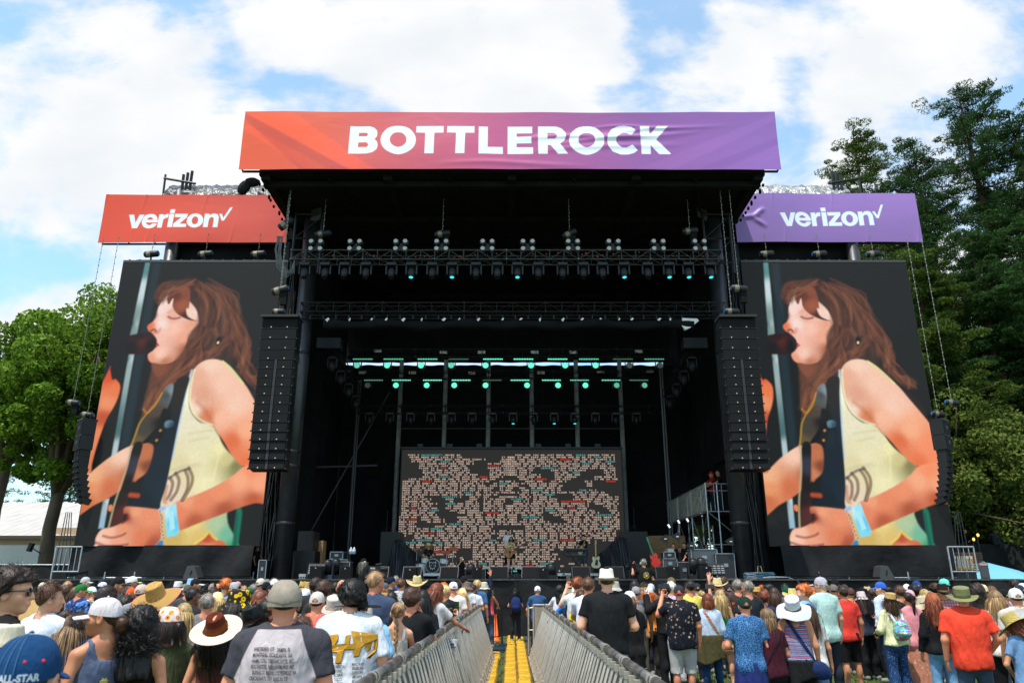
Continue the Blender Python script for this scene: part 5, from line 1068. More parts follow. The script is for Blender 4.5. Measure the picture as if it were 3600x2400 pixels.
b.tube([(xL,yF-.03,zr),(14.4,yF-.03,zr)],.03,6); b.tube([(xL,yF-.03,(zr+zf)/2+.3),(14.4,yF-.03,(zr+zf)/2+.3)],.022,6); b.build('front_railing',STEEL,t,world=True)
for i,(px,py) in enumerate(((2352,1848),(2386,1833),(2417,1827),(2466,1807))):
 a=P(px,py,36); t=thing('work_lamp','small glowing white lamp under the scaffold platform, %s'%(['leftmost','second','third','rightmost and largest'][i]),'lamp',a,rz=.4,group='work lamps under the platform'); b=MB(); b.box((0,0,0),(.07,.05,.17),Matrix.Rotation(-.6,3,'Y')); b.build('lamp_face',mat('lamp_white_on',(1,1,1),.3,emit=(1,.98,.92),es=.9),t); b=MB(); b.box((0,.05,0),(.15,.05,.25),Matrix.Rotation(-.6,3,'Y')); b.build('housing',BLKM,t)
for i,(px,py) in enumerate(((2335,1893),(2377,1885),(2426,1917),(2565,1902))):
 a=P(px,py,30.6); t=thing('antenna_paddle','black triangular antenna paddle on a stand, %s on the right wing'%(['leftmost','second','third','rightmost'][i]),'antenna',a,group='antenna paddles'); b=MB(); b.prism([(-.2,0),(0.05,.16),(.15,.16),(.15,-.16),(.05,-.16)],-.01,.01); b.build('paddle',BLKP,t); b=MB(); b.tube([(.1,0.02,-.1),(.1,.02,DZ-a.z)],.012,5); b.build('stand_pole',BLKM,t); b=MB(); b.box((.05,-.014,0),(.1,.006,.03)); b.build('label_mark',WHT,t)
# ================= surroundings =================
YB=52; za=P(100,1985,YB).z;
t=thing('long_building','low tan building with a pale corrugated metal roof behind the left tree','building',(-35,YB,0))
wl=P(100,1880,YB).z; wt=P(100,1760,62).z
b=MB(); b.bx(-62,-18.5,YB,YB+.4,0,wl); b.build('wall',mat('tan_stucco',hx('#b89c7c',.85),.9,var=.08,scale=2,bump=.3,bscale=20),t,world=True)
n=230; V=[];Fc=[]
for i in range(n):
 x=-63+i*.195; dz=.05*math.sin(i*math.pi/2.0*1.0+.3); V+= [(x,YB-.5,wl-.1+dz),(x,YB+11,wt+dz)]
for i in range(n-1): Fc.append((2*i,2*i+2,2*i+3,2*i+1))
b=MB(); b.add(V,Fc); b.build('roof',mat('corrugated_roof',(.50,.46,.42),.55,var=.15,scale=1.5,stretch=(4,.4,1),metal=.2),t,world=True)
b=MB(); b.bx(-63,-18.3,YB-.62,YB-.5,wl-.28,wl-.06); b.build('gutter',mat('gutter_brown',(.05,.035,.025),.6),t,world=True)
for i in range(3): b=MB(); b.bx(-47+i*8,-44.6+i*8,YB-.06,YB+.02,3.4,5.2); b.build('garage_panel',mat('panel_cream',hx('#c8aa88',.8),.8),t,world=True)
b=MB(); b.lathe([(.5,0),(.5,.9),(.75,.95),(.75,1.2),(0,1.25)],(-31.2,YB+9,wt-.5),'Z',14); b.build('roof_vent',mat('vent_grey',(.4,.4,.4),.5),t,world=True)
YA=44; zt=P(60,1915,YA).z; t=thing('white_container','plain white container in front of the tan building','container',(P(20,1950,YA).x,YA,0)); b=MB(); b.bx(-12,P(160,1950,YA).x-t.location.x,0,2.6,0,zt); b.build('container_body',mat('container_white',(.66,.64,.60),.7,var=.06),t)
b=MB(); b.box((-0,-.02,zt-.06),(24,.04,.05)); b.build('edge',mat('container_edge',(.3,.3,.3),.6),t) if 0 else None
t=thing('scrim_fence','black cloth fence left of the stage in front of the container','fence',(-24,34,0)); zt=P(100,1984,34).z
cloth_sheet('cloth',-34,-17.4,0,zt,34,LOOM,.06,(110,10),1.6,t,21); b=MB(); b.tube([(-34,34,zt),(-17.4,34,zt)],.03,6); [b.tube([(-33.5+i*2.4,34.05,0),(-33.5+i*2.4,34.05,zt+.15)],.03,6) for i in range(7)]; b.build('fence_frame',STEEL,t,world=True)
t=thing('parapet_lamp','dark floodlight on the white container roof beside the tree','lamp',P(108,1922,38)); b=MB(); b.box((0,0,0),(.16,.25,.42),Matrix.Rotation(.25,3,'Y')); b.tube([(0,0,0),(.5,.1,-.3)],.03); b.build('lamp_body',BLKM,t)
t=thing('scrim_fence','tall black cloth fence curving behind the drinks stand on the right','fence',(24,38,0)); zt=P(3400,1893,38).z
n=(90,12); U,Wv=np.meshgrid(np.linspace(0,1,90),np.linspace(0,1,12),indexing='ij'); U=U.ravel();Wv=Wv.ravel(); X=19.5+U*11; Y=40-7*U**2; Z=Wv*(zt-.5*U)
V=np.stack([X-24,Y-38+.1*np.sin(U*70+Wv*3)+.05*np.sin(U*31),Z],1); i=np.arange(89*11); a_=(i//11)*12+i%11; obj('cloth',rawmesh('cloth',V,np.stack([a_,a_+12,a_+13,a_+1],1),LOOM),t)
b=MB(); [b.tube([(19.5+u*11-24,40-7*u*u-38+.15,0),(19.5+u*11-24,40-7*u*u-38+.15,zt-.5*u+.1)],.04,6) for u in np.linspace(0,1,7)]; b.build('posts_frame',BLKM,t)
Dk=33.5; a=P(3330,1940,Dk); b_=P(3463,2008,Dk); t=thing('drinks_stand','wooden slatted drinks stand with an orange SPIRITS sign','stand',(a.x,Dk,0))
w=b_.x-a.x; z1_=a.z; z0_=b_.z
for k in range(8): b=MB(); h=(z1_-z0_)/8; b.box((w/2,0,z0_+h*(k+.5)),(w,.05,h*.82)); b.build('slat',DKW,t)
b=MB(); b.bx(-.1,w-.35,.05,1.6,0,z0_); b.build('counter_box',mat('counter_grey',(.05,.05,.05),.7),t)
sa=P(3355,1953,Dk-.1); sb=P(3427,2002,Dk-.1); b=MB(); b.bx(sa.x-a.x-.6,sb.x-a.x,-.10,-.06,sb.z,sa.z); b.build('sign_board',mat('sign_orange',(.75,.30,.02),.5),t)
def text_mesh(txt,size,bold=.0,xs=1.0):
 cu=bpy.data.curves.new('t','FONT'); cu.body=txt; cu.size=size; cu.offset=bold; cu.align_x='CENTER'; cu.align_y='CENTER'; cu.resolution_u=3
 ob=bpy.data.objects.new('t',cu); C.objects.link(ob); dg=bpy.context.evaluated_depsgraph_get(); me=bpy.data.meshes.new_from_object(ob.evaluated_get(dg)); bpy.data.objects.remove(ob)
 V=[(v.co.x*xs,v.co.y) for v in me.vertices]; Fc=[tuple(p.vertices) for p in me.polygons]; return V,Fc
V,Fc=text_mesh('SPIRITS',.66,.016,.46); b=MB(); b.add([((sa.x+sb.x)/2-a.x-.12+x,-.115,(sa.z+sb.z)/2+y) for x,y in V],Fc); b.build('lettering',WHT,t)
t=thing('sun_umbrella','pale turquoise parasol roof beyond the drinks stand','umbrella',P(3460,2000,36)); b=MB(); b.lathe([(0,.35),(1.3,-.05),(2.1,-.42),(2.1,-.47)],(0,0,0),'Z',8,Matrix.Rotation(.3,3,'Z')); b.build('canopy',mat('turquoise',hx('#6fb4d0',.9),.7),t); b=MB(); b.tube([(0,0,.35),(0,0,-t.location.z)],.03); b.build('pole',STEEL,t)
t=thing('menu_board','small framed menu board on the right end of the deck','sign',(P(3465,2030,28.5).x,28.5,DZ),rz=.05); b=MB(); b.box((0,0,.3),(.34,.03,.6)); b.build('frame',DKW,t); b=MB(); b.box((0,-.02,.26),(.26,.01,.40)); b.cm=1; b.box((0,-.02,.53),(.3,.01,.08)); b.build('menu_face',[mat('menu_dark',(.05,.06,.07),.4),mat('menu_pink',(.5,.3,.3),.5)],t)
for i,(px,py,c_) in enumerate(((3438,1880,(1,.62,.08)),(3423,1895,(1,.5,.1)))): t=thing('amber_lamp','small glowing amber lamp behind the right fence, %s'%('upper' if i==0 else 'lower'),'lamp',P(px,py,37.5),group='amber lamps'); b=MB(); b.ell((0,0,0),(.07,.05,.08),8,6); b.build('bulb',mat('amber%d'%i,c_,.4,emit=c_,es=1.5),t); b=MB(); b.tube([(0,.08,0),(0,.08,-.9)],.03); b.build('stem',BLKM,t)
# ================= trees =================
LEAF=lambda nm,c,isl=.55: mat(nm,c,.6,island=isl,spec=.3,trans=0)
def leafmat(nm,c,c2):
 m,N,L,B=newmat(nm); g=N.new('ShaderNodeNewGeometry'); r=N.new('ShaderNodeValToRGB'); r.color_ramp.elements[0].color=(*c,1); r.color_ramp.elements[1].color=(*c2,1); L.new(g.outputs['Random Per Island'],r.inputs[0]); L.new(r.outputs[0],B.inputs['Base Color']); B.inputs['Roughness'].default_value=.8; B.inputs['Specular IOR Level'].default_value=.12
 t_=N.new('ShaderNodeBsdfTranslucent'); L.new(r.outputs[0],t_.inputs[0]); mx=N.new('ShaderNodeMixShader'); mx.inputs[0].default_value=.3; L.new(B.outputs[0],mx.inputs[1]); L.new(t_.outputs[0],mx.inputs[2]); L.new(mx.outputs[0],N['Material Output'].inputs[0]); return m
BARK=mat('bark',hx('#6a5a48',.7),.9,var=.3,scale=3,bump=.6,bscale=12,stretch=(1,1,.3)); RBARK=mat('redwood_bark',hx('#5a3a28',.6),.9,var=.3,scale=4,bump=.8,bscale=10,stretch=(1,1,.2))
def leaves(cs,rad,n,size,r,flat=1.0,elong=1.6,down=0):
 """n leaf faces scattered in clumps cs (k,3) of radius rad"""
 i=r.randint(0,len(cs),n); d=r.normal(0,1,(n,3)); d/=np.linalg.norm(d,axis=1)[:,None]; q=r.uniform(.55,1,n)**.6; pos=cs[i]+d*(rad[i]*q)[:,None]*np.array([1,1,flat])
 a=r.normal(0,1,(n,3))+np.array([0,0,-down]); a/=np.linalg.norm(a,axis=1)[:,None]; b=np.cross(a,d+r.normal(0,.5,(n,3))); b/=np.linalg.norm(b,axis=1)[:,None]+1e-9
 s=size*r.uniform(.6,1.3,n)[:,None]; V=np.stack([pos-a*s*elong*.5,pos-b*s*.5,pos+a*s*elong*.5,pos+b*s*.5],1); return V.reshape(-1,3),np.arange(4*n).reshape(-1,4)
def broad_tree(label,px,D,ytop,ywid,trunk_y,seed,n=46000,mt=None,cw=5.5):
 r=np.random.RandomState(seed); a=P(px,2000,D); zt=P(px,ytop,D).z; zc=P(px,trunk_y,D).z
 t=thing('plane_tree',label,'tree',(a.x,D,0),group='broadleaf trees'); b=MB(); b.tube([(0,0,-.1),(.1,0,zc*.35),(-.1,.1,zc*.7),(.1,0,zc)],[.48,.36,.32,.30],10)
 cs=[];rad=[]
 for k in range(9):
  th=k*2.4+r.uniform(-.4,.4); L_=r.uniform(.6,1)*cw; z2=zc+(zt-zc)*r.uniform(.35,.95); e=Vector((math.cos(th)*L_*.75,math.sin(th)*L_*.75,z2)); m_=Vector((e.x*.35,e.y*.35,zc+(z2-zc)*.5)); b.tube([(0,0,zc-.4),m_,e],[.2,.12,.04],7)
  for q in range(5):
   f=r.uniform(.3,1); c=m_.lerp(e,f); e2=c+Vector(r.normal(0,1.5,3).tolist()); b.tube([c,e2],[.06,.02],5); cs.append(tuple(e2)); rad.append(r.uniform(.7,1.5))
 for k in range(120):
  u=r.uniform(-1,1,3);
  if np.linalg.norm(u)>1: continue
  cs.append((u[0]*cw,u[1]*cw,zc+.3+(zt-zc)*(.5+.5*u[2])*.96)); rad.append(r.uniform(.35,1.0))
 b.build('trunk',BARK,t,smooth=True); V,Q=leaves(np.array(cs),np.array(rad),int(n*1.6),.15,r,.75,1.5); obj('crown',rawmesh('crown',V,Q,mt,False),t)
PL=leafmat('plane_leaf',(.05,.12,.01),(.22,.34,.035))
broad_tree('tall plane tree with a pale trunk at the left edge by the tan building',150,39,1135,0,1730,3,52000,PL,5.2)
broad_tree('leafy tree close behind the left screen, right of the pale trunk',330,41,1215,0,1600,5,40000,PL,4.6)
broad_tree('leafy tree cut by the left edge of the photo',-60,42,1080,0,1640,8,40000,PL,5.0)
def conifer(label,px,D,ytop,w,seed,mt,zb=1.5,n=42000,ns=95,name='redwood_tree',grp='conifers on the right'):
 r=np.random.RandomState(seed); a=P(px,ytop,D); zt=a.z; t=thing(name,label,'tree',(a.x,D,0),group=grp)
 b=MB(); lean=r.uniform(-.5,.5); b.tube([(0,0,0),(lean*.3,0,zt*.4),(lean*.7,0,zt*.75),(lean,0,zt)],[.75,.5,.22,.03],9)
 cs=[];rad=[]
 for k in range(ns):
  f=(k+r.rand())/ns; z=zb+(zt-zb)*f**.9; L_=w*(1-f)**.55*r.uniform(.45,1.2)+.4; th=r.uniform(0,6.28); dz=L_*r.uniform(-.10,.35)*(1 if f<.7 else 1.6)
  p0=Vector((lean*f,0,z)); e=p0+Vector((math.cos(th)*L_,math.sin(th)*L_,dz)); m_=p0.lerp(e,.5)+Vector((0,0,-.06*L_)); b.tube([p0,m_,e],[.07,.045,.015],4,False)
  nb=max(2,int(L_*2.2))
  for q in range(nb):
   g=(q+.6+r.rand()*.4)/nb; c=(p0.lerp(m_,g*2) if g<.5 else m_.lerp(e,g*2-1)); c=c+Vector(r.normal(0,.22,3).tolist()); cs.append(tuple(c)); rad.append(r.uniform(.4,.95)*(1.2-.45*g))
 b.build('trunk',RBARK,t); V,Q=leaves(np.array(cs),np.array(rad),int(n*2.7),.062,r,.30,4.6,.7); obj('crown',rawmesh('crown',V,Q,mt,False),t)
C1=leafmat('redwood_needles',(.012,.042,.012),(.05,.105,.022)); C2=leafmat('redwood_needles_bright',(.03,.07,.012),(.11,.15,.022)); C3=leafmat('shade_leaf',(.05,.09,.015),(.17,.20,.04))
conifer('tallest redwood on the right with a pointed top above all others',3375,52,300,10.5,11,C1,n=66000,ns=170)
conifer('redwood at the right edge, its top leaning out of the photo',3560,50,395,9.0,12,C1,n=56000,ns=150)
conifer('shorter golden-green redwood just right of the roof banner',2985,55,462,7.6,13,C2,n=60000,ns=150)
conifer('redwood between the golden one and the tallest one',3205,50,505,8.2,14,C1,n=56000,ns=150)
conifer('low redwood behind the purple banner end',3190,44,900,5.5,15,C2,n=42000)
conifer('dark redwood low behind the right side array',3420,44,820,6.5,16,C1,n=52000)
conifer('dark redwood at the lower right edge',3620,43,760,6.0,17,C1,n=46000)
conifer('redwood glimpsed behind the right wing tower',2930,60,700,6.0,18,C2,n=26000)
for i,(px,D,yt,lab) in enumerate(((3330,41,1640,'yellow-green leafy tree low between the right screen and the fence'),(3480,42,1560,'leafy tree above the security guards on the right'),(3600,40,1500,'leafy tree low at the right edge'),(2480,52,1600,'green tree glimpsed beneath the scaffold platform'))): broad_tree(lab,px,D,yt,0,1850,30+i,22000,C3,3.6)
conifer('feathery conifer far behind the left tree trunk',-10,75,1620,6,40,C2,n=9000,ns=50,grp='far conifers on the left'); conifer('far conifer beside the left screen base',260,80,1700,8,41,C1,n=9000,ns=50,grp='far conifers on the left')
# ================= people =================
def snet(fn,lo,hi,h):
 lo=np.array(lo,float); n=np.ceil((np.array(hi)-lo)/h).astype(int)+1
 ax=[lo[i]+np.arange(n[i])*h for i in range(3)]
 X,Y,Z=np.meshgrid(*ax,indexing='ij')
 Fv=fn(np.stack([X,Y,Z],-1).reshape(-1,3)).reshape(X.shape); S=Fv<0
 cn=tuple(k-1 for k in n); acc=np.zeros(cn+(3,)); cnt=np.zeros(cn)
 for a in range(3):
  o=[b for b in range(3) if b!=a]
  for u in (0,1):
   for v in (0,1):
    s0=[0,0,0]; s0[o[0]]=u; s0[o[1]]=v; s1=list(s0); s1[a]=1
    A=tuple(slice(s0[k],s0[k]+cn[k]) for k in range(3)); B=tuple(slice(s1[k],s1[k]+cn[k]) for k in range(3))
    m=S[A]!=S[B]; f0=Fv[A][m]; f1=Fv[B][m]; t=f0/(f0-f1)
    off=np.zeros((len(t),3)); off[:,o[0]]=u; off[:,o[1]]=v; off[:,a]=t
    acc[m]+=off; cnt[m]+=1
 act=cnt>0; idx=np.full(cn,-1); idx[act]=np.arange(act.sum())
 base=np.stack(np.nonzero(act),1); V=lo+(base+acc[act]/cnt[act][:,None])*h
 Q=[]
 for a in range(3):
  b,c=(a+1)%3,(a+2)%3
  sl=[slice(None)]*3; s2=[slice(None)]*3
  sl[a]=slice(0,n[a]-1); s2[a]=slice(1,n[a]);
  for k in (b,c): sl[k]=slice(1,n[k]-1); s2[k]=slice(1,n[k]-1)
  m=S[tuple(sl)]!=S[tuple(s2)]; ii=np.stack(np.nonzero(m),1)
  if not len(ii): continue
  ii[:,b]+=1; ii[:,c]+=1
  def g(db,dc):
   q=ii.copy(); q[:,b]-=db; q[:,c]-=dc; return idx[q[:,0],q[:,1],q[:,2]]
  q=np.stack([g(1,1),g(0,1),g(0,0),g(1,0)],1)
  flip=~S[ii[:,0],ii[:,1],ii[:,2]]
  q[flip]=q[flip][:,::-1]; Q.append(q)
 Q=np.concatenate(Q) if Q else np.zeros((0,4),int)
 return V,Q[(Q>=0).all(1)]
def smin(a,b,k):
 h=np.clip(.5+.5*(b-a)/k,0,1); return b*(1-h)+a*h-k*h*(1-h)
def cone(p,a,b,ra,rb,sy=1.0):
 a=np.array(a,float);b=np.array(b,float); p=p-a; e=b-a
 if sy!=1.0: p=p*np.array([1,sy,1]); e=e*np.array([1,sy,1])
 t=np.clip((p@e)/(e@e+1e-9),0,1); return np.sqrt(((p-t[:,None]*e)**2).sum(1))-(ra+(rb-ra)*t)
def ellp(p,c,r):
 r=np.array(r,float); q=(p-np.array(c))/r; k0=np.sqrt((q*q).sum(1)); k1=np.sqrt((q*q/(r*r)).sum(1)); return k0*(k0-1)/(k1+1e-9)
_ph=np.random.RandomState(11).uniform(0,6.28,(12,)); _dr=np.random.RandomState(12).normal(0,1,(12,3))
def nz(p,f,s=0):
 d=np.zeros(len(p))
 for i in range(6):
  k=_dr[(i+s)%12]*f*(1+.45*i); d+=np.sin(p@k+_ph[(i+s)%12]+2*math.sin(i+s))/(1+.5*i)
 return d/3
def head_sdf(p,fem=0,low=False):
 d=ellp(p,(0,-.012,.028),(.075,.094,.090))
 d=smin(d,ellp(p,(0,.028,-.045),(.054 if fem else .059,.062,.068)),.045)
 d=smin(d,ellp(p,(0,.062,-.092),(.022,.022,.018)),.03)
 d=smin(d,cone(p,(0,.088,.012),(0,.104,-.028),.008,.014),.018)
 for s in (-1,1):
  d=smin(d,cone(p,(s*.012,.078,.02),(s*.045,.066,.022),.010,.010),.02)
  d=smin(d,ellp(p,(s*.040,.052,-.03),(.022,.022,.02)),.03)
  e=ellp(p,(s*.081,-.004,-.012),(.012,.022,.034)); e=np.maximum(e,-ellp(p,(s*.092,.002,-.010),(.010,.013,.022))); d=smin(d,e,.008)
  d=-smin(-d,ellp(p,(s*.030,.096,.004),(.017,.014,.010)),.012)
  d=smin(d,ellp(p,(s*.030,.073,.003),(.0145,.0145,.0125)),.004)
 m=ellp(p,(0,.089,-.058),(.024,.012,.007)); d=smin(d,m,.008); d=smin(d,ellp(p,(0,.087,-.068),(.019,.012,.007)),.007)
 d=smin(d,cone(p,(0,-.022,-.06),(0,-.038,-.20),.052 if not fem else .044,.060 if not fem else .050),.035)
 return d
_hc={}
def head_mesh(fem,h):
 k=(fem,h)
 if k not in _hc:
  _hc[k]=snet(lambda p:head_sdf(p,fem),(-.11,-.125,-.20),(.11,.13,.13),h)
 return _hc[k]
def hand_sdf(p,kind):
 d=ellp(p,(0,0,-.045),(.038,.016,.05)); d=smin(d,cone(p,(0,0,.03),(0,0,-.01),.026,.024,1.2),.02)
 cu={'relax':.5,'grip':1.25,'open':.05,'fist':1.5}[kind]; L=[.072,.082,.077,.060]
 for i in range(4):
  x=.028-.0185*i; base=np.array([x,0,-.082+abs(i-1)*.004]); sp=(1.5-i)*(.16 if kind=='open' else .05); a=0; q=base
  for j,fr in enumerate((.45,.32,.23)):
   a+=cu*(.7 if j==0 else 1)*.62; nq=q+L[i]*fr*np.array([math.sin(sp)*math.cos(a),math.sin(a),-math.cos(a)])
   d=smin(d,cone(p,q,nq,.0092-.001*j,.0085-.001*j),.004); q=nq
 t0=np.array([.030,.004,-.03]); t1=t0+np.array([.030,.016+.01*cu,-.026]); t2=t1+np.array([.008-.02*(cu>1),.012+.012*cu,-.030])
 d=smin(d,cone(p,t0,t1,.013,.011),.01); d=smin(d,cone(p,t1,t2,.0105,.008),.004)
 return d
_hm={}
def hand_mesh(kind,h):
 if (kind,h) not in _hm: _hm[(kind,h)]=snet(lambda p:hand_sdf(p,kind),(-.07,-.06,-.19),(.09,.12,.045),h)
 return _hm[(kind,h)]
def frame(d,side=Vector((0,1,0))):
 z=-Vector(d).normalized(); y=side-z*side.dot(z)
 if y.length<1e-3: y=Vector((1,0,0))-z*z.x
 y.normalize(); x=y.cross(z); return Matrix((x,y,z)).transposed()
ARMS={'d':((.245,-.03,1.13),(.262,.03,.885),'relax',(-1,.3,0)),
 'b':((.265,.0,1.14),(.15,.215,1.10),'grip',(0,.2,1)),
 'f':((.25,.02,1.13),(.03,.20,1.16),'relax',(0,-1,0)),
 'p':((.275,.17,1.25),(.15,.30,1.50),'grip',(-.6,-.6,.2)),
 'q':((.30,.10,1.30),(.22,.26,1.58),'grip',(-.6,-.6,.2)),
 'u':((.205,.04,1.66),(.19,.06,1.92),'open',(0,1,0)),
 'r':((.25,.22,1.20),(.20,.45,1.12),'relax',(0,0,-1)),
 'x':((.29,-.02,1.15),(.20,.10,.96),'relax',(-1,0,0)),
 'c':((.25,.16,1.18),(.09,.15,1.46),'fist',(0,-1,0)),
 'k':((.265,.08,1.12),(.21,.32,1.02),'relax',(0,0,-1)),
 'g':((.28,.05,1.12),(.05,.19,.98),'relax',(0,-1,.3)),
 'h':((.29,.05,1.17),(.42,.25,1.15),'grip',(-.5,-1,.3))}
BUILD={'m':dict(sh=.182,ch=.168,wa=.150,hp=.158,d=1.42,ar=1.0,fem=0),'f':dict(sh=.152,ch=.142,wa=.122,hp=.168,d=1.5,ar=.80,fem=1),'l':dict(sh=.205,ch=.200,wa=.200,hp=.188,d=1.25,ar=1.2,fem=0),'F':dict(sh=.165,ch=.165,wa=.165,hp=.198,d=1.32,ar=1.0,fem=1)}
def jarm(c,s,B):
 e,w_,k,pl=ARMS[c]; dx=B['sh']-.175
 return Vector((s*(.0+B['sh']),0,1.395)),Vector((s*(e[0]+dx),e[1],e[2])),Vector((s*(w_[0]+dx*.5),w_[1],w_[2])),k,Vector((s*pl[0],pl[1],pl[2]))
def torso_f(p,B,g=0.0,drop=0.0):
 s=B['d']
 d=cone(p,(0,-.008,1.31),(0,.005,1.14),B['ch']-.02+g,B['wa']-.005+g,s)
 d=smin(d,cone(p,(0,.008,1.13),(0,.0,.93),B['wa']+g,B['hp']+g,s),.06)
 for t in (-1,1): d=smin(d,cone(p,(t*.02,-.02,1.47),(t*(B['sh']-.02),-.004,1.405),.052+g*.6,.055*B['ar']+g*.8),.05)
 if B['fem']:
  for t in (-1,1): d=smin(d,ellp(p,(t*.07,.088,1.27),(.062+g,.055+g,.062+g)),.04)
 for t in (-1,1): d=smin(d,ellp(p,(t*.08,-.075,.90),(.085+g,.07+g,.10+g)),.05)
 return d
LEGS={'s':(.095,.03,.10,-.02),'w':(.095,.12,.14,-.10)}
def leg_f(p,B,g=0,g2=0,z0=.06,st='s'):
 d=None
 for t in (-1,1):
  y1=LEGS[st][1]*t*(1 if st=='w' else .5); kn=(t*.11,.01+y1*.6,.49); an=(t*.125,-.02+y1,.08)
  a=cone(p,(t*B['hp']*.52,0,.88),kn,.092*B['ar']**.5+g,.058+g); a=smin(a,cone(p,kn,an,.056+g,.038+g+g2),.03)
  a=smin(a,ellp(p,(t*.113,-.03+y1*.8,.36),(.048+g,.055+g,.12)),.03)
  d=a if d is None else np.minimum(d,a)
 return d
def body_mesh(bk,arms,h,legs='s'):
 B=BUILD[bk]; js=[jarm(arms[0],-1,B),jarm(arms[1],1,B)]; k=B['ar']
 def fn(p):
  d=torso_f(p,B); d=smin(d,leg_f(p,B,st=legs),.03); d=smin(d,cone(p,(0,-.02,1.42),(0,-.005,1.52),.060,.052),.04)
  for (S,E,W,_,_2) in js:
   a=cone(p,S,E,.050*k,.040*k); a=smin(a,cone(p,E,W,.040*k,.026*k),.02); d=smin(d,a,.03)
  return d
 xs=[c for j in js for c in (j[1].x,j[2].x)]; ys=[c for j in js for c in (j[1].y,j[2].y)]; zs=[j[2].z for j in js]
 V,Q=snet(fn,(min(xs+[-.28])-.08,min(ys+[-.17])-.06,.02),(max(xs+[.28])+.08,max(ys+[.17])+.08,max(zs+[1.56])+.06),h)
 return V,Q,js
def join(parts):
 V=[];Q=[];n=0
 for v,q in parts: V.append(v);Q.append(q+n);n+=len(v)
 return np.concatenate(V),np.concatenate(Q)
HEADP=Vector((0,.005,1.625))
def headM(yaw,pit,roll=0):
 return Matrix.Rotation(yaw,3,'Z')@Matrix.Rotation(pit,3,'X')@Matrix.Rotation(roll,3,'Y')
def hx_apply(V,M,c):
 pv=np.array([0,-.03,-.12]); A=np.array(M); return (V-pv)@A.T+pv+np.array(c)
_tc={}
def cached(key,fn):
 if key not in _tc: _tc[key]=fn()
 return _tc[key]
def full_body(bk,arms,yaw,pit,h,legs='s'):
 def mk():
  V,Q,js=cached(('b',bk,arms,h,legs),lambda:body_mesh(bk,arms,h,legs))
  B=BUILD[bk]; hh=.0075 if h<.014 else .011
  hv,hq=head_mesh(B['fem'],hh); parts=[(V,Q),(hx_apply(hv,headM(yaw,pit),HEADP),hq)]
  for s,(S,E,W,kind,pl) in zip((-1,1),js):
   mv,mq=hand_mesh(kind,.0052 if h<.014 else .0075); mv=mv.copy()
   M=np.array(frame(W-E,pl));
   x_=M[:,0];
   if (x_[1]-.5*s*x_[0])<0: mv[:,0]*=-1; mq=mq[:,::-1]
   parts.append((mv*.96@M.T+np.array(W),mq))
  for t in (-1,1):
   y1=LEGS[legs][1]*t*(1 if legs=='w' else .5)
   fv,fq=cached('foot',lambda:snet(lambda p:smin(cone(p,(0,-.03,.045),(0,.14,.03),.040,.030),cone(p,(0,-.03,.05),(0,-.02,.14),.042,.036),.03),(-.06,-.09,.0),(.06,.20,.18),.014))
   parts.append((fv+np.array([t*.13,y1-.01,0]),fq))
  V,Q=join(parts); return V,Q
 return cached(('fb',bk,arms,round(yaw,2),round(pit,2),h,legs),lambda:rawmesh('body',*mk(),[None]))
def sleeve(p,S,E,W,g,t,k):
 """arm cover to fraction t of the whole arm (0..1 upper arm, 1..2 forearm)"""
 if t<=0: return None
 a=cone(p,S,E,.052*k+g,.044*k+g*1.05); e=np.array(E-S)
 if t<1:
  q=(p-np.array(S))@e/(e@e); return np.maximum(a,(q-t)*np.linalg.norm(e))
 f=np.array(W-E); b=cone(p,E,W,.044*k+g,.030*k+g); q=(p-np.array(E))@f/(f@f); b=np.maximum(b,(q-(t-1))*np.linalg.norm(f))
 return smin(a,b,.02)
TOPS={'tee':(.016,.62,.86,.075),'polo':(.016,.60,.84,.062),'shirt':(.022,.72,.80,.060),'long':(.018,1.93,.86,.070),'jack':(.028,1.90,.90,.066),'tank':(.010,0,.90,.12),'crop':(.022,1.9,1.03,.07),'big':(.034,.85,.78,.075),'tube':(.008,0,.92,.2),'sweat':(.032,1.93,.88,.070)}
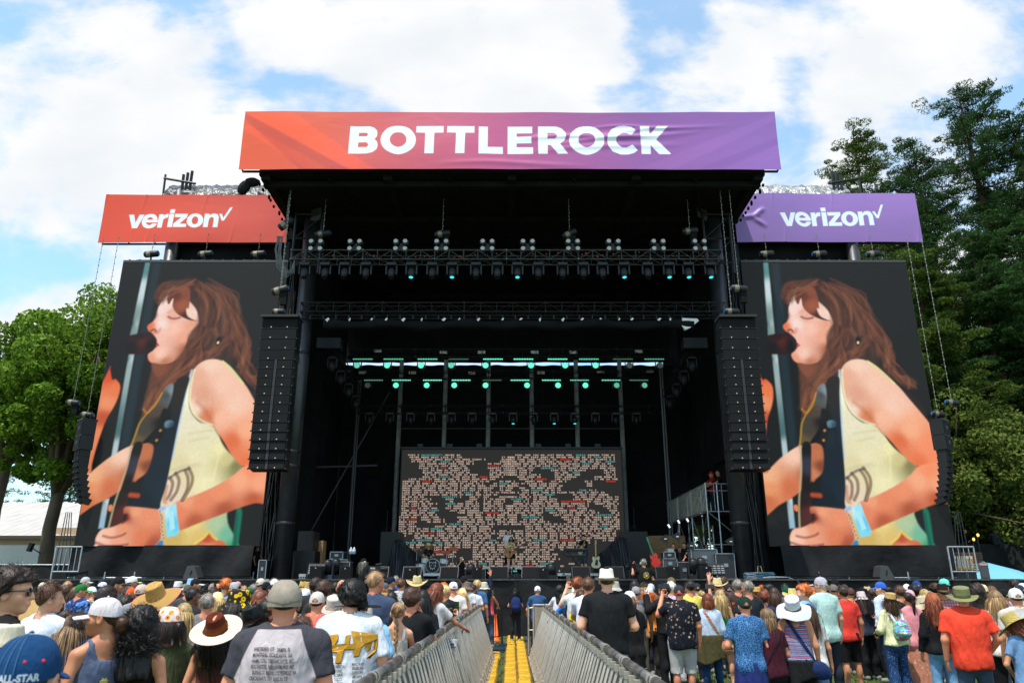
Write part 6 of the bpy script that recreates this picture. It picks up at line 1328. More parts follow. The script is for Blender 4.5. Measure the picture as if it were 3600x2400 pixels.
def top_mesh(bk,arms,kind,h):
 B=BUILD[bk]; js=[jarm(arms[0],-1,B),jarm(arms[1],1,B)]; k=B['ar']; g,sl,hem,nk=TOPS[kind]
 def fn(p):
  d=torso_f(p,B,g+.004)
  if kind not in ('tank','tube'): d=smin(d,cone(p,(0,-.02,1.30),(0,-.012,.80),max(B['ch']-.012,B['hp']*.90)+g*.8,max(B['ch']-.005,B['hp'])+g,B['d']),.05)
  for (S,E,W,_,_2) in js:
   a=sleeve(p,S,E,W,g,sl,k)
   if a is not None: d=smin(d,a,.028)
  if kind in('shirt','polo','jack'): d=smin(d,np.maximum(cone(p,(0,-.022,1.44),(0,-.018,1.515),.070,.064),(p[:,2]-1.515-.12*p[:,1])),.02)
  d+= .0105*(1+g*20)*nz(p*np.array([1,1,.40]),26)*np.clip((1.42-p[:,2])/.15,.2,1)+.003*nz(p*np.array([.6,1,1.2]),46,3)
  d=np.maximum(d,hem+.012*np.sin(p[:,0]*16)-p[:,2])
  if kind in ('shirt','polo','jack'): d=np.maximum(d,-cone(p,(0,-.02,1.40),(0,-.01,1.60),.056,.060))
  elif kind=='tank':
   for (S,E,W,_,_2) in js: d=np.maximum(d,-cone(p,S+Vector((S.x*.18,0,.05)),E+Vector((S.x*.3,0,.05)),.088,.085))
   d=np.maximum(d,p[:,2]-1.37-.13*np.exp(-((np.abs(p[:,0])-.088)/.030)**2));
  elif kind=='tube': d=np.maximum(d,p[:,2]-1.335)
  else: d=np.maximum(d,-cone(p,(0,-.025,1.475),(0,.02,1.62),nk*.93,nk*1.15))
  return d
 xs=[c for j in js for c in (j[1].x,j[2].x)]; ys=[c for j in js for c in (j[1].y,j[2].y)]; zs=[j[2].z for j in js]
 V,Q=snet(fn,(min(xs+[-.30])-.10,min(ys+[-.22])-.08,hem-.03),(max(xs+[.30])+.10,max(ys+[.22])+.09,max(zs+[1.54])+.08),h)
 return rawmesh('shirt',V,Q,[None])
def bottom_mesh(bk,kind,h,legs='s'):
 B=BUILD[bk]; hemz={'short':.50,'pant':.075,'jean':.07,'flare':.06,'skirt':.60,'maxi':.10,'bermuda':.44,'mini':.72}[kind]
 def fn(p):
  g={'short':.026,'bermuda':.030,'pant':.018,'jean':.010,'flare':.014}.get(kind,.012)
  d=cone(p,(0,.0,1.00),(0,0,.90),B['wa']+.012,B['hp']+g*.6,B['d']);
  for t in (-1,1): d=smin(d,ellp(p,(t*.08,-.072,.90),(.088+g*.6,.075+g*.6,.105+g*.5)),.05)
  if kind in('skirt','maxi','mini'): d=smin(d,cone(p,(0,0,.95),(0,0,hemz-.05),B['hp'],B['hp']+{'skirt':.07,'maxi':.10,'mini':.05}[kind],1.15),.05)+.010*np.sin(np.arctan2(p[:,1],p[:,0])*14)*np.clip((1-p[:,2])*1.5,0,1)
  else: d=smin(d,leg_f(p,B,g,.07 if kind=='flare' else .012,st=legs),.03)
  d+=.004*nz(p*np.array([1,1,.8]),30,2)
  d=np.maximum(d,hemz-p[:,2]); return np.maximum(d,p[:,2]-1.03)
 V,Q=snet(fn,(-.32,-.30,hemz-.03),(.32,.30,1.06),h); return rawmesh('trousers',V,Q,[None])
def shoe_mesh(legs,t):
 P_=[]
 if 1:
  y1=LEGS[legs][1]*t*(1 if legs=='w' else .5)
  v,q=cached('shoe',lambda:snet(lambda p:np.maximum(smin(cone(p,(0,-.035,.05),(0,.155,.035),.050,.040),cone(p,(0,-.03,.05),(0,-.02,.10),.048,.046),.03),-p[:,2]+.002),(-.07,-.10,-.01),(.07,.22,.16),.016)); P_.append((v+np.array([t*.13,y1-.01,0]),q))
 return rawmesh('shoe',*join(P_),[None])
def strands(n,L0,L1,style,seed,wd=.006,seg=6):
 if n>800: n=int(n*1.7); wd*=.62
 r=np.random.RandomState(seed); V=[];Q=[];k=0
 for i in range(n):
  th=r.uniform(0,2*math.pi); u=r.uniform(-.15,1);
  z=u; rr=math.sqrt(max(0,1-z*z)); d=np.array([rr*math.cos(th),rr*math.sin(th),z])
  if d[1]>.35 and d[2]<.42+.3*(d[1]-.35):
   if style not in('fringe',): continue
  p=np.array([0,-.012,.028])+d*np.array([.083,.103,.099]); L_=r.uniform(L0,L1); s=L_/seg
  if style in('short','messy','spike'): v=np.array([d[0]*.9,d[1]*.7+.25,.25+.3*r.rand()-.6*(1-d[2])])+r.normal(0,.35 if style!='short' else .15,3)
  else: v=np.array([d[0]*.5,d[1]*.3-.1,-.35])
  if style=='bun': v=np.array([0,-.13,.02])-p
  v/=np.linalg.norm(v)+1e-9; pts=[p]; ph=r.uniform(0,6.28)
  for j in range(seg):
   if style in('long','wavy'):
    v=v*.55+np.array([0,-.02,-1])*.45; out=(p-np.array([0,-.012,0]))
    q=pts[-1]; e=(q-np.array([0,-.012,.0]))/np.array([.088,.108,.105]);
    if q[2]>-.04 and (e**2).sum()<1: v=v+d*np.array([1,1,0])*.9
   elif style=='curly': v=v+r.normal(0,.9,3)+d*.25
   elif style=='messy': v=v+r.normal(0,.3,3)+np.array([0,0,-.12])
   elif style=='bun': v=v+(np.array([0,-.13,.0])-pts[-1])*3+d*.3
   else: v=v+np.array([0,0,-.25])
   v/=np.linalg.norm(v)+1e-9
   w=v*s
   if style=='wavy': w=w+np.array([math.sin(ph+j*1.9),math.cos(ph+j*1.5),0])*.012
   pts.append(pts[-1]+w)
  pts=np.array(pts)
  if style=='long' or style=='wavy':
   z_=pts[:,2]; low=z_<-.13; pts[low,1]=np.minimum(pts[low,1],-.055-.02*r.rand(low.sum()))
  side=np.cross(pts[1]-pts[0],d); side/=np.linalg.norm(side)+1e-9
  if style in('curly','messy') : side=r.normal(0,1,3); side/=np.linalg.norm(side)
  for j,q in enumerate(pts):
   ww=wd*(1-.75*(j/seg)**2)*.5; V.append(q-side*ww); V.append(q+side*ww)
  for j in range(seg): a=k+2*j; Q.append((a,a+1,a+3,a+2))
  k+=2*(seg+1)
 return np.array(V),np.array(Q)
HSC={'short':(.014,.02),'buzz':(.006,.01),'curl':(.034,.06),'big':(.055,.1)}
def hair_mesh(kind,lod,hatted=False):
 h=.010 if lod else .015; extra=[]
 def cap(p,g,front=.045,low=-.075,amp=.004,f=60):
  d=ellp(p,(0,-.014,.028),(.075+g,.095+g,.090+g)); d+=amp*nz(p,f)+amp*.6*nz(p,f*2.2,3)
  c=(p[:,2]-(front+(.0)))-(.10-p[:,1])*0.0
  line=np.where(p[:,1]>.03,front+(p[:,1]-.03)*.25,front-(.03-p[:,1])*1.25); line=np.maximum(line,low)
  return np.maximum(d,line-p[:,2])
 lo,hi=(-.16,-.18,-.2),(.16,.15,.2)
 if kind in('short','spike'): fn=lambda p:cap(p,.013,.06,-.085,.004); st=strands(900 if lod else 260,.025,.05,'short',1,.0045,3)
 elif kind=='buzz': fn=lambda p:cap(p,.004,.06,-.08,.0012,150); st=None
 elif kind=='bald': fn=lambda p:np.maximum(cap(p,.007,.0,-.085,.003),p[:,2]-.015); st=None
 elif kind=='thin': fn=lambda p:cap(p,.010,.062,-.08,.003); st=strands(900 if lod else 300,.02,.04,'short',4,.004,3)
 elif kind=='messy': fn=lambda p:cap(p,.024,.05,-.085,.012,34); st=strands(1800 if lod else 500,.03,.07,'messy',2,.0055,4)
 elif kind=='curl': fn=lambda p:cap(p,.030,.04,-.09,.014,42); st=strands(2600 if lod else 700,.04,.07,'curly',3,.005,6)
 elif kind=='afro': fn=lambda p:cap(p,.048,.03,-.10,.016,38); st=strands(2800 if lod else 800,.04,.09,'curly',5,.005,6)
 elif kind in('long','wavy','bob','curlong'):
  L_={'long':-.38,'wavy':-.36,'bob':-.15,'curlong':-.33}[kind]; am={'long':.004,'wavy':.011,'bob':.005,'curlong':.018}[kind]; gg={'long':.014,'wavy':.02,'bob':.024,'curlong':.034}[kind]
  lo=(-.2,-.26,L_-.04); hi=(.2,.16,.2)
  def fn(p):
   d=cap(p,gg,.055,-.2,am,34)
   q=cone(p,(0,-.035,0),(0,-.085 if kind!='bob' else -.04,L_+.05),.094+gg*.5,.085+gg*.8 if kind!='bob' else .10,1.25)
   q+=am*1.3*nz(p*np.array([1,1,.35]),44,2)
   q=np.maximum(q,L_+.03*nz(p*np.array([1,1,0]),60)-p[:,2]); q=np.maximum(q,p[:,2]-.06); q=np.maximum(q,p[:,1]-.035)
   q=np.maximum(q,-ellp(p,(0,.06,-.05),(.062,.09,.13)))
   return smin(d,q,.03)
  st=strands({1:1500,0:420}[int(bool(lod))],-L_*.75,-L_*1.15+.08,'long' if kind in('long','bob') else 'wavy',6,.006,8)
  if kind=='curlong': st=join([strands(1800 if lod else 500,.05,.09,'curly',7,.006,5),(lambda a:(a[0]*np.array([1.15,1,1])+np.array([0,-.05,-.17]),a[1]))(strands(1500 if lod else 400,.06,.12,'curly',8,.006,6))])
 elif kind in('pony','bun','braid'):
  lo=(-.16,-.26,-.42); hi=(.16,.15,.2)
  def fn(p):
   d=cap(p,.009,.06,-.075,.0025,40)
   if kind=='bun': return smin(d,ellp(p,(0,-.125,-.045),(.055,.048,.058))+.006*nz(p,70),.012)
   if kind=='pony':
    q=np.minimum(cone(p,(0,-.10,.03),(0,-.145,-.05),.024,.034),cone(p,(0,-.145,-.05),(0,-.115,-.30),.034,.014)); return smin(d,q+.005*nz(p*np.array([1,1,.3]),70),.012)
   q=1e3+np.zeros(len(p));
   for i in range(9):
    s=1 if i%2 else -1; z=-.085-i*.030; q=smin(q,ellp(p,(s*.011,-.098,z),(.025-i*.0008,.022,.026)),.004)
   q=np.minimum(q,cone(p,(0,-.10,-.34),(0,-.10,-.42),.015,.012)); return smin(d,q,.01)
  st=strands(1100 if lod else 300,.10,.16,'bun',9,.0045,6)
 if hatted:
  f0=fn; fn=lambda p:np.maximum(f0(p),p[:,2]-.012)
  if st is not None: k=st[0][st[1]][:,:,2].max(1)<.008; st=(st[0],st[1][k])
 V,Q=snet(fn,lo,hi,h)
 if st is not None and len(st[1]): V,Q=join([(V,Q),st])
 return rawmesh('hair',V,Q,[None])
def grid(fr,nu,nv,closed=True):
 V=np.array([fr(u,v) for u in np.linspace(0,1,nu) for v in (np.linspace(0,2*math.pi,nv+1)[:-1] if closed else np.linspace(0,1,nv))]); Q=[]
 w_=nv
 for i in range(nu-1):
  for j in range(nv if closed else nv-1):
   j2=(j+1)%nv; Q.append((i*w_+j,i*w_+j2,(i+1)*w_+j2,(i+1)*w_+j))
 return V,np.array(Q)
def hat_parts(kind):
 c=math.cos; s=math.sin; out=[]
 def crown(rx,ry,z0,z1,top=.55,taper=.86,pinch=0,dent=0,yo=-.012,k=2.4,tilt=0):
  def f(u,v):
   a=u*1.0
   if a<.62: t=a/.62; r=1-(1-taper)*t; z=z0+(z1-z0)*t*.86
   else: t=(a-.62)/.38; r=taper*c(t*math.pi/2)**.55; z=z0+(z1-z0)*(.86+.14*s(t*math.pi/2))
   x=rx*r*c(v); y=ry*r*s(v)
   if dent and a>.5: z-=dent*math.exp(-(x/.028)**2)*min(1,(a-.5)*3)*(1 if y>-.075 else .35)
   if pinch and a>.4 and y>0: x*=1-pinch*min(1,(a-.4)*2)*min(1,y/.06)
   return (x,y+yo,z)
  return grid(f,14,28)
 def brim(rx0,ry0,rx1,ry1,z,fn,yo=-.012,n=7):
  def f(u,v):
   x=(rx0+(rx1-rx0)*u)*c(v); y=(ry0+(ry1-ry0)*u)*s(v); return (x,y+yo,z+fn(u,v))
  V,Q=grid(f,n,40); V2=V.copy(); V2[:,2]-=.004; return join([(V,Q),(V2,Q[:,::-1])])
 if kind in('cap','capb','capo','trk'):
  def dome(u,v):
   t=u*math.pi/2; r=c(t)**.8 if u<1 else 0; z=-.002+.112*s(t)**.95; y=.104*r*s(v); x=.087*r*c(v)
   if y>0: z+=.012*(1-u)*y/.1
   return (x,y-.012,z+.012-.012*(y<0)*(1-u)*abs(y)/.1)
  V,Q=grid(dome,12,32)
  if kind in('capo','trk','capb'):
   ctr=V[Q].mean(1); sgn=-1 if kind!='capb' else 1
   hole=((ctr[:,0]/.040)**2+((ctr[:,2]-.012)/.036)**2<1)&(ctr[:,1]*sgn>.04); Q=Q[~hole]
  sg=1 if kind!='capb' else -1
  V2=V*np.array([.97,.97,.97]); VQ=join([(V,Q),(V2,Q[:,::-1])])
  out.append(('crown',VQ,0))
  bl=grid(lambda u,v:((.072*(1-.25*u*u))*(2*v-1),sg*(.070+.095*u+.030*(1-(2*v-1)**2))-.012,.012-.014*u-.018*(2*v-1)**2*(1-.2*u)+.006),6,14,False)
  b2=(bl[0]-np.array([0,0,.004]),bl[1][:,::-1]); out.append(('bill',join([bl,b2]),1))
  if kind in('capo','trk','capb'):
   st=grid(lambda u,v:((2*v-1)*.048,-sg*math.sqrt(max(0,1-((2*v-1)*.048/.088)**2))*.104-.012,-.008+.014*u),2,8,False); out.append(('strap',join([st,(st[0]*np.array([.96,.96,1]),st[1][:,::-1])]),2))
  out.append(('button',(lambda a:(a[0]*.008+np.array([0,-.012,.124]),a[1]))(grid(lambda u,v:(c(v)*c(u*1.57),s(v)*c(u*1.57),s(u*1.57)),4,8)),1))
 elif kind=='beanie':
  f=lambda u,v:((.096+.005*s(3*v+u*5)*u)*c(u*math.pi/2)**.85*(1+.10*s(u*3.14))*c(v),.112*c(u*math.pi/2)**.85*(1+.10*s(u*3.14))*s(v)-.012,-.02+.145*s(u*math.pi/2)**.9+.012*s(4*v+9*u)*u*(1-u)*2)
  out.append(('crown',grid(f,16,36),0)); f2=lambda u,v:((.092+.006*s(u*3.14)+.003*u)*c(v),(.109+.006*s(u*3.14)+.003*u)*s(v)-.012,-.022+.040*u+.018*max(0,s(v))*1.6+.020*abs(c(v))*(1-u*.6)); out.append(('cuff',join([grid(f2,4,36),(lambda a:(a[0]*np.array([.95,.95,1]),a[1][:,::-1]))(grid(f2,4,36))]),1))
 elif kind=='bucket':
  out.append(('crown',crown(.094,.112,.0,.125,taper=.86),0)); out.append(('brim',brim(.094,.112,.150,.168,.004,lambda u,v:-.058*u+.006*s(v*5)*u),0))
 elif kind=='fedora':
  out.append(('crown',crown(.088,.106,.005,.135,taper=.84,pinch=.25,dent=.022),0)); out.append(('brim',brim(.088,.106,.138,.156,.008,lambda u,v:.020*u*abs(c(v))**2-.010*u*max(0,s(v))+.018*u*max(0,-s(v))),0)); out.append(('band',grid(lambda u,v:(.0895*c(v),.1075*s(v)-.012,.012+.026*u),2,30),2))
 elif kind=='wide':
  out.append(('crown',crown(.088,.106,.005,.140,taper=.78,pinch=.42,dent=.03),0)); out.append(('brim',brim(.088,.106,.205,.215,.010,lambda u,v:-.006*u+.006*s(2*v)*u),1)); out.append(('band',grid(lambda u,v:(.0895*c(v),.1075*s(v)-.012,.012+.028*u),2,30),2))
 elif kind=='cowboy':
  out.append(('crown',crown(.090,.108,.005,.150,taper=.80,pinch=.35,dent=.038),0)); out.append(('brim',brim(.090,.108,.200,.205,.010,lambda u,v:.060*(u*abs(c(v)))**2-.022*u*u*abs(s(v))),1)); out.append(('band',grid(lambda u,v:(.0915*c(v),.1095*s(v)-.012,.012+.022*u),2,30),2))
 elif kind=='guard':
  out.append(('crown',crown(.090,.108,.005,.150,taper=.88,dent=.02,pinch=.15),0)); out.append(('brim',brim(.090,.108,.232,.245,.008,lambda u,v:-.030*u*u+.022*s(2*v+1)*u),0)); out.append(('trim',brim(.231,.244,.236,.249,-.0215,lambda u,v:.022*s(2*v+1)),2))
 elif kind=='floppy':
  out.append(('crown',crown(.098,.114,-.005,.135,taper=.95),0)); out.append(('brim',brim(.098,.114,.225,.225,.0,lambda u,v:-.075*u**1.4+.026*s(3*v+.6)*u+.012*s(5*v)*u*u),0))
 elif kind=='hike':
  out.append(('crown',crown(.094,.112,.005,.135,taper=.97,dent=.0),0)); out.append(('brim',brim(.094,.112,.180,.195,.008,lambda u,v:-.020*u+.040*u*u*abs(c(v))**3),0)); out.append(('band',grid(lambda u,v:(.0955*c(v),.1135*s(v)-.012,.010+.03*u),2,30),2))
 elif kind=='visor':
  out.append(('band',join([grid(lambda u,v:((.088-.002*u)*c(v),(.107-.002*u)*s(v)-.012,.022+.034*u+.01*s(v)),3,30)]),0)); bl=grid(lambda u,v:((.080*(1-.2*u*u))*(2*v-1),(.070+.105*u+.028*(1-(2*v-1)**2))-.012,.03-.01*u-.018*(2*v-1)**2),6,14,False); out.append(('bill',join([bl,(bl[0]-np.array([0,0,.004]),bl[1][:,::-1])]),0))
 elif kind=='scarf':
  f=lambda u,v:(.091*c(u*math.pi/2)**.62*c(v),.108*c(u*math.pi/2)**.62*s(v)-.012,.0+.125*s(u*math.pi/2)**.9+.03*(1-u)*s(v)); out.append(('cloth',grid(f,12,30),0))
  out.append(('knot',(lambda a:(a[0]*np.array([.024,.022,.024])+np.array([0,-.125,-.02]),a[1]))(grid(lambda u,v:(c(v)*s(u*3.14),s(v)*s(u*3.14),c(u*3.14)),8,10)),0))
  for q in (-1,1): out.append(('tail',grid(lambda u,v,q=q:(q*(.01+.03*u)+(2*v-1)*.022*(.4+u)*(1.2-u),-.128-.012*u,-.03-.14*u+.01*s(v*6)),8,5,False),0))
 elif kind=='cans':   # headphones
  out.append(('band',grid(lambda u,v:(.100*c(math.pi*u),-.005+.012*c(v),.0+.128*s(math.pi*u)+.005*s(v)),16,8),0))
  for q in (-1,1): out.append(('ear_cup',grid(lambda u,v,q=q:(q*(.085+.038*s(u*1.57)),-.005+.036*c(u*1.57)**.5*c(v),-.01+.045*c(u*1.57)**.5*s(v)),6,14),1))
 return out
HTOP={'cap':.126,'capb':.126,'capo':.126,'trk':.126,'beanie':.13,'bucket':.125,'fedora':.133,'wide':.138,'cowboy':.148,'guard':.15,'floppy':.135,'hike':.135,'visor':.118,'scarf':.127,'cans':.13}
HAIRTOP={'curl':.155,'afro':.18,'messy':.148,'short':.132,'bald':.118,'buzz':.122}
def pmat(col,kind='cloth',pat=None,col2=None,col3=None):
 key='%s_%s_%s_%s'%(kind,col,pat,col2)
 if key in _M: return _M[key]
 c=lin(col); m,N,L,B=newmat(key); tc=N.new('ShaderNodeTexCoord')
 B.inputs['Specular IOR Level'].default_value=.25
 def noise(sc_,det=4,vec=None,stretch=None,dist=0):
  n=N.new('ShaderNodeTexNoise'); n.inputs['Scale'].default_value=sc_; n.inputs['Detail'].default_value=det; n.inputs['Distortion'].default_value=dist
  src=vec or tc.outputs['Object']
  if stretch: mp=N.new('ShaderNodeMapping'); mp.inputs['Scale'].default_value=stretch; L.new(src,mp.inputs[0]); src=mp.outputs[0]
  L.new(src,n.inputs[0]); return n.outputs[0]
 def ramp(f,p0,p1,a,b,mode='EASE'):
  r=N.new('ShaderNodeValToRGB'); r.color_ramp.interpolation=mode; e=r.color_ramp.elements; e[0].position=p0;e[1].position=p1; e[0].color=(*a,1);e[1].color=(*b,1); L.new(f,r.inputs[0]); return r.outputs[0]
 def mixc(f,a,b):
  n=N.new('ShaderNodeMix'); n.data_type='RGBA'; L.new(f,n.inputs[0]);
  for s_,x in ((6,a),(7,b)):
   if isinstance(x,(list,tuple)): n.inputs[s_].default_value=(*x,1)
   else: L.new(x,n.inputs[s_])
  return n.outputs[2]
 def wave(sc_,d,dist=0,ty='BANDS'):
  wv=N.new('ShaderNodeTexWave'); wv.wave_type=ty; wv.inputs['Scale'].default_value=sc_; wv.inputs['Distortion'].default_value=dist
  if ty=='BANDS': wv.bands_direction=d
  L.new(tc.outputs['Object'],wv.inputs[0]); return wv.outputs['Fac']
 def vor(sc_,feat='F1'):
  v=N.new('ShaderNodeTexVoronoi'); v.inputs['Scale'].default_value=sc_; v.feature=feat; L.new(tc.outputs['Object'],v.inputs[0]); return v
 if kind=='hair':
  B.inputs['Roughness'].default_value=.48; B.inputs['Specular IOR Level'].default_value=.4
  g=N.new('ShaderNodeNewGeometry'); f=noise(26,5,stretch=(1,1,.25)); a=[x*.45 for x in c]; b=[min(1,x*1.7) for x in c]
  cc=ramp(f,.3,.72,a,b); mr=N.new('ShaderNodeMapRange'); mr.inputs[3].default_value=.45; mr.inputs[4].default_value=1.55; L.new(g.outputs['Random Per Island'],mr.inputs[0])
  h=N.new('ShaderNodeHueSaturation'); L.new(mr.outputs[0],h.inputs['Value']); L.new(cc,h.inputs['Color']); L.new(h.outputs[0],B.inputs['Base Color'])
  bp=N.new('ShaderNodeBump'); bp.inputs['Strength'].default_value=.7; bp.inputs['Distance'].default_value=.006; L.new(noise(90,4,stretch=(1,1,.2)),bp.inputs['Height']); L.new(bp.outputs[0],B.inputs['Normal'])
  _M[key]=m; return m
 if kind=='skin':
  B.inputs['Roughness'].default_value=.5; B.inputs['Specular IOR Level'].default_value=.4
  cc=mixc(ramp(noise(9,4),.35,.7,(0,0,0),(1,1,1)),[c[0]*.92,c[1]*.82,c[2]*.80],[min(1,c[0]*1.08),c[1]*1.05,c[2]*1.02])
  L.new(cc,B.inputs['Base Color'])
  try: B.inputs['Subsurface Weight'].default_value=.0
  except Exception: pass
  _M[key]=m; return m
 B.inputs['Roughness'].default_value={'leather':.35,'straw':.8,'felt':.95}.get(kind,.85)
 c2=lin(col2) if col2 else [min(1,x*1.15+.01) for x in c]
 if pat is None or pat=='plain':
  src=mixc(ramp(noise(5,5),.35,.65,(0,0,0),(1,1,1)),[x*.9 for x in c],[min(1,x*1.07) for x in c])
 elif pat=='floral':
  v=vor(15); d=ramp(v.outputs['Distance'],.20,.34,(1,1,1),(0,0,0)); n_=ramp(noise(42,3,dist=2),.44,.54,(0,0,0),(1,1,1)); mm=N.new('ShaderNodeMath'); mm.operation='MULTIPLY'; L.new(d,mm.inputs[0]); L.new(n_,mm.inputs[1]); src=mixc(mm.outputs[0],c,c2)
  v2=vor(31); d2=ramp(v2.outputs['Distance'],.10,.16,(1,1,1),(0,0,0)); sel=ramp(v2.outputs['Color'],.55,.6,(0,0,0),(1,1,1)); m2=N.new('ShaderNodeMath'); m2.operation='MULTIPLY'; L.new(d2,m2.inputs[0]); L.new(sel,m2.inputs[1]); src=mixc(m2.outputs[0],src,lin(col3 or '#8a94b8'))
 elif pat=='sunflower':
  v=vor(21); src=mixc(ramp(v.outputs['Distance'],.40,.47,(1,1,1),(0,0,0)),c,c2); src=mixc(ramp(v.outputs['Distance'],.13,.19,(1,1,1),(0,0,0)),src,lin('#5a2410'))
 elif pat=='clouds':
  v=vor(17); src=mixc(ramp(v.outputs['Distance'],.22,.28,(1,1,1),(0,0,0)),c,c2)
 elif pat=='dots':
  v=vor(38); src=mixc(ramp(v.outputs['Distance'],.18,.24,(1,1,1),(0,0,0)),c,c2)
 elif pat=='plaid':
  a=ramp(wave(7,'X'),.6,.8,(0,0,0),(1,1,1)); b=ramp(wave(7,'Z'),.6,.8,(0,0,0),(1,1,1)); mm=N.new('ShaderNodeMath'); mm.operation='ADD'; L.new(a,mm.inputs[0]);L.new(b,mm.inputs[1]); m3=N.new('ShaderNodeMath'); m3.operation='MULTIPLY'; L.new(mm.outputs[0],m3.inputs[0]); m3.inputs[1].default_value=.5; src=mixc(m3.outputs[0],c,c2)
 elif pat=='gingham':
  a=ramp(wave(16,'X'),.45,.55,(0,0,0),(1,1,1)); b=ramp(wave(16,'Z'),.45,.55,(0,0,0),(1,1,1)); mm=N.new('ShaderNodeMath'); mm.operation='ADD'; L.new(a,mm.inputs[0]);L.new(b,mm.inputs[1]); m3=N.new('ShaderNodeMath'); m3.operation='MULTIPLY'; L.new(mm.outputs[0],m3.inputs[0]); m3.inputs[1].default_value=.5; src=mixc(m3.outputs[0],c,c2)
 elif pat=='stripes':
  src=ramp(wave(13,'Z',.4),.35,.42,c,c2,'LINEAR')
  src=mixc(ramp(wave(6.1,'Z',.3),.80,.86,(0,0,0),(1,1,1)),src,lin(col3 or '#c8586a'))
 elif pat=='vstripes': src=ramp(wave(14,'X',.3),.6,.75,c,c2)
 elif pat=='tiedye': src=mixc(ramp(noise(7,3,dist=2.5),.48,.58,(0,0,0),(1,1,1)),c,c2)
 elif pat=='scales':
  v=vor(34,'DISTANCE_TO_EDGE'); src=mixc(ramp(v.outputs['Distance'],.03,.09,(1,1,1),(0,0,0)),c,c2)
 elif pat=='trucker':   # front panels differ from the mesh back
  s_=N.new('ShaderNodeSeparateXYZ'); L.new(tc.outputs['Object'],s_.inputs[0]); src=mixc(ramp(s_.outputs[1],.49+.015,.50+.015,(0,0,0),(1,1,1)),c,c2)
 elif pat=='ombre':
  s_=N.new('ShaderNodeSeparateXYZ'); L.new(tc.outputs['Object'],s_.inputs[0]); mr=N.new('ShaderNodeMapRange'); mr.inputs[1].default_value=.0; mr.inputs[2].default_value=.07; L.new(s_.outputs[2],mr.inputs[0]); src=mixc(mr.outputs[0],c2,c)
 elif pat=='holo':
  n_=N.new('ShaderNodeTexNoise'); n_.inputs['Scale'].default_value=9; n_.inputs['Distortion'].default_value=2.5; L.new(tc.outputs['Object'],n_.inputs[0]); hs=N.new('ShaderNodeHueSaturation'); hs.inputs['Color'].default_value=(.15,.6,.75,1); mr=N.new('ShaderNodeMapRange'); mr.inputs[1].default_value=.3; mr.inputs[2].default_value=.7; L.new(n_.outputs[0],mr.inputs[0]); L.new(mr.outputs[0],hs.inputs['Hue']); src=hs.outputs[0]; B.inputs['Roughness'].default_value=.15; B.inputs['Metallic'].default_value=.5
 L.new(src,B.inputs['Base Color'])
 bp=N.new('ShaderNodeBump'); bp.inputs['Strength'].default_value=.55 if kind!='straw' else .9; bp.inputs['Distance'].default_value=.028 if kind!='straw' else .006
 if kind=='straw':
  hgt=N.new('ShaderNodeTexWave'); hgt.wave_type='RINGS'; hgt.rings_direction='SPHERICAL'; hgt.inputs['Scale'].default_value=34; hgt.inputs['Distortion'].default_value=1.6; hgt.inputs['Detail Scale'].default_value=6; L.new(tc.outputs['Object'],hgt.inputs[0]); L.new(hgt.outputs['Fac'],bp.inputs['Height'])
  src2=mixc(ramp(hgt.outputs['Fac'],.1,.9,(0,0,0),(1,1,1)),[x*.80 for x in c],[min(1,x*1.08) for x in c]); L.new(src2,B.inputs['Base Color'])
 else:
  f1=noise(13,4,stretch=(1.6,1.6,.55),dist=.8); f2=noise(260,2); ad=N.new('ShaderNodeMath'); ad.operation='MULTIPLY_ADD'; L.new(f2,ad.inputs[0]); ad.inputs[1].default_value=.06; L.new(f1,ad.inputs[2]); L.new(ad.outputs[0],bp.inputs['Height'])
 L.new(bp.outputs[0],B.inputs['Normal']); _M[key]=m; return m
def cm(spec,kind='cloth'):
 """'#rrggbb' or '#rrggbb/pattern/#rrggbb'"""
 q=spec.split('/'); return pmat(q[0],kind,q[1] if len(q)>1 else None,q[2] if len(q)>2 else None)
def setmat(o,i,m):
 while len(o.data.materials)<=i: o.data.materials.append(None)
 o.material_slots[i].link='OBJECT'; o.material_slots[i].material=m
SKIN={'p':'#e0a888','t':'#c98c68','b':'#8a5a3c','d':'#5a3826','r':'#d9906e'}
HAIRC={'k':'#14110f','d':'#2a1c14','b':'#4a2f1e','r':'#7a3a1c','g':'#c8682c','l':'#9a7a50','y':'#c8a870','w':'#c8c4bc','s':'#6e665e','n':'#8a6a4a'}
PEOPLE=[]
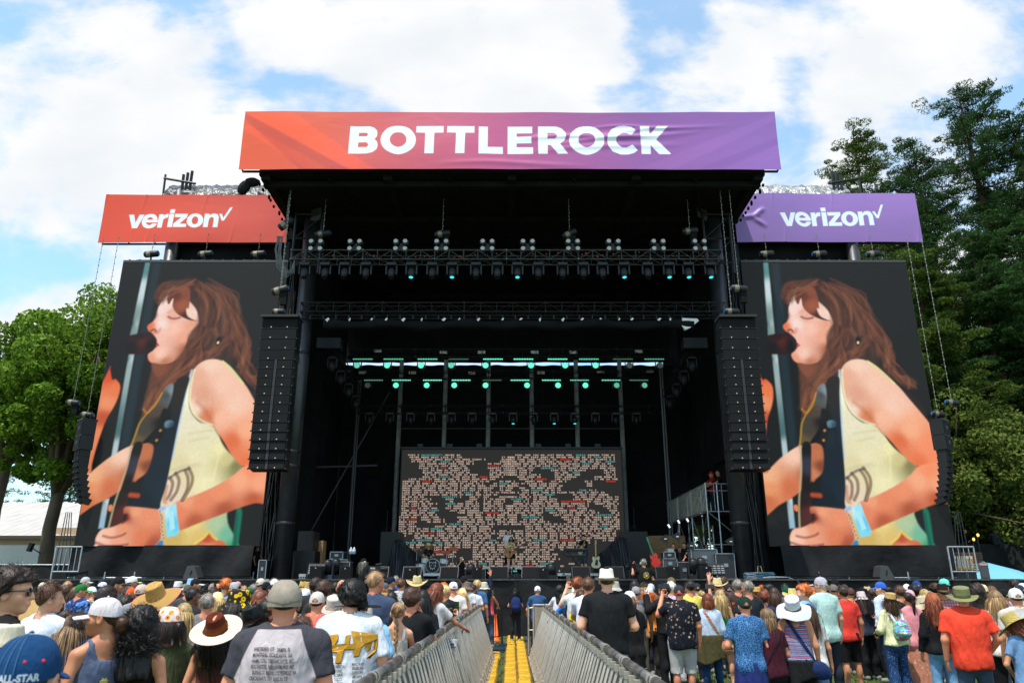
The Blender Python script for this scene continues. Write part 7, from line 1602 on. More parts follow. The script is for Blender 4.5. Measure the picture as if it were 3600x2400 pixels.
def person(px,py,D,label,bk='m',arms='dd',yaw=0,hyaw=0,pit=0,skin='t',hair='short',hc='d',hat=None,hatc=('#888888',),top='tee',tc='#888888',bot='jean',bc='#2a3a54',shoe='#888880',extra=None,lod=None,zfix=None,legs='s',scale=None,group=None,feet=0,sx=None):
 """px,py: photo pixel of the top of the head or hat; D: metres from the camera"""
 if lod is None: lod=D<8
 ht=1.625+(HTOP[hat] if hat else HAIRTOP.get(hair,.132)); top_=P(px,py,D)
 s=(top_.z-feet)/ht if scale is None else scale; zb=top_.z-s*ht
 if scale is None:
  s=min(max(s,.86),1.14); zb=top_.z-s*ht
 if abs(zb-feet)>.001 and zfix is None and feet==0: pass
 t=thing('person',label,'person',(top_.x,D,zb),yaw,group or 'people in the crowd'); t.scale=(s*(sx or 1),s,s)
 h=.012 if lod else .019
 B=BUILD[bk]; hy=round(hyaw/.175)*.175; hp=round(pit/.175)*.175
 o=obj('body',full_body(bk,arms,hy,hp,h,legs),t); setmat(o,0,cm(SKIN.get(skin,skin),'skin'))
 if top: o=obj('shirt',cached(('t',bk,arms,top,h),lambda:top_mesh(bk,arms,top,h)),t); setmat(o,0,cm(tc,'leather' if top=='leather' else 'cloth'))
 if bot and (D>9.5 or px>1900): o=obj('skirt' if bot in('skirt','maxi','mini') else 'trousers',cached(('bo',bk,bot,legs),lambda:bottom_mesh(bk,bot,.02,legs)),t); setmat(o,0,cm(bc)); [setmat(obj('shoe',cached(('sh',legs,q_),lambda:shoe_mesh(legs,q_)),t),0,cm(shoe)) for q_ in (-1,1)]
 M=headM(hy,hp).to_4x4(); pv=Vector((0,-.03,-.12)); Mh=Matrix.Translation(HEADP+pv)@M@Matrix.Translation(-pv)
 def onhead(name,me,m,i=0):
  o=obj(name,me,t); o.matrix_local=Mh; setmat(o,0,m); return o
 hatted=bool(hat) and hat not in('visor','cans')
 if hair:
  hk=hair
  if hat and hat not in('visor','cans','scarf') and hair in('curl','afro','messy','short','spike','thin'): hk={'curl':'short','afro':'short','messy':'short','spike':'buzz','short':'buzz','thin':'buzz'}[hair]
  if hk in('short','spike'): hk='short'
  onhead('hair',cached(('h',hk,lod,hatted),lambda:hair_mesh(hk,lod,hatted)),cm(HAIRC.get(hc,hc),'hair'))
 if hat:
  prs=cached(('hp',hat),lambda:[(n,rawmesh(n,v[0],v[1],[None]),sl) for n,v,sl in hat_parts(hat)])
  hk='straw' if len(hatc)>3 and hatc[3]=='straw' else 'leather' if len(hatc)>3 and hatc[3]=='leather' else 'felt'
  root=None
  for n,me,sl in prs:
   m=cm(hatc[min(sl,len(hatc)-1)] if sl<3 else hatc[-1],hk if sl<2 and n not in('button',) else 'cloth')
   if root is None: root=onhead('headphones' if hat=='cans' else 'headscarf' if hat=='scarf' else 'hat',me,m)
   else: o=obj(n,me,root); setmat(o,0,m)
 if extra: extra(t,Mh,s)
 PEOPLE.append((t,px,py,D)); return t
# ================= things carried and printed =================
def pworld(t,v):
 M=Matrix.Translation(t.location)@Matrix.Rotation(t.rotation_euler.z,4,'Z')@Matrix.Diagonal((*t.scale,1)); return M@Vector(v)
def wrist(t,bk,arms,side):
 j=jarm(arms[0 if side<0 else 1],side,BUILD[bk]); d=(j[2]-j[1]).normalized(); return pworld(t,j[2]+d*.10)
PHG=mat('phone_glass',(.01,.01,.012),.12,spec=.8)
def phone(label,w,land=False,case='#101010',lit=None,tilt=0,rz=0):
 t=thing('phone',label,'phone',w,rz=rz,group='phones held up'); t.rotation_euler=(tilt,0,rz); a,b_=(.155,.076) if land else (.076,.155)
 b=MB(); b.box((0,0,0),(a,.011,b_)); b.build('case',mat('case_'+case,lin(case),.5),t)
 b=MB(); b.box((0,-.0075,0),(a-.008,.004,b_-.008)); b.build('screen',PHG if not lit else mat('screen_'+lit,lin(lit),.2,var=.8,scale=40,emit=lin(lit),es=.3),t); return t
def backpack(label,t0,col,col2,w=.30,h=.42,pat=None,dz=1.20):
 p=pworld(t0,(0,-.20,dz)); t=thing('backpack',label,'backpack',p,rz=t0.rotation_euler.z); t.scale=t0.scale
 def fn(q):
  d=ellp(q,(0,-.02,0),(w/2+.02,.14,h/2+.03)); d=np.maximum(d,cone(q,(0,0,-h*.22),(0,0,h*.18),w*.62,w*.50)); d=smin(d,ellp(q,(0,-.13,-h*.2),(w*.36,.06,h*.2)),.03); return d+.004*nz(q,40)
 o=obj('pack_body',rawmesh('pack_body',*snet(fn,(-.3,-.25,-.35),(.3,.2,.35),.016),[None]),t); setmat(o,0,cm(col))
 b=MB();
 for s in (-1,1): b.tube([(s*.08,.02,h*.42),(s*.11,.08,.24),(s*.115,.20,.235),(s*.13,.30,.10)],[.022]*4,6)
 b.tube([(-.03,-.02,h*.5),(0,-.03,h*.58),(.03,-.02,h*.5)],.008,5); b.build('strap',cm(col2),t); b=MB(); b.tube([(-w*.3,-.14,-h*.02),(0,-.165,-h*.01),(w*.3,-.14,-h*.02)],.006,5); b.tube([(-w*.38,-.10,h*.22),(0,-.135,h*.30),(w*.38,-.10,h*.22)],.006,5); b.build('zip',cm(col2),t); return t
from mathutils.bvhtree import BVHTree
def shirt_of(t): return [c for c in t.children if c.name.split('.')[0]=='shirt'][0]
def decal(t,name,V,Fc,m,off=.006,part=None):
 o=part or shirt_of(t); me=o.data; bt=BVHTree.FromPolygons([v.co for v in me.vertices],[tuple(p.vertices) for p in me.polygons])
 out=[]
 for (x,z) in V:
  h=bt.ray_cast(Vector((x,-1,z)),Vector((0,1,0))); out.append((x,(h[0].y if h[0] else -.15)-off,z))
 b=MB(); b.add(out,Fc); d=b.build(name,m,o); return d
def dtext(t,txt,x,z,size,col,bold=0,xs=1,name='print'):
 V,Fc=text_mesh(txt,size,bold,xs); return decal(t,name,[(x+a,z+b) for a,b in V],Fc,mat('print_'+col,lin(col),.7))
def glasses(col='#181210'):
 def f(t,Mh,s):
  b=MB()
  for q in (-1,1): b.ell((q*.034,.098,.002),(.030,.008,.024),10,6); b.tube([(q*.062,.088,.008),(q*.083,.04,.008),(q*.086,-.02,.0)],.0035,5)
  b.tube([(-.01,.104,.008),(.01,.104,.008)],.003,5); o=b.build('sunglasses',mat('shades_'+col,lin(col),.15,spec=.9),t,smooth=True); o.matrix_local=Mh
 return f
# ================= the crowd: px|top|D|yaw|hyaw|pit|bk|arms|skin|hair|hc|hat|hat colours|top|colour|bottom|colour|label
CROWD='''
63|1978|3.95|-60|-35|0|m|dd|p|curl|d|||tee|#101112|jean|#222|curly dark-haired man in tortoiseshell sunglasses and black tee looking right, far left
182|2049|5.9|-10|-25|0|m|dd|p|short|b|||tee|#d6dcea|jean|#222|brown-haired boy in a plain white tee beside the tall curly man
85|2082|6.3|0|0|30|m|dd|t|short|d|guard|#c8a468,#c8a468,#181818,straw|tee|#383838|jean|#222|person in a wide black-edged straw hat behind the tall curly man
22|2190|2.9|0|0|0|f|dd|t|bob|d|fedora|#d8ccb4,#d8ccb4,#101010|tee|#303438|jean|#222|person in a cream woven hat with black band at the lower left corner
122|2222|1.85|-15|0|0|m|dd|p|buzz|d|cap|#123c66,#123c66,#123c66|tee|#20242c|jean|#222|person in a blue cap with red buttons, nearest the camera
386|2096|4.3|60|35|0|f|dd|t|bun|b|cap|#d8cfd0,#d8cfd0,#c8c0c0|tank|#56627c|jean|#222|woman in a faded white cap with a bun and grey racerback top looking left
285|2150|5.9|0|20|0|l|dd|t|short|d|||tee|#12294c|jean|#222|person in a navy jersey hidden behind the white cap woman
238|2141|8.0|0|0|0|f|dd|t|short|d|||tee|#44464c|jean|#222|short dark-haired person between the white tee boy and the white cap
262|2158|5.9|10|10|0|f|dd|t|long|n|||tank|#d8207a|jean|#222|light-brown-haired woman with a hot pink strap beneath the white cap brim
505|2133|4.4|0|0|0|f|dd|t|curlong|k|||tank|#0c0c0d|jean|#222|woman with big curly black hair and black tank behind the white cap woman
608|2130|5.2|15|30|0|f|db|t|bob|d|scarf|#e8d4d0/sunflower/#f0902a,#e8c8c0,#d8b0a8|tee|#4a5032|jean|#222|woman in a floral headscarf and olive tee holding a cup
777|2146|5.1|0|-10|30|f|dd|t|long|k|wide|#5a2410/ombre/#c87020,#dcc8b0,#7a3a14|tube|#5a3028|jean|#222|woman in a cream wide hat with a dark brown crown and bare shoulders
845|2071|6.1|-40|-35|0|f|dd|t|long|k|bucket|#26241c/sunflower/#e8b820,#888,#888|tee|#18191c|jean|#222|woman in a yellow sunflower bucket hat facing right
913|2120|5.6|-20|-30|20|m|dd|t|long|d|cowboy|#121416,#121416,#4a3020,leather|tee|#9ca4ac|jean|#222|person in a black leather cowboy hat behind the grey beanie man
1010|2034|4.0|0|0|0|l|dd|r|buzz|d|beanie|#978c7e,#857a6c|tee|#b8aeb0|jean|#222|broad man in a grey beanie and raglan tee printed with a city list
1119|2077|7.5|0|0|0|m|dd|r|short|k|capo|#c4bcb4,#b8b0a8,#b8b0a8|tee|#e0685c|jean|#222|man in a pale snapback cap and coral tee
1240|2028|5.6|0|0|0|m|dd|p|curl|k|||big|#e4e8ee|jean|#222|young man with curly black hair in a white tee with yellow graffiti print
1262|2072|5.7|0|0|0|l|dd|r|short|k|wide|#121212,#121212,#222222|shirt|#8cc4e8/clouds/#e4eef4|jean|#222|large man in a wide black hat and pale blue cloud-print shirt
1180|2092|7.9|10|0|20|f|dd|t|bob|n|floppy|#d8d0c4,#d8d0c4,#c8c0b4,straw|tee|#c8bcb8/floral/#8a5058|jean|#222|woman in a cream knitted floppy hat beside the pale snapback man
1288|2125|7.6|-20|0|0|f|dd|t|bob|d|bucket|#dccfc0,#888,#888|tee|#807468|jean|#222|person whose cream hat shows above the cloud-print shirt's right shoulder
1319|2004|7.9|-5|-20|0|m|dd|r|thin|n|||shirt|#3e4c66|jean|#222|tall older man with thin sandy hair and slate blue shirt
1399|2113|7.2|0|0|0|f|rr|p|braid|n|||tube|#c8beb0|jean|#222|woman with a long brown braid and bare back leaning on the barrier
1448|2058|7.5|-15|-20|0|m|dc|r|curl|b|||tee|#16181a|jean|#222|curly brown-haired man in black tee resting his hand on his face
1488|2070|8.1|0|0|0|f|dd|t|long|k|||tee|#20242c|jean|#222|woman with straight black hair right of the curly man in black
1527|2042|7.9|-40|-25|-25|f|rr|t|long|r|||tee|#d8d0cc|jean|#222|woman with long auburn hair and clips looking down to the right
1498|2110|7.6|-30|-20|0|f|dr|p|bob|b|||long|#8c98b8/plaid/#26304e|jean|#222|woman in a blue and white plaid jacket leaning on the barrier
1567|2113|8.2|-20|-20|0|f|dp|p|wavy|b|trk|#16302a,#7c8a62,#16302a|long|#3c5c60/tiedye/#88a4a0|jean|#222|woman in a dark green cap with olive brim filming with her phone
1469|2021|12.6|0|0|10|m|dd|t|short|b|cowboy|#dccb92,#dccb92,#c89860,straw|tee|#b0a898|jean|#222|person in a pale yellow cowboy hat before the drum kit
1375|2025|15|-20|-20|0|m|dd|t|short|d|cap|#141c30,#141c30,#141c30|tee|#181818|jean|#222|man in a navy cap and black tee behind the slate blue shirt
1392|2023|17|-10|-20|0|m|dd|p|short|s|||shirt|#2050a0|jean|#222|grey-haired man in bright blue behind the navy cap
1410|2032|13.8|-5|-10|0|m|dd|t|short|b|||shirt|#d0d0d0/scales/#181818|jean|#222|man with faded brown hair in a black and white patterned shirt
1380|2078|11.2|-30|-30|0|f|dd|t|long|k|||tee|#555|jean|#222|dark-haired woman behind the braided woman
1354|2080|11.5|15|10|-10|f|dd|t|bob|d|wide|#c89c5c,#d0a868,#a87838,straw|tee|#888|jean|#222|person in a tan straw hat right of the slate blue shirt
1350|2046|13|-30|-40|0|m|dd|t|buzz|d|cap|#5c5c60,#5c5c60,#5c5c60|tee|#181818|jean|#222|person in a grey flat-brim cap half hidden by the sandy-haired man
1560|2043|14.5|0|0|0|f|dd|p|curl|g|||tee|#a87858|jean|#222|person with bright ginger curls left of the white trucker cap
1566|2054|11.5|-10|-20|0|m|dd|r|thin|y|||tee|#1a1816|jean|#222|balding blond man in a black tee beside the auburn-haired woman
1595|2043|12.6|0|0|0|m|dd|r|buzz|b|capo|#e8ecf4/trucker/#3a6ab8,#3a6ab8,#e0e4ec|tee|#e8dcd4|jean|#222|man in a blue and white trucker cap and cream tee with orange words
1626|2066|13.2|0|0|0|f|dd|t|wavy|y|||tube|#d8c8b8|jean|#222|blonde bare-shouldered woman by the far end of the left barrier
1641|2043|14|-20|-30|-10|m|dd|r|short|n|bucket|#6c6058,#888,#888|tee|#d8dcdc|jean|#222|man in a taupe cap and white tee beside the blonde woman
1630|2022|17|0|0|0|m|dd|t|buzz|d|capb|#161618,#161618,#161618|tee|#222|jean|#222|person in a backward black cap below the crouching photographer
1611|2041|15.5|10|0|0|m|dd|t|buzz|d|cap|#26262a,#26262a,#26262a|tee|#444|jean|#222|person in a charcoal cap behind the trucker cap man
1662|2052|15|-10|-20|0|m|db|t|short|d|||tee|#e0e4ea|jean|#222|dark-haired man in a white tee at the left barrier's end
1678|2035|16.3|-10|0|0|m|dd|t|curl|y|||shirt|#3c628c|pant|#8a7c68|man with curly blond hair in a denim shirt
1702|2044|17|0|0|0|f|du|t|bob|s|bucket|#c8c0b0,#888,#888|long|#1c2438|jean|#222|person in navy sleeves stretching one hand high above the crowd
1718|2056|18.3|-20|0|0|f|rr|t|wavy|n|cap|#40b8b0,#40b8b0,#40b8b0|tank|#d84a50|jean|#222|woman in a teal cap and pink straps at the aisle end
1812|2063|24.5|0|0|15|f|bb|t|long|k|||tee|#101012|jean|#1a1c20|photographer in black with dark hair standing in the pit
1889|2058|20.6|0|0|0|m|kk|r|short|b|capo|#e4e6ec,#e4e6ec,#d8dade|shirt|#2e5078|pant|#101216|man in a white cap and blue shirt working at the end of the aisle
304|2026|15.5|-60|-40|0|m|dd|p|short|s|cap|#b4b4b4,#b4b4b4,#b4b4b4|tee|#9ca8b8|jean|#222|man in a light grey cap in front of the left guard rail
272|2060|12.5|-10|0|0|f|qq|t|wavy|b|||long|#a8b8cc|jean|#222|person with brown curls raising both hands to film, left crowd
182|2036|17|0|0|0|m|dd|t|short|b|||tee|#333|jean|#222|brown-haired head just under the left guard rail
215|2037|15|-20|-20|0|m|dd|t|buzz|d|cap|#1a1a1c,#c87820,#1a1a1c|tee|#2a2a2a|jean|#222|person in a black cap with orange trim near the left fence
241|2041|14.6|0|0|0|f|dd|t|short|n|||tee|#444|jean|#222|dark blond head between the orange-trimmed cap and raised phone
288|2051|11.4|-35|-25|0|m|dd|r|short|s|cap|#1e6c34,#3c8c4a,#1e6c34|tee|#1a2a5c/tiedye/#5a8ad0|jean|#222|man in a bright green cap and blue tie-dye shirt
240|2057|12.6|0|0|0|f|dd|t|curlong|b|||tee|#2a2c34|jean|#222|woman with long brown curls left of the green cap
154|2045|15|0|0|0|m|dd|t|buzz|n|cap|#c8bcac,#c8bcac,#c8bcac|tee|#555|jean|#222|person in a beige cap right of the sunglasses man's face
359|2036|18|10|0|0|m|dd|t|short|d|cap|#1a2848,#1a2848,#1a2848|tee|#333|jean|#222|person in a navy cap with an orange mark by the stage, left
364|2044|15|-40|-30|0|m|dd|t|short|d|cap|#d8dcea/trucker/#2c9c68,#2c9c68,#d8dcea|tee|#555|jean|#222|person in a green and white cap left of the black cap man
334|2057|11.6|30|30|-20|f|qd|p|buzz|y|cap|#dce0f0,#dce0f0,#dce0f0|long|#dcdcd8|jean|#222|child-height person in a white cap with one white sleeve stretched left
379|2053|6.9|0|0|0|m|dd|t|curl|d|||tee|#2a2a2c|jean|#222|person with a big mop of dark curls behind the white cap woman
419|2025|10.4|-60|-30|0|m|dd|t|short|k|cap|#17181a,#17181a,#17181a|tee|#3a3c40|jean|#222|man in a plain black cap looking right, left crowd
453|2031|15.6|-50|-30|0|m|dd|t|short|s|cap|#b8b4b0,#b8b4b0,#b8b4b0|tee|#555|jean|#222|man in a pale grey cap just right of the plain black cap
468|2024|14.4|-50|-30|0|m|dd|r|short|s|cap|#e8ece8/trucker/#b0cc50,#b0cc50,#e8ece8|tee|#667|jean|#222|man in a white and lime cap with sunglasses
388|2078|18.5|0|0|0|f|du|r|bob|d|||tee|#444|jean|#222|small raised hand left of the plain black cap
500|2043|17|0|0|0|m|dd|t|short|d|cap|#202838,#202838,#202838|tee|#333|jean|#222|person in a dark slate cap left of the big straw hat
531|2047|14|-20|0|0|m|dd|t|short|d|cap|#504a5c,#504a5c,#504a5c|tee|#444|jean|#222|person in a purplish grey cap beside the big straw hat
464|2064|11|20|0|0|f|dd|p|wavy|b|capo|#e85420/trucker/#e0e0e4,#e0e0e4,#d84818|tee|#444|jean|#222|person in an orange and white cap left of the beige snapback
500|2051|9.1|0|0|0|m|dd|r|buzz|b|capo|#c0aca0,#c0aca0,#b09c90|tee|#84888c|jean|#222|man in a beige snapback showing his bare neck
449|2062|12.6|0|0|0|m|dd|t|buzz|d|cap|#3c4248,#3c4248,#3c4248|tee|#444|jean|#222|person in a slate cap under the plain black cap man's chin
443|2098|9.5|10|0|0|f|dd|t|curlong|d|||tee|#555|jean|#222|person with dark brown curls below the orange cap
574|2042|7.0|-20|0|30|m|dd|t|short|d|guard|#c89c58,#c89c58,#d83a6a,straw|tee|#9a9a98|jean|#222|person in a huge straw hat with pink edging
628|2042|14.5|10|0|0|f|dd|t|bob|d|bucket|#dcdad8,#888,#888|tee|#555|jean|#222|person in a white bucket hat right of the pink-edged straw hat
655|2050|15|-40|0|0|m|dd|t|short|d|cap|#7c745c,#7c745c,#7c745c|tee|#444|jean|#222|person in an olive beige cap beside the white bucket hat
663|2053|12.6|0|0|0|m|dd|t|short|d|cap|#544e4a,#544e4a,#544e4a|tee|#444|jean|#222|person in a brownish grey cap above the glasses man
674|2032|17|0|0|0|m|dd|t|short|d|bucket|#8cbce4,#888,#888|tee|#567|jean|#222|person in a pale blue bucket hat behind the mesh cap
691|2031|13.6|-50|-30|0|m|dp|t|short|k|cap|#1e1c1c/trucker/#c4c4cc,#c4c4cc,#1e1c1c|tee|#544|jean|#222|man in a black mesh cap with pale brim filming
730|2049|15|0|0|0|m|dd|t|short|d|cap|#18181a,#18181a,#18181a|tee|#333|jean|#222|person in a black cap with gold badge right of the mesh cap
749|2049|13.8|10|0|0|m|dd|t|short|s|cap|#8c8078/trucker/#6c5c78,#d87030,#8c8078|tee|#555|jean|#222|person in a faded beige and purple cap
767|2050|17|-40|0|0|m|dd|t|short|d|cap|#e89060,#e89060,#e89060|tee|#555|jean|#222|person in a peach cap left of the ginger hair
796|2029|12.4|0|0|0|m|dd|p|messy|g|||tee|#4a4a4c|jean|#222|person with a bushy ginger mop near the stage, left crowd
825|2044|12.4|40|20|0|m|dd|r|short|s|capo|#acacb0,#8094b8,#acacb0|tee|#808890|jean|#222|man in a light grey cap with blue brim facing left
837|2042|17|-50|0|0|f|dd|p|bob|d|cap|#d89494,#d89494,#d89494|tee|#555|jean|#222|person in a pink cap right of the light grey cap
781|2061|12.6|0|0|0|m|dd|t|short|k|cap|#141414,#141414,#141414|tee|#333|jean|#222|person in a black cap below the ginger mop
753|2062|11.6|0|0|0|m|dd|t|thin|d|||tee|#444|jean|#222|balding dark-haired man above the salt-and-pepper man
684|2065|9|-40|-20|0|m|dd|b|short|k|||polo|#222428|jean|#222|black-haired man with glasses right of the huge straw hat
718|2072|9.6|0|0|0|m|dd|t|short|k|bucket|#141416,#888,#888|tee|#333|jean|#222|person in a black bucket hat behind the salt-and-pepper man
733|2084|8.0|0|0|0|m|dd|r|short|s|||tee|#707074|jean|#222|man with salt-and-pepper hair in a grey tee
767|2080|9.6|-10|0|0|f|dd|t|wavy|y|||tank|#7c98a8|jean|#222|blonde woman right of the salt-and-pepper man
698|2108|9.2|0|0|0|f|dd|t|long|n|||sweat|#d8a4a8|jean|#222|light-brown-haired woman in a fuzzy pink sweater
652|2116|7.4|10|0|0|f|dd|p|long|y|||tee|#b0a8a0|jean|#222|long blonde woman right of the floral headscarf
860|2058|16|0|0|0|f|dd|t|short|n|||tee|#555|jean|#222|sandy-haired head above the sunflower hat
892|2052|15|0|0|0|m|dd|t|short|s|||tee|#555|jean|#222|grey-brown head right of the pink cap
918|2031|13.8|-20|0|0|m|dd|t|buzz|d|capo|#ccc4b4/trucker/#d87838,#a8a098,#ccc4b4|tee|#3c3c40|jean|#222|person in a beige cap with orange front, left of the beanie
938|2043|12.8|-10|0|0|m|dd|t|short|k|cap|#151517,#151517,#151517|tee|#222|jean|#222|person in a black cap with white script left of the beanie
875|2065|11.4|10|0|0|f|dd|t|short|b|trk|#1c5834/trucker/#e4e8e8,#e4e8e8,#1c5834|tee|#444|jean|#222|person in a white and green cap behind the sunflower hat
922|2072|8.5|-55|-30|0|f|dd|p|long|r|||tee|#303034|jean|#222|auburn-haired woman in round sunglasses facing right
966|2033|13.2|0|0|0|m|dd|r|thin|w|||tee|#666|jean|#222|man with fuzzy thinning grey hair beside the beanie
955|2054|12|0|0|0|m|dd|t|buzz|k|capo|#1a1a1c,#d0d0d4,#1a1a1c|tee|#333|jean|#222|person in a black and white cap touching the beanie's left edge
943|2103|7.2|0|0|0|f|dd|t|short|k|||tee|#333|jean|#222|small dark-haired person between the leather hat and the beanie
1066|2041|16|-10|0|0|f|dd|t|bob|b|wide|#d0b068,#d0b068,#a88848,straw|tee|#666|jean|#222|person in a yellow straw hat just right of the beanie
1086|2043|15|-20|0|0|f|dd|t|bob|b|guard|#c8a860,#c8a860,#a88848,straw|tee|#666|jean|#222|person in a ringed straw hat beside the yellow straw hat
1090|2056|12.6|0|0|0|m|dd|b|bald|k|||tee|#555|jean|#222|bald brown-skinned man right of the beanie
1076|2067|11.4|-20|0|0|m|dd|d|short|k|cap|#e8eaf0,#e8eaf0,#e8eaf0|shirt|#d0d8e8|jean|#222|person in a small white cap right of the beanie
1114|2025|10.6|0|0|0|m|dd|t|curl|d|||tee|#2a2a2a|jean|#222|dark curly-haired person rising behind the pale snapback
1141|2034|9.0|0|0|0|m|dd|t|curl|b|||tee|#302c2a|jean|#222|person with thick brown curls above the pale snapback
1183|2041|12.6|0|0|0|m|dd|t|curl|k|||tee|#222|jean|#222|black curly head left of the white graffiti tee man
1205|2037|9.6|0|0|0|m|dd|r|bald|d|||tee|#444|jean|#222|bald man mostly hidden by the curly black hair
1068|2163|6.2|0|0|0|f|dd|t|short|b|||tee|#888|jean|#222|brown-haired child between the beanie man and the coral tee
940|2034|17|0|0|0|m|dd|t|short|s|cap|#7c7878,#7c7878,#7c7878|tee|#555|jean|#222|person in a dull grey cap at the stage front, left
1965|2056|15.2|5|-10|0|f|rr|t|curlong|k|||tee|#e0dce4|jean|#222|woman with curly black hair in a white tee with pink script
2029|2024|13.8|0|-10|0|m|qd|p|messy|r|||tee|#ccc|jean|#222|person with dark auburn hair lifting a phone, right of the aisle
2002|2068|11.2|20|10|-10|m|rd|t|short|d|cowboy|#8c9484,#a4a898,#5c6458|tee|#2a78c8|jean|#222|person in a sage green cowboy hat and bright blue tee
2024|2060|13|-10|0|0|f|dd|t|bob|d|wide|#dcd8d0,#e0d4b8,#7c684c|tee|#444|jean|#222|person in a white hat with a striped brim
2045|2046|14.4|0|0|0|m|dd|t|buzz|d|cap|#d8d4cc,#d8d4cc,#d8d4cc|tee|#555|jean|#222|person in a cream cap left of the white tee man
2040|2072|12|0|0|0|f|dd|t|long|b|||tee|#d8c030|jean|#222|long brown-haired person with a yellow collar
2067|2028|11|0|-10|0|m|rd|r|short|b|||tee|#e0dce8|jean|#222|brown-haired man in a white tee left of the white fedora
2130|1996|9.7|0|0|0|l|bb|p|bald|b|fedora|#e8e2d4,#e8e2d4,#dcd4c4|tee|#141517|jean|#7c98b4|tall man in a white fedora and black tee by the barrier
2160|2042|16|10|0|0|m|dd|t|short|d|bucket|#a8a498,#888,#888|tee|#555|jean|#222|person in a beige legionnaire hat behind the white fedora
2213|2075|10.8|0|0|0|f|dd|t|pony|b|trk|#d8dce0/trucker/#e0a820,#e0a820,#e0a820|tee|#121214|maxi|#151517|woman in a yellow and white cap and long tiered black skirt
2234|2059|14.4|0|0|0|m|dd|t|short|k|capo|#8c8c90,#8c8c90,#7c7c80|tee|#5c6878|pant|#a08c70|man in a grey cap with a grey backpack and khaki trousers
2256|2058|16|0|0|0|f|dd|t|long|n|||tee|#333|jean|#223|woman with long light-brown hair beside the grey cap man
2229|2040|18|0|0|0|f|dd|t|bob|d|||tee|#444|jean|#222|dark bob-haired person below the right camera operator
2262|2047|19|0|0|0|m|dd|t|short|b|||tee|#444|jean|#222|short brown-haired head directly below the right camera operator
2279|2058|15|0|0|0|f|dd|t|wavy|g|scarf|#e4e8e4/dots/#5c3420,#e4e8e4,#e0e4e0|tank|#c87830|jean|#222|woman in a white leaf-print headscarf
2288|2049|18|0|0|0|m|dd|t|short|d|cap|#b4b8bc,#b4b8bc,#b4b8bc|tee|#555|jean|#222|person in a pale grey cap behind the white headscarf
2333|2046|14.2|20|20|0|m|qd|t|messy|d|||jack|#121214|pant|#15151a|man in a black jacket filming with a sideways phone
2357|2041|15|0|0|0|m|dd|p|thin|w|||long|#c4bce0|pant|#d0d0dc|white-haired man in a lavender shirt and white trousers
2358|2027|18|30|0|0|m|dd|t|short|d|cap|#6c583c,#6c583c,#6c583c|tee|#444|jean|#222|person in a brown army cap behind the white-haired man
2389|2062|17|0|0|0|m|dq|t|short|d|||tee|#444|jean|#222|person holding a phone upright behind the floral shirt man
2385|2055|12.4|0|0|0|l|qd|r|short|s|trk|#2e2e34/trucker/#28304c,#28304c,#e03018|shirt|#10141f/floral/#c8a888|bermuda|#b0aeac|man in a mesh cap, dark floral shirt and pale grey shorts filming
2424|2038|14.8|0|0|0|m|dd|t|short|k|||tee|#e0cc60|jean|#223|black-haired man in a plain yellow tee
2448|2048|17|0|0|0|m|dd|p|bald|d|capo|#2a2a2c,#2a2a2c,#2a2a2c|shirt|#7ca0cc|jean|#222|man in a black cap and light blue shirt behind the yellow tee
2465|2073|16.5|0|0|0|f|dd|p|bun|y|||tee|#aaa|jean|#222|blonde head with a hair clip behind the red-haired bob
2485|2085|13.0|0|0|0|F|dd|t|bob|r|||long|#b8c8dc|jean|#1c3c64|woman with a red-brown bob in a pale blue shirt
2500|2040|17|0|0|0|m|dd|t|messy|b|||shirt|#5c8cb8/vstripes/#a8c0d0|jean|#222|person in a striped denim shirt behind the pink phone
2519|2028|15.6|0|0|0|m|dd|t|short|b|cowboy|#e0cc98,#e0cc98,#c8a870,straw|tee|#556|jean|#222|person in a pale straw cowboy hat with the pink phone before it
2529|2070|14.2|0|0|0|f|ud|p|long|y|||tank|#2c9c3c/floral/#c8d8a0|mini|#2c9c3c|blonde woman in a green patterned dress raising her arm
2541|2023|18|0|0|0|m|dd|t|curl|b|||tee|#444|jean|#222|curly brown head right of the straw cowboy hat
2558|2049|16|0|0|0|m|dd|t|short|k|capo|#28262a,#28262a,#c0c0c4|tee|#555|jean|#222|person in a black mesh cap right of the blonde woman
2590|2035|14.8|0|0|0|m|dd|r|short|s|||tee|#3a2c28|jean|#222|grey-haired man in a brown festival tee printed in orange
2626|2039|13.3|25|25|0|m|dd|r|short|s|||tee|#1e242a|jean|#222|man with grey-brown hair and sunglasses in a charcoal tee
2656|2061|15.5|10|0|0|m|dd|t|short|d|fedora|#d0a864,#d0a864,#141210,straw|tee|#888|jean|#222|person in a straw fedora with a black band
2680|2072|13.8|-10|0|0|F|dd|t|curl|r|||tee|#2a3050|jean|#222|short auburn-haired woman in a navy tee
2719|2063|14.2|-5|0|0|f|dd|t|long|b|||tee|#d0ccc8|jean|#223|woman with very long brown hair left of the white sun hat
2678|2054|18|-70|0|0|f|dd|t|short|r|||tee|#444|jean|#222|person in sunglasses with auburn hair seen from the side
2699|2049|17.5|60|0|0|m|dd|t|curl|k|||tee|#444|jean|#222|dark curly bearded man facing left near the stage
2762|2058|17|-20|-10|-10|m|dd|r|short|b|cap|#124a34,#124a34,#124a34|tee|#666|jean|#222|person in a dark green cap behind the white sun hat
2757|2050|20|0|0|0|m|dd|t|short|k|||tee|#333|jean|#222|black-haired head above the dark green cap
2783|2066|15.3|-20|-10|0|f|dd|t|bob|b|cowboy|#e4d080,#e4d080,#c8b060,straw|tee|#888|jean|#222|person in a yellow straw cowboy hat left of the strawberry-blond man
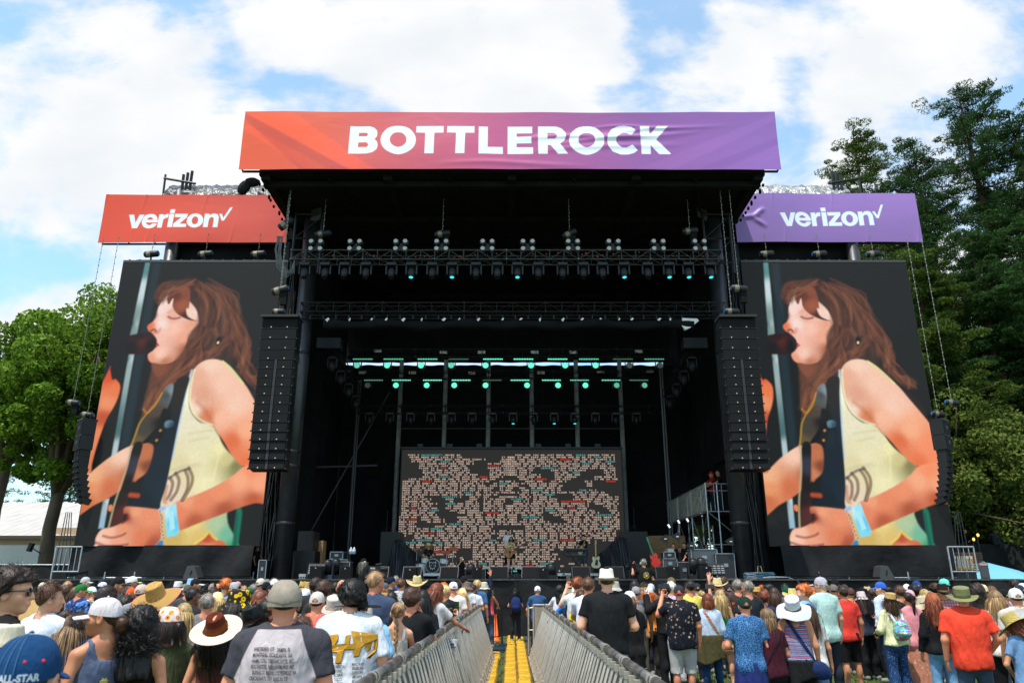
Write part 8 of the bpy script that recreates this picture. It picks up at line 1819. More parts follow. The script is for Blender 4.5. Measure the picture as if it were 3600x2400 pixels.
2614|2093|9.6|0|0|0|m|bd|r|short|k|trk|#1a3026,#8a9468,#1a3026|shirt|#1c4a7c/scales/#5c8cb8|pant|#1c2a5c|man in a dark green camouflage cap and patterned blue shirt
2694|2137|9.7|0|0|0|F|dd|t|bob|n|||tee|#401020|pant|#101014|woman with a wavy light-brown bob in a maroon tee
2783|2092|9.8|0|0|30|F|dd|t|bob|b|floppy|#eceef4,#eceef4,#eceef4,straw|tank|#1c3054/stripes/#8a9cc0|pant|#121214|woman in a big white sun hat and striped sleeveless top
2840|2120|10.3|-10|0|0|f|dd|t|long|b|||tee|#d0ccc8|jean|#5c88b0|woman with long brown hair and a white blouse behind the sun hat
2821|2048|11.9|35|35|0|m|dd|p|messy|g|||shirt|#7ca4cc|jean|#223|strawberry-blond man in a pale blue shirt looking left
2855|2060|16.5|0|0|0|f|dd|p|long|g|||tee|#888|jean|#222|copper-haired woman left of the green checked shirt
2884|2026|13|20|25|0|m|dd|p|short|w|capo|#aca8b0,#aca8b0,#a09ca4|shirt|#8cb8b0/gingham/#c8dcd4|pant|#262c38|older man in a grey cap, sunglasses and green checked shirt
2910|2055|18|0|0|0|m|dd|t|short|d|cap|#5c5040,#5c5040,#5c5040|tee|#444|jean|#222|person in a dark olive cap behind the checked shirt
2928|2052|16.4|0|0|0|m|dd|t|short|d|cap|#6c6460,#6c6460,#6c6460|tee|#445|jean|#222|person in a taupe cap left of the red polo man
2933|2033|19|0|0|0|m|dd|t|short|k|cap|#121316,#121316,#121316|tee|#222|jean|#222|person in a black cap standing out against the stage skirt
2960|2057|13.6|-5|-5|0|m|fd|t|short|d|||polo|#d83a30|short|#141416|dark-haired man in a red polo shirt and black shorts
2966|2052|17.5|0|0|0|m|dd|t|short|s|cap|#3c3a3a,#3c3a3a,#3c3a3a|tee|#444|jean|#222|person in a charcoal cap just behind the red polo man
2987|2064|16.2|-10|0|0|m|dd|t|short|b|cap|#5c3c30,#5c3c30,#5c3c30|tee|#e4cc40|pant|#22242a|man in a yellow tee with a dark green backpack
3026|2077|15.4|10|0|-10|f|dd|t|long|d|bucket|#ccbcbc,#888,#888|tee|#2a3040|pant|#141416|person in a pinkish white bucket hat right of the green backpack
3034|2067|16|-10|0|0|f|dd|t|long|k|bucket|#121212,#888,#888|tee|#18181a|maxi|#141416|person in a floppy black hat and black dress
3047|2060|18.5|-20|0|0|f|dd|t|bob|b|fedora|#d8c090,#d8c090,#b89860,straw|tee|#888|jean|#222|person in a pale tan hat above the bare-backed woman
3061|2069|16.2|0|0|0|f|dd|p|bun|b|||tube|#141416|jean|#7ca0c0|woman with a brown bun and a bare back
3078|2070|17.5|0|0|0|f|dd|t|short|d|scarf|#b8b840,#b8b840,#b8b840|tee|#888|jean|#222|person in a yellow-green headscarf left of the blue cap
3093|2043|15|30|25|0|m|db|p|short|d|capo|#2c60c4,#2c60c4,#2c60c4|long|#b0c4e4/gingham/#dce4f4|pant|#1c2c4c|man in a bright blue cap and pale checked shirt
3121|2060|17.5|0|0|0|f|dd|t|bun|d|||tee|#555|jean|#222|dark-haired head right of the bright blue cap
3122|2081|12.6|10|10|10|f|bd|t|wavy|b|fedora|#c8a468,#c8a468,#2a2018,straw|jack|#dcd8a8|flare|#1c3c68/dots/#8cacd0|woman in a tan straw hat, pale yellow jacket and dotted blue trousers
3160|2057|14.2|0|0|0|m|dd|t|short|b|||tee|#18181c|jean|#222|brown-haired man in a black shirt behind the tan straw hat
3185|2051|18|0|0|0|m|dd|t|short|d|cap|#e0dce4,#e0dce4,#e0dce4|tee|#888|jean|#222|person in a small white cap near the blue velvet cap
3219|2039|16.5|10|0|0|m|dd|t|short|d|capo|#1c3c78,#1c3c78,#1c3c78|tee|#9c9c9c|jean|#222|person in a dark blue cap on the right side
3209|2050|15.2|0|0|0|m|dd|t|curl|k|||tee|#d82c1c|jean|#222|black curly-haired person in a bright red tee
3195|2071|14.6|20|0|0|f|dd|t|bun|d|cap|#d8a4b0,#d8a4b0,#d8a4b0|tee|#888|jean|#222|person in a soft pink cap behind the pink shirt
3190|2079|13|5|0|0|f|dd|t|pony|d|||shirt|#d88890|maxi|#b87860/floral/#d8c0a0|dark ponytailed woman in a pink shirt and long patterned skirt
3246|2068|14.8|0|0|0|f|dd|t|long|y|||tee|#888|jean|#222|blonde woman between the red tee and camouflage cap
3242|2094|13.2|30|20|-10|f|dd|t|bob|k|floppy|#d8ccac/stripes/#181818,#d8ccac,#181818,straw|tee|#222|jean|#222|woman in a cream sun hat with thin black stripes
3274|2073|14|-10|0|0|m|dd|t|short|k|cap|#3c3c38/tiedye/#a09478,#3c3c38,#3c3c38|shirt|#28282a/dots/#c0c0c0|jean|#222|person in a tan and black camouflage cap
3273|2083|11.4|0|0|0|f|dd|t|wavy|r|||sweat|#0e0e10|jean|#6c98bc|woman with long auburn waves in a black sweater
3282|2045|17|0|0|0|f|dd|t|curl|b|||tee|#555|jean|#222|person with frizzy brown curls left of the mint cap
3316|2032|17|30|10|0|m|dd|t|short|d|capo|#6cd0c0,#6cd0c0,#6cd0c0|tee|#666|jean|#222|person in a mint cap standing tallest on the right side
3310|2049|13.2|-5|0|0|m|dd|t|short|k|cowboy|#2a1c1a,#2a1c1a,#8a6a48|shirt|#c08890/plaid/#8a3a40|jean|#222|man in a dark brown cowboy hat and pink plaid shirt
3374|2060|9.7|-5|-10|10|l|dd|r|buzz|s|hike|#7c7c54,#74744e,#5c5c3c|shirt|#e8442c|jean|#222|large man in an olive brimmed hat and orange-red shirt
3427|2051|12.2|0|0|0|f|dd|t|curlong|d|||jack|#1c2024|jean|#222|woman with dark brown curls in a dark denim jacket
3452|2052|14|-50|-10|0|f|dd|t|pony|d|cap|#dcc498,#dcc498,#dcc498|tee|#555|jean|#222|person in a cream cap looking right, far right crowd
3482|2058|15.8|-30|0|0|f|dd|t|wavy|b|||tee|#555|jean|#222|brown-haired woman behind the streaked blonde
3525|2068|14.6|10|0|0|m|dd|t|short|k|capo|#16181c,#16181c,#b8c070|tee|#222|jean|#222|person in a black cap with yellow edging, far right
3493|2072|10.8|-5|0|0|f|dd|t|long|l|||sweat|#d8d0c8|pant|#121216|woman with long streaked blonde hair in a cream sweater
3566|2065|10.2|-5|-10|0|m|db|t|short|k|capo|#d8d8d0,#d8d8d0,#c8c8c0|shirt|#b8b4ac|jean|#5c7890|man in an off-white cap and beige shirt at the right edge
3572|2142|8.8|20|20|-30|f|dd|t|wavy|r|guard|#c8b068,#c8b068,#16120e,straw|tee|#6c90b8|jean|#222|person in a straw hat with black edging looking down at the right edge
3580|2053|14.4|0|0|0|m|dd|t|short|d|capo|#2a3040,#2a3040,#2a3040|tee|#b89ab0|jean|#222|person in a navy cap at the right edge
3592|2048|17|0|0|0|m|dd|t|short|d|cap|#e4e4e4,#e4e4e4,#e4e4e4|tee|#555|jean|#222|person in a white cap at the far right edge
3561|2032|21|0|0|0|f|dd|b|afro|d|||tee|#222|jean|#222|curly-haired person under the turquoise parasol
10|2055|8|0|0|0|m|dd|r|short|d|cap|#e8401c,#f0f0f0,#e8401c|tee|#666|jean|#222|person in an orange cap at the left edge
'''
LAB={}
def hexx(c):
 c=c.strip()
 if not c: return c
 q=c.split('/');
 q=[('#'+''.join(a*2 for a in x[1:]) if x.startswith('#') and len(x)==4 else x) for x in q]; return '/'.join(q)
SETS={}
for ln in CROWD.strip().splitlines():
 a=ln.split('|'); px,py,D,yaw,hy,pit=[float(x) for x in a[:6]]; bk,arms,skin,hair,hc,hat,hcol,top,tcl,bot,bc,lab=a[6:18]
 u=abs(1800-px)/2612/1.07; k_=int(px*7+pt_y)%9 if 0 else int(px*7+py)%9
 if arms=='dd' and D>5.5: arms=('dd','dx','gd','dd','xd','fd','dg','db','dd')[k_]
 yaw+=(k_-4)*3.2; hy+=((int(px*3+py)%5)-2)*6
 if px<1780: D*=(1.17 if D<9 else 1.22)
 if 1150<px<1760: D=max(D,min(1.10/u,19.7 if px<1668 else D))
 if 1900<px<2260: D=max(D,min(1.14/u,20.0))
 D=min(D,25.2)
 hcols=tuple(x if x in('straw','leather') else hexx(x) for x in hcol.split(',')) if hcol else ('#888888',)
 ex=glasses() if 'sunglasses' in lab or 'glasses' in lab else None
 if 'white cap woman' in lab and 0: ex=None
 t=person(px,py,D,lab,bk=bk,arms=arms,yaw=R(yaw),hyaw=R(hy),pit=R(pit),skin=skin,hair=hair,hc=hc,hat=hat or None,hatc=hcols,top=top,tc=hexx(tcl),bot=bot,bc=hexx(bc) if bc!='#222' else ('#26303c','#1c1e22','#3c4c60','#2c2a28')[int(px)%4],extra=ex)
 SETS[lab]=(t,bk,arms)
def who(s):
 m=[v for k,v in SETS.items() if s in k]; assert m,s; return m[0]
t,_,_=who('city list')
shirt=shirt_of(t)
sm=shirt.data.copy(); shirt.data=sm
nv=np.zeros(len(sm.vertices)*3); sm.vertices.foreach_get('co',nv); nv=nv.reshape(-1,3)
dv=np.maximum(np.minimum(np.abs(nv[:,0])-.125-(1.47-nv[:,2])*.42,(nv[:,2]-1.08)*.6),(nv[:,2]-1.487)*1.5)
at=sm.attributes.new('rag','FLOAT','POINT'); at.data.foreach_set('value',dv.astype(np.float32))
rm=cm('#b4a9ab').copy(); rm.name='raglan_cloth'; nt=rm.node_tree; Bn=nt.nodes['Principled BSDF']; src=Bn.inputs['Base Color'].links[0].from_socket
an=nt.nodes.new('ShaderNodeAttribute'); an.attribute_name='rag'; mr=nt.nodes.new('ShaderNodeMapRange'); mr.inputs[1].default_value=-.003; mr.inputs[2].default_value=.003; nt.links.new(an.outputs['Fac'],mr.inputs[0])
mx=nt.nodes.new('ShaderNodeMix'); mx.data_type='RGBA'; nt.links.new(mr.outputs[0],mx.inputs[0]); nt.links.new(src,mx.inputs[6]); mx.inputs[7].default_value=(*lin('#3c3b42'),1); nt.links.new(mx.outputs[2],Bn.inputs['Base Color']); setmat(shirt,0,rm)
LST=[('HARTFORD, CT','TAMPA, FL'),('MONTREAL, QC','ATLANTA, GA'),('HAMILTON, ON','CHARLOTTE, NC'),('ROCHESTER, NY','GREENSBORO, NC'),('BUFFALO, NY','CHARLOTTESVILLE, VA'),('CINCINNATI, OH','BERLIN, DE'),('OMAHA, NE','MANCHESTER, UK'),('ST PAUL, MN','LONDON, UK'),('MILWAUKEE, WI','CARDIFF, UK'),('INDIANAPOLIS, IN','DUSSELDORF, DE'),('CLEVELAND, OH','AMSTERDAM, NL')]
for i,(a,b_) in enumerate(LST):
 z=1.39-i*.029
 dtext(t,a,-.055,z,.026,'#3c3436',.0006,.62,'printed_city'); dtext(t,b_,.052,z-.004,.026,'#3c3436',.0006,.58,'printed_city')
t,_,_=who('graffiti'); OCH='#c8901c'
def poly2(t,pts,col,name='print',off=.008):
 tri=geometry.tessellate_polygon([[Vector((a,b_,0)) for a,b_ in pts]]); decal(t,name,pts,[tuple(q) for q in tri],mat('print_'+col,lin(col),.7,var=.2,scale=30),off)
Gp=lambda x,y:((x-1135)*.00105,1.385-(y-845)*.00090)
for pts in ([(905,890),(935,885),(960,900),(950,960),(990,940),(985,890),(1060,875),(1060,920),(1040,960),(1110,955),(1115,890),(1150,880),(1145,960),(1190,950),(1180,1000),(1110,1000),(1090,1105),(1050,1110),(1060,1020),(990,1020),(960,1050),(905,1030),(925,960)],
   [(1150,850),(1350,885),(1350,925),(1260,960),(1235,985),(1220,1055),(1180,1060),(1185,990),(1165,900)],[(1265,960),(1310,955),(1300,1000),(1280,1025),(1265,995)],[(1325,935),(1352,935),(1345,1020),(1300,1075),(1275,1075),(1325,1010)]):
 poly2(t,[Gp(x+3,y+7) for x,y in pts],'#4a3410','lettering_shadow',.007); poly2(t,[Gp(x,y) for x,y in pts],OCH,'graffiti_lettering',.010)
for i in range(5):
 dtext(t,['LONDON','PARIS','ROMA','OSLO','TOKYO'][i],-.06,1.12-i*.03,.030,'#6a6460',.0005,.8,'printed_city'); dtext(t,['MADRID','DUBLIN','LISBON','MILAN','BERLIN'][i],.085,1.135-i*.03,.030,'#6a6460',.0005,.8,'printed_city')
t,_,_=who('orange words'); dtext(t,'L. HURON',0,1.27,.075,'#e8602c',.001,.9)
t,_,_=who('printed in orange'); dtext(t,'BOTTLEROCK',0,1.34,.058,'#c0502c',.002,.85)
for i in range(13): dtext(t,['MAY NAPA VALLEY','MUSIC FOOD','WINE AND BREW'][i%3],0,1.285-i*.028,.03-.0006*i,'#a0482c',.0004,1.0,'printed_line')
t,_,_=who('pink script'); poly2(t,[(-.02,1.34),(.12,1.33),(.13,1.2),(.12,1.05),(-.01,1.06),(-.03,1.2)],'#f0a8b8','pink_patch',.006);
for i,w in enumerate(('I JUST','WANNA','BE','HERE')): dtext(t,w.lower(),.05,1.30-i*.07,.07,'#3a3038',.0008,.9)
t,_,_=who('long brown braid'); bd=[c for c in t.children if c.name.startswith('body')][0]
decal(t,'white_strap',[(.075,1.46),(.105,1.45),(.085,1.33),(.05,1.33)],[(0,1,2,3)],WHT,.012,bd); decal(t,'bag_strap',[(-.10,1.46),(-.07,1.465),(-.035,1.33),(-.065,1.33)],[(0,1,2,3)],mat('tan_leather',(.5,.2,.03),.5),.012,bd)
t,_,_=who('nearest the camera'); hat=[c for c in t.children if c.name.startswith('hat')][0]
V,Fc=text_mesh('2023 ALL-STAR',.026,.001,.95); b=MB(); b.add([(.099*math.sin((x+.012)/.099)*.90,-.104*math.cos((x+.012)/.099)-.0145,.016+y) for x,y in V],Fc); b.build('cap_lettering',mat('thread_white',(.6,.66,.75),.7),hat)
b=MB()
for q in (-.25,.25,0): b.tube([(.089*math.sin(a_)*math.sin(q),-.107*math.sin(a_)*math.cos(q)-.012,.012+.114*math.cos(a_)) for a_ in np.linspace(.1,1.45,10)],.0012,4)
b.build('seam',mat('seam_blue',(.05,.16,.30),.8),hat)
for q in (-.75,.45,1.0,-1.2): b=MB(); b.ell((.087*.93*math.sin(q),-.104*.86*math.cos(q)-.012,.055),(.006,.006,.006),8,6); b.build('eyelet',mat('eyelet_red',(.55,.02,.04),.7),hat)
def ph(sub,side,lab,dz=.05,**k):
 t,bk,arms=who(sub); w=wrist(t,bk,arms,side); phone(lab,w+Vector((0,.02,dz)),rz=t.rotation_euler.z*.5,**k)
ph('dark green cap with olive brim',1,'black phone held upright by the woman in the green and olive cap',.06,lit='#0c3418')
ph('raising both hands',1,'black phone held sideways by the raised hands on the left',.05,land=True)
ph('black mesh cap with pale brim',1,'phone by the face of the man in the black mesh cap',.0)
ph('dark auburn hair',-1,'black phone held upright right of the aisle',.06,lit='#4a3c34')
ph('black jacket filming',-1,'phone held sideways by the man in the black jacket',.06,land=True,lit='#3c3428')
ph('holding a phone upright',1,'tall black phone raised behind the floral shirt man',.10)
ph('dark floral shirt',-1,'phone held sideways by the man in the floral shirt',.06,land=True,lit='#1c2834')
t,bk,arms=who('green patterned dress'); w=P(2496,2060,14); phone('phone in a hot pink case held sideways above the crowd',w,land=True,case='#e02868')
t,bk,arms=who('bright blue cap and pale'); ph('tan straw hat, pale yellow',-1,'small phone held by the woman in the pale yellow jacket',.02)
t,bk,arms=who('right edge looking') if 0 else who('off-white cap and beige'); ph('streaked blonde hair',1,'dark phone near the streaked blonde woman',.35)
t,_,_=who('standing in the pit'); backpack('navy backpack with tan base on the pit photographer',t,'#1c2a58','#10183a',.34,.46)
t,_,_=who('grey backpack'); backpack('grey backpack on the man in the grey cap',t,'#6c6a68','#3a3a3c',.30,.46)
t,_,_=who('dark green backpack'); backpack('dark green backpack on the man in the yellow tee',t,'#28342c','#1c2420',.32,.50)
t,_,_=who('pale yellow jacket'); backpack('small shiny holographic backpack on the pale yellow jacket',t,'#88c8d8/holo','#d8d0e8',.24,.30,dz=1.16)
def crossbag(sub,lab,col,bagxz=None,side=1):
 t,bk,arms=who(sub); o=thing('shoulder_bag',lab,'bag',t.location,rz=t.rotation_euler.z); o.scale=t.scale; sh=shirt_of(t).data
 bt=BVHTree.FromPolygons([v.co for v in sh.vertices],[tuple(p.vertices) for p in sh.polygons]); pts=[]
 for f in np.linspace(0,1,14):
  x=side*(-.11+.30*f); z=1.46-.52*f; h=bt.ray_cast(Vector((x,-1,z)),Vector((0,1,0))); pts.append((x,(h[0].y if h[0] else -.12)-.012,z))
 b=MB();
 for i in range(len(pts)-1): a_=Vector(pts[i]);c_=Vector(pts[i+1]); b.add([tuple(a_+Vector((-.018,0,-.012))),tuple(a_+Vector((.018,0,.012))),tuple(c_+Vector((.018,0,.012))),tuple(c_+Vector((-.018,0,-.012)))],[(0,1,2,3)])
 b.build('strap',cm(col),o)
 fn=lambda q:smin(ellp(q,(side*.23,-.14,.86),(.12,.055,.10)),ellp(q,(side*.25,-.12,.80),(.14,.05,.07)),.03)+.003*nz(q,40)
 ob=obj('bag_body',rawmesh('bag_body',*snet(fn,(-.45,-.25,.66),(.45,.0,1.02),.014),[None]),o); setmat(ob,0,cm(col))
crossbag('big white sun hat','navy slouchy shoulder bag on the striped top','#1c2c58')
crossbag('red-brown bob in a pale blue','striped strap bag across the pale blue shirt','#3c3428/stripes/#c8a060')
crossbag('light-brown bob in a maroon','thin black strap bag across the maroon tee','#18181a',side=-1)
def waist(sub,col,lab,zt=1.02,zb=.60):
 t,bk,arms=who(sub); B=BUILD[bk]
 def fn(p):
  d=cone(p,(0,-.01,zt),(0,-.02,zb-.05),B['hp']+.03,B['hp']+.07,1.2)+.012*np.sin(np.arctan2(p[:,1],p[:,0])*9+p[:,2]*6)+.006*nz(p,22); d=np.maximum(d,p[:,2]-zt-.02); d=np.maximum(d,zb+.05*np.sin(p[:,0]*11)-p[:,2]); return d
 o=obj('tied_jacket',rawmesh('tied_jacket',*snet(fn,(-.34,-.34,zb-.1),(.34,.34,zt+.06),.018),[None]),t); setmat(o,0,cm(col))
waist('red-brown bob in a pale blue','#4a4428','',1.04,.62); waist('camouflage cap and patterned','#1e2a64','',.93,.60); waist('big white sun hat','#101012','',.94,.70)
t,_,_=who('tiered black skirt'); sk=[c for c in t.children if c.name.startswith('skirt')][0]; bt=BVHTree.FromPolygons([v.co for v in sk.data.vertices],[tuple(p.vertices) for p in sk.data.polygons]); b=MB()
for z in (.72,.38):
 for k in range(26):
  x=-.24+k*.0195; h=bt.ray_cast(Vector((x,-1,z)),Vector((0,1,0)))
  if h[0]: b.ell((x,h[0].y-.006,z),(.005,.004,.005),5,4)
b.build('studs',WHT,sk)
t,_,_=who('racerback'); poly2(t,[(.0+.022*math.cos(a_)*(1.5 if i%2 else 1),1.24+.022*math.sin(a_)*(1.5 if i%2 else 1)) for i,a_ in enumerate(np.linspace(0,6.28,17)[:-1])],'#c8b860','sun_emblem'); poly2(t,[(-.02,1.18),(.0,1.19),(.03,1.16),(.02,1.12),(.0,1.13),(-.02,1.14)],'#c8b860','state_emblem')
t,bk,arms=who('floral headscarf'); w=wrist(t,bk,arms,1); c=thing('plastic_cup','clear plastic cup held by the woman in the floral headscarf','cup',w,group='cups'); b=MB(); b.lathe([(0,-.06),(.032,-.06),(.042,.06),(.040,.06),(.030,-.055)],n=14); b.build('cup_body',mat('cup_plastic',(.6,.65,.7),.15,trans=.8),c)
t,bk,arms=who('plaid jacket'); w=wrist(t,bk,arms,1); c=thing('paper_cup','white paper cup held over the left barrier','cup',w+Vector((0,0,.03)),group='cups'); b=MB(); b.lathe([(0,-.06),(.032,-.06),(.045,.06),(.047,.065),(.0,.062)],n=14); b.build('cup_body',WHT,c)
# ================= performers and crew =================
def onstage(px,pt_,D,feet,lab,**k):
 ht=1.625+(HTOP[k.get('hat')] if k.get('hat') else HAIRTOP.get(k.get('hair','short'),.132)); z=P(px,pt_,D).z; s=(z-feet)/ht
 return person(px,pt_,D,lab,scale=s,lod=False,group=k.pop('group','people on the stage'),**k)
ARMS['m']=((.235,.06,1.16),(.06,.16,1.40),'fist',(0,-1,0)); ARMS['n']=((.255,.04,1.14),(.20,.27,1.10),'grip',(0,-1,0)); ARMS['o']=((.25,.03,1.14),(.06,.20,1.03),'relax',(0,-1,0)); ARMS['v']=((.26,.12,1.22),(.07,.22,1.50),'grip',(0,-1,0)); ARMS['w']=((.27,.16,1.22),(.12,.30,1.08),'grip',(0,0,-1))
sg=onstage(1797,1885,34.6,DZ+.24,'singer with long brown hair, yellow top and black skirt playing an acoustic guitar',bk='f',arms='nm',yaw=R(165),hyaw=R(10),skin='p',hair='wavy',hc='#4a2c1c',top='tank',tc='#d8d078',bot='mini',bc='#101012',shoe='#0e0e10')
for c in sg.children:
 if c.name.startswith('shoes'):
  pass
b=MB(); [b.tube([(s*.118,-.02,.06),(s*.115,-.02,.30)],[.055,.062],10) for s in (-1,1)]; b.build('boots',BLKP,sg)
gm=mat('sunburst',(.62,.24,.04),.3,col2=(.16,.05,.015),scale=3); g=guitar('sunburst acoustic guitar played by the singer',pworld(sg,(-.02,.20,1.02)),R(165)+math.pi,R(62),gm,mat('dark_neck',(.06,.03,.02),.4),'acoustic_guitar',1.15)
b=MB(); b.lathe([(0,.0),(.05,.0)],(0,-.034,-.02),'Y',14); b.build('sound_hole',BLKP,g)
b=MB(); b.tube([(-.12,.10,1.40),(0,.16,1.20),(.10,.15,1.05)],.02,5); b.build('guitar_strap',BLKP,sg)
gt=onstage(1787,1861,37.0,RZ,'bearded guitarist in a white and black tee on the riser behind the singer',bk='m',arms='no',yaw=R(180),skin='p',hair='short',hc='d',top='tee',tc='#d8dade',bot='jean',bc='#16181c'); guitar('pale electric guitar of the guitarist behind the singer',pworld(gt,(-.05,.20,1.05)),R(180)+math.pi,R(68),CRM,MPL,'electric_guitar',1.0)
kb=onstage(2050,1876,35.5,RK,'keyboard player in black cap, black tee, grey shorts and white socks',bk='m',arms='ww',yaw=R(120),skin='p',hair='short',hc='d',hat='cap',hatc=('#121214','#121214','#121214'),top='tee',tc='#121214',bot='bermuda',bc='#3c4450',shoe='#121214'); b=MB(); [b.tube([(s*.122,-.02,.08),(s*.120,-.02,.24)],.042,10) for s in (-1,1)]; b.build('socks',WHT,kb)
guitar('pale guitar slung on the keyboard player',pworld(kb,(-.1,.20,1.0)),R(120)+math.pi,R(40),CRM,MPL,'electric_guitar',.95)
ARMS['y']=((.26,.10,1.18),(.14,.34,1.16),'fist',(0,0,-1))
dr=onstage(1507,1907,35.4,RD-.42,'blonde drummer in a black tee seated behind the drum kit',bk='f',arms='yy',yaw=R(190),hyaw=R(-30),skin='p',hair='wavy',hc='y',top='tee',tc='#121012',bot='jean',bc='#1c3c64')
for s in (-1,1):
 w=pworld(dr,(s*.13,.36,1.18)); t=thing('drumstick','wooden drumstick in the drummer\'s %s hand'%('left' if s<0 else 'right'),'drumstick',w,group='drumsticks'); b=MB(); b.tube([(0,0,0),(.12*s,-.26,.10)],[.010,.006],6); b.build('stick',MPL,t)
cp=onstage(1622,1951,33.0,DZ-.62,'photographer in black crouching on the stage with a white-lens camera',bk='f',arms='vv',yaw=R(200),skin='p',hair='bun',hc='d',top='tee',tc='#101012',bot='pant',bc='#101012')
w=pworld(cp,(0,.27,1.57)); t=thing('photo_camera','black camera with a white lens held by the crouching photographer','camera',w); b=MB(); b.box((0,0,0),(.14,.08,.10)); b.build('camera_body',BLKP,t); b=MB(); b.lathe([(.04,-.02),(.045,-.16),(.0,-.16)],(0,.0,0),'Y',12,M=Matrix.Rotation(math.pi,3,'Z')); b.build('lens',WHT,t,off=(0,.0,0))
def tvcam(label,loc,rz):
 t=thing('video_camera',label,'camera',loc,rz=rz,group='shoulder video cameras'); b=MB(); b.box((0,0,0),(.13,.42,.22)); b.box((0,-.24,.0),(.14,.10,.16)); b.tube([(0,.05,.15),(0,.25,.18)],.02); b.build('camera_body',BLKP,t)
 b=MB(); b.lathe([(.05,.2),(.055,.36),(.085,.38),(.085,.46),(.0,.45)],(0,0,0),'Y',14,M=Matrix.Rotation(math.pi,3,'Z')); b.build('lens',BLKM,t); b=MB(); b.box((-.14,.15,.08),(.12,.10,.08)); b.build('viewfinder',BLKP,t); b=MB(); b.box((.07,-.05,.03),(.01,.16,.05)); b.build('side_label',mat('label_grey',(.4,.42,.45),.5),t); return t
lo=onstage(1280,1961,26.5,.62,'camera operator with long grey hair, black cap and green headphones on the left deck',bk='m',arms='wb',yaw=R(-60),skin='r',hair='wavy',hc='s',hat='cap',hatc=('#131315','#131315','#131315'),top='long',tc='#101012',bot='pant',bc='#101012',group='camera operators')
for n_,m_ in (('ear_cup',mat('earcup_green',(.25,.42,.28),.5)),): b=MB(); b.ell((.09,.0,-.01),(.03,.045,.05),10,8); o=b.build('headphones',m_,lo,smooth=True); o.location=(0,.0,1.625); b=MB(); b.ell((-.09,.0,-.01),(.03,.045,.05),10,8); o=b.build('headphones',m_,lo,smooth=True); o.location=(0,.0,1.625)
tvcam('black shoulder video camera with grey label, left camera operator',pworld(lo,(.12,.30,1.42)),R(-75))
ro=onstage(2261,1964,25.9,.62,'camera operator in a black tee with a yellow cross emblem standing at the stage front',bk='l',arms='qb',yaw=R(15),hyaw=R(10),skin='t',hair='short',hc='s',hat='cans',hatc=('#26362c','#8ab098','#8ab098'),top='tee',tc='#101012',bot='pant',bc='#101012',group='camera operators')
tvcam('black shoulder video camera of the operator with the yellow emblem',pworld(ro,(-.24,.22,1.52)),R(20))
for k in range(5):
 a_=math.pi/2+k*2*math.pi/5; c_,s_=math.cos(a_),math.sin(a_); n_=lambda r_,w_:(r_*c_-w_*s_,1.26+r_*s_+w_*c_)
 poly2(ro,[n_(.025,-.018),n_(.10,-.05),n_(.088,0),n_(.10,.05),n_(.025,.018)],'#d8b020','cross_emblem',.007); poly2(ro,[n_(.03,-.010),n_(.082,-.032),n_(.074,0),n_(.082,.032),n_(.03,.010)],'#26282c','cross_emblem_inset',.010)
poly2(ro,[(.03*math.cos(a_),1.26+.03*math.sin(a_)) for a_ in np.linspace(0,6.28,13)[:-1]],'#b8c4dc','emblem_centre',.011); dtext(ro,'16',0,1.26,.04,'#4a68a8',.001,.9)
t=thing('camera_stand_platform','low black platform in the pit under the emblem operator','platform',(ro.location.x,25.9,0)); b=MB(); b.box((0,0,.3),(1.4,.9,.6)); b.build('deck_panel',BLK,t)
pc,_,_=who('standing in the pit'); t=thing('gimbal_camera','small camera on a black gimbal held high by the pit photographer','camera',P(1813,2030,24.2)); b=MB(); b.tube([(0,0,-.35),(0,0,-.05)],.02,8); b.tube([(0,0,-.05),(.08,0,0),(.08,0,.12),(0,0,.14)],.014,6); b.build('gimbal_handle',BLKP,t); b=MB(); b.box((0,0,.08),(.12,.07,.09)); b.build('camera_body',BLKP,t); b=MB(); b.box((-.02,-.04,.20),(.12,.02,.04)); b.build('teal_screen',mat('teal_lit',(.02,.3,.25),.3,emit=(.02,.4,.3),es=.5),t)
for i,(px,tp_,lab,hr,cl,D) in enumerate(((2367,1908,'bearded crew member in black bending behind the white-edged case','short','#121214',32.6),(2388,1921,'crew member in sunglasses and black behind the flight cases','short','#101012',32.2),(2405,1906,'taller crew member in a black tee with a bare forearm','short','#141416',33.2),(2482,1911,'crew member with dark hair behind the tall grey case','bob','#101010',33),(905,1918,'crew member in black working at a desk on the far left of the stage','short','#1a1612',32),(2166,1912,'crew member in the dark right of the keyboards','short','#0c0c0e',39))): onstage(px,tp_,D,DZ-.05,lab,bk='m',arms='wd',yaw=R((150,180,120,180,-90,180)[i]),skin='t',hair=hr,hc='d',top='tee',tc=cl,bot='pant',bc='#101012',group='crew on the stage')
zf2=zf+.03
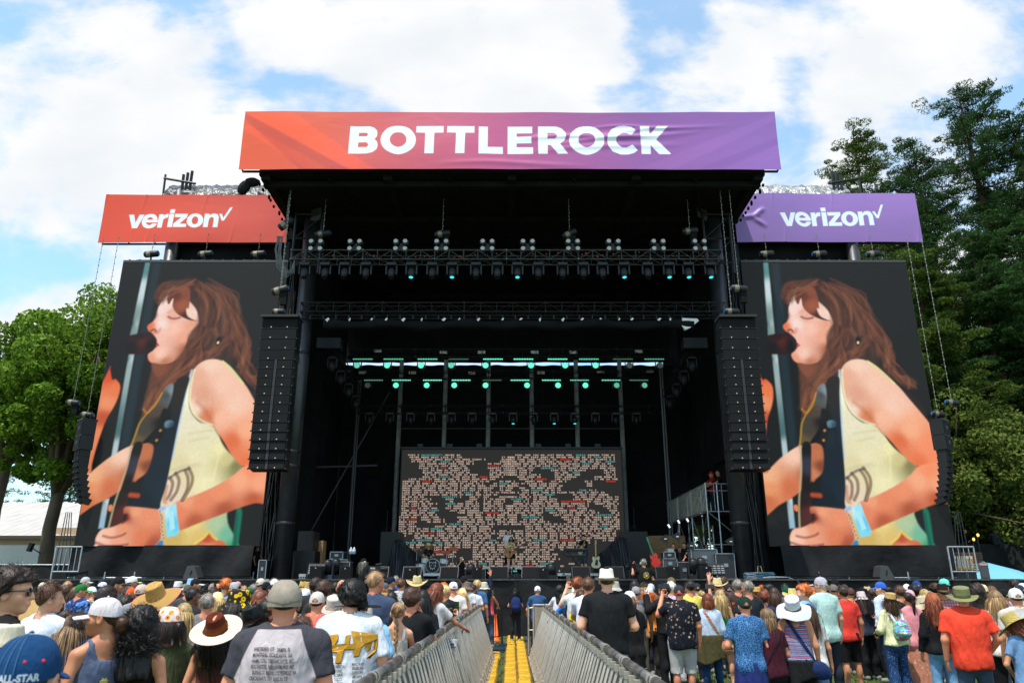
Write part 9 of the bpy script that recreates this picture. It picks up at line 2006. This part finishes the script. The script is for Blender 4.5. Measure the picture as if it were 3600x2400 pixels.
for i,(px,top,lab,hat,col) in enumerate(((2500,1655,'spectator in a red cap and red tee on the scaffold platform','cap','#a02018'),(2524,1650,'spectator in dark clothes leaning on the platform railing',None,'#1a1a1c'),(2562,1640,'spectator in a wide straw hat on the scaffold platform','wide','#1a1c20'),(2612,1645,'spectator in a yellow-green dress on the platform',None,'#8a9018'),(2640,1642,'spectator in black beside the yellow-green dress',None,'#101012'))):
 D=36.5; person(px,top,D,lab,bk='f' if i in(2,3) else 'm',arms='rr' if i<2 else 'dd',yaw=R(95),skin='t',hair='wavy' if i in(2,3) else 'short',hc='d',hat=hat,hatc=('#a02018',)*3 if hat=='cap' else ('#a89878','#a89878','#181818'),top='tee',tc=col,bot='maxi' if i==3 else 'jean',bc=col if i==3 else '#1c2430',scale=(P(px,top,D).z-zf2)/1.76,lod=False,group='spectators on the platform')
for px,top,lab,hat,col in ((3391,1857,'security guard in a black coat behind the right cloth fence',None,'#121214'),(3494,1853,'guard in a grey hooded top and dark cap behind the right fence','cap','#4a5058')):
 person(px,top,39.5,lab,bk='m',arms='rd',yaw=R(140 if px<3400 else -20),skin='t',hair='short',hc='d',hat=hat,hatc=('#1c2430',)*3,top='jack',tc=col,bot='pant',bc='#121214',scale=1.0,zfix=1,lod=False,group='guards behind the fence')
for i,(px,tgt,col,pw) in enumerate(((1448,sg.location,(1,.97,.92),17000),(2192,sg.location+Vector((.5,0,.3)),(.85,.97,1),15000),(1591,dr.location,(1,.97,.94),17000),(2349,kb.location,(.9,.98,1),14000))):  # added fill spots below four lit moving heads, brightening the performers
 a=P(px,940,y1-.05); ld=bpy.data.lights.new('added_fill_spot','SPOT'); ld.energy=pw; ld.spot_size=R(20); ld.spot_blend=.5; ld.shadow_soft_size=.12; ld.color=col
 lo_=bpy.data.objects.new('added_fill_spot',ld); C.objects.link(lo_); lo_.location=a+Vector((0,.25,-1.05)); d_=(Vector(tgt)+Vector((0,0,1.1)))-lo_.location; lo_.rotation_euler=d_.to_track_quat('-Z','Y').to_euler()
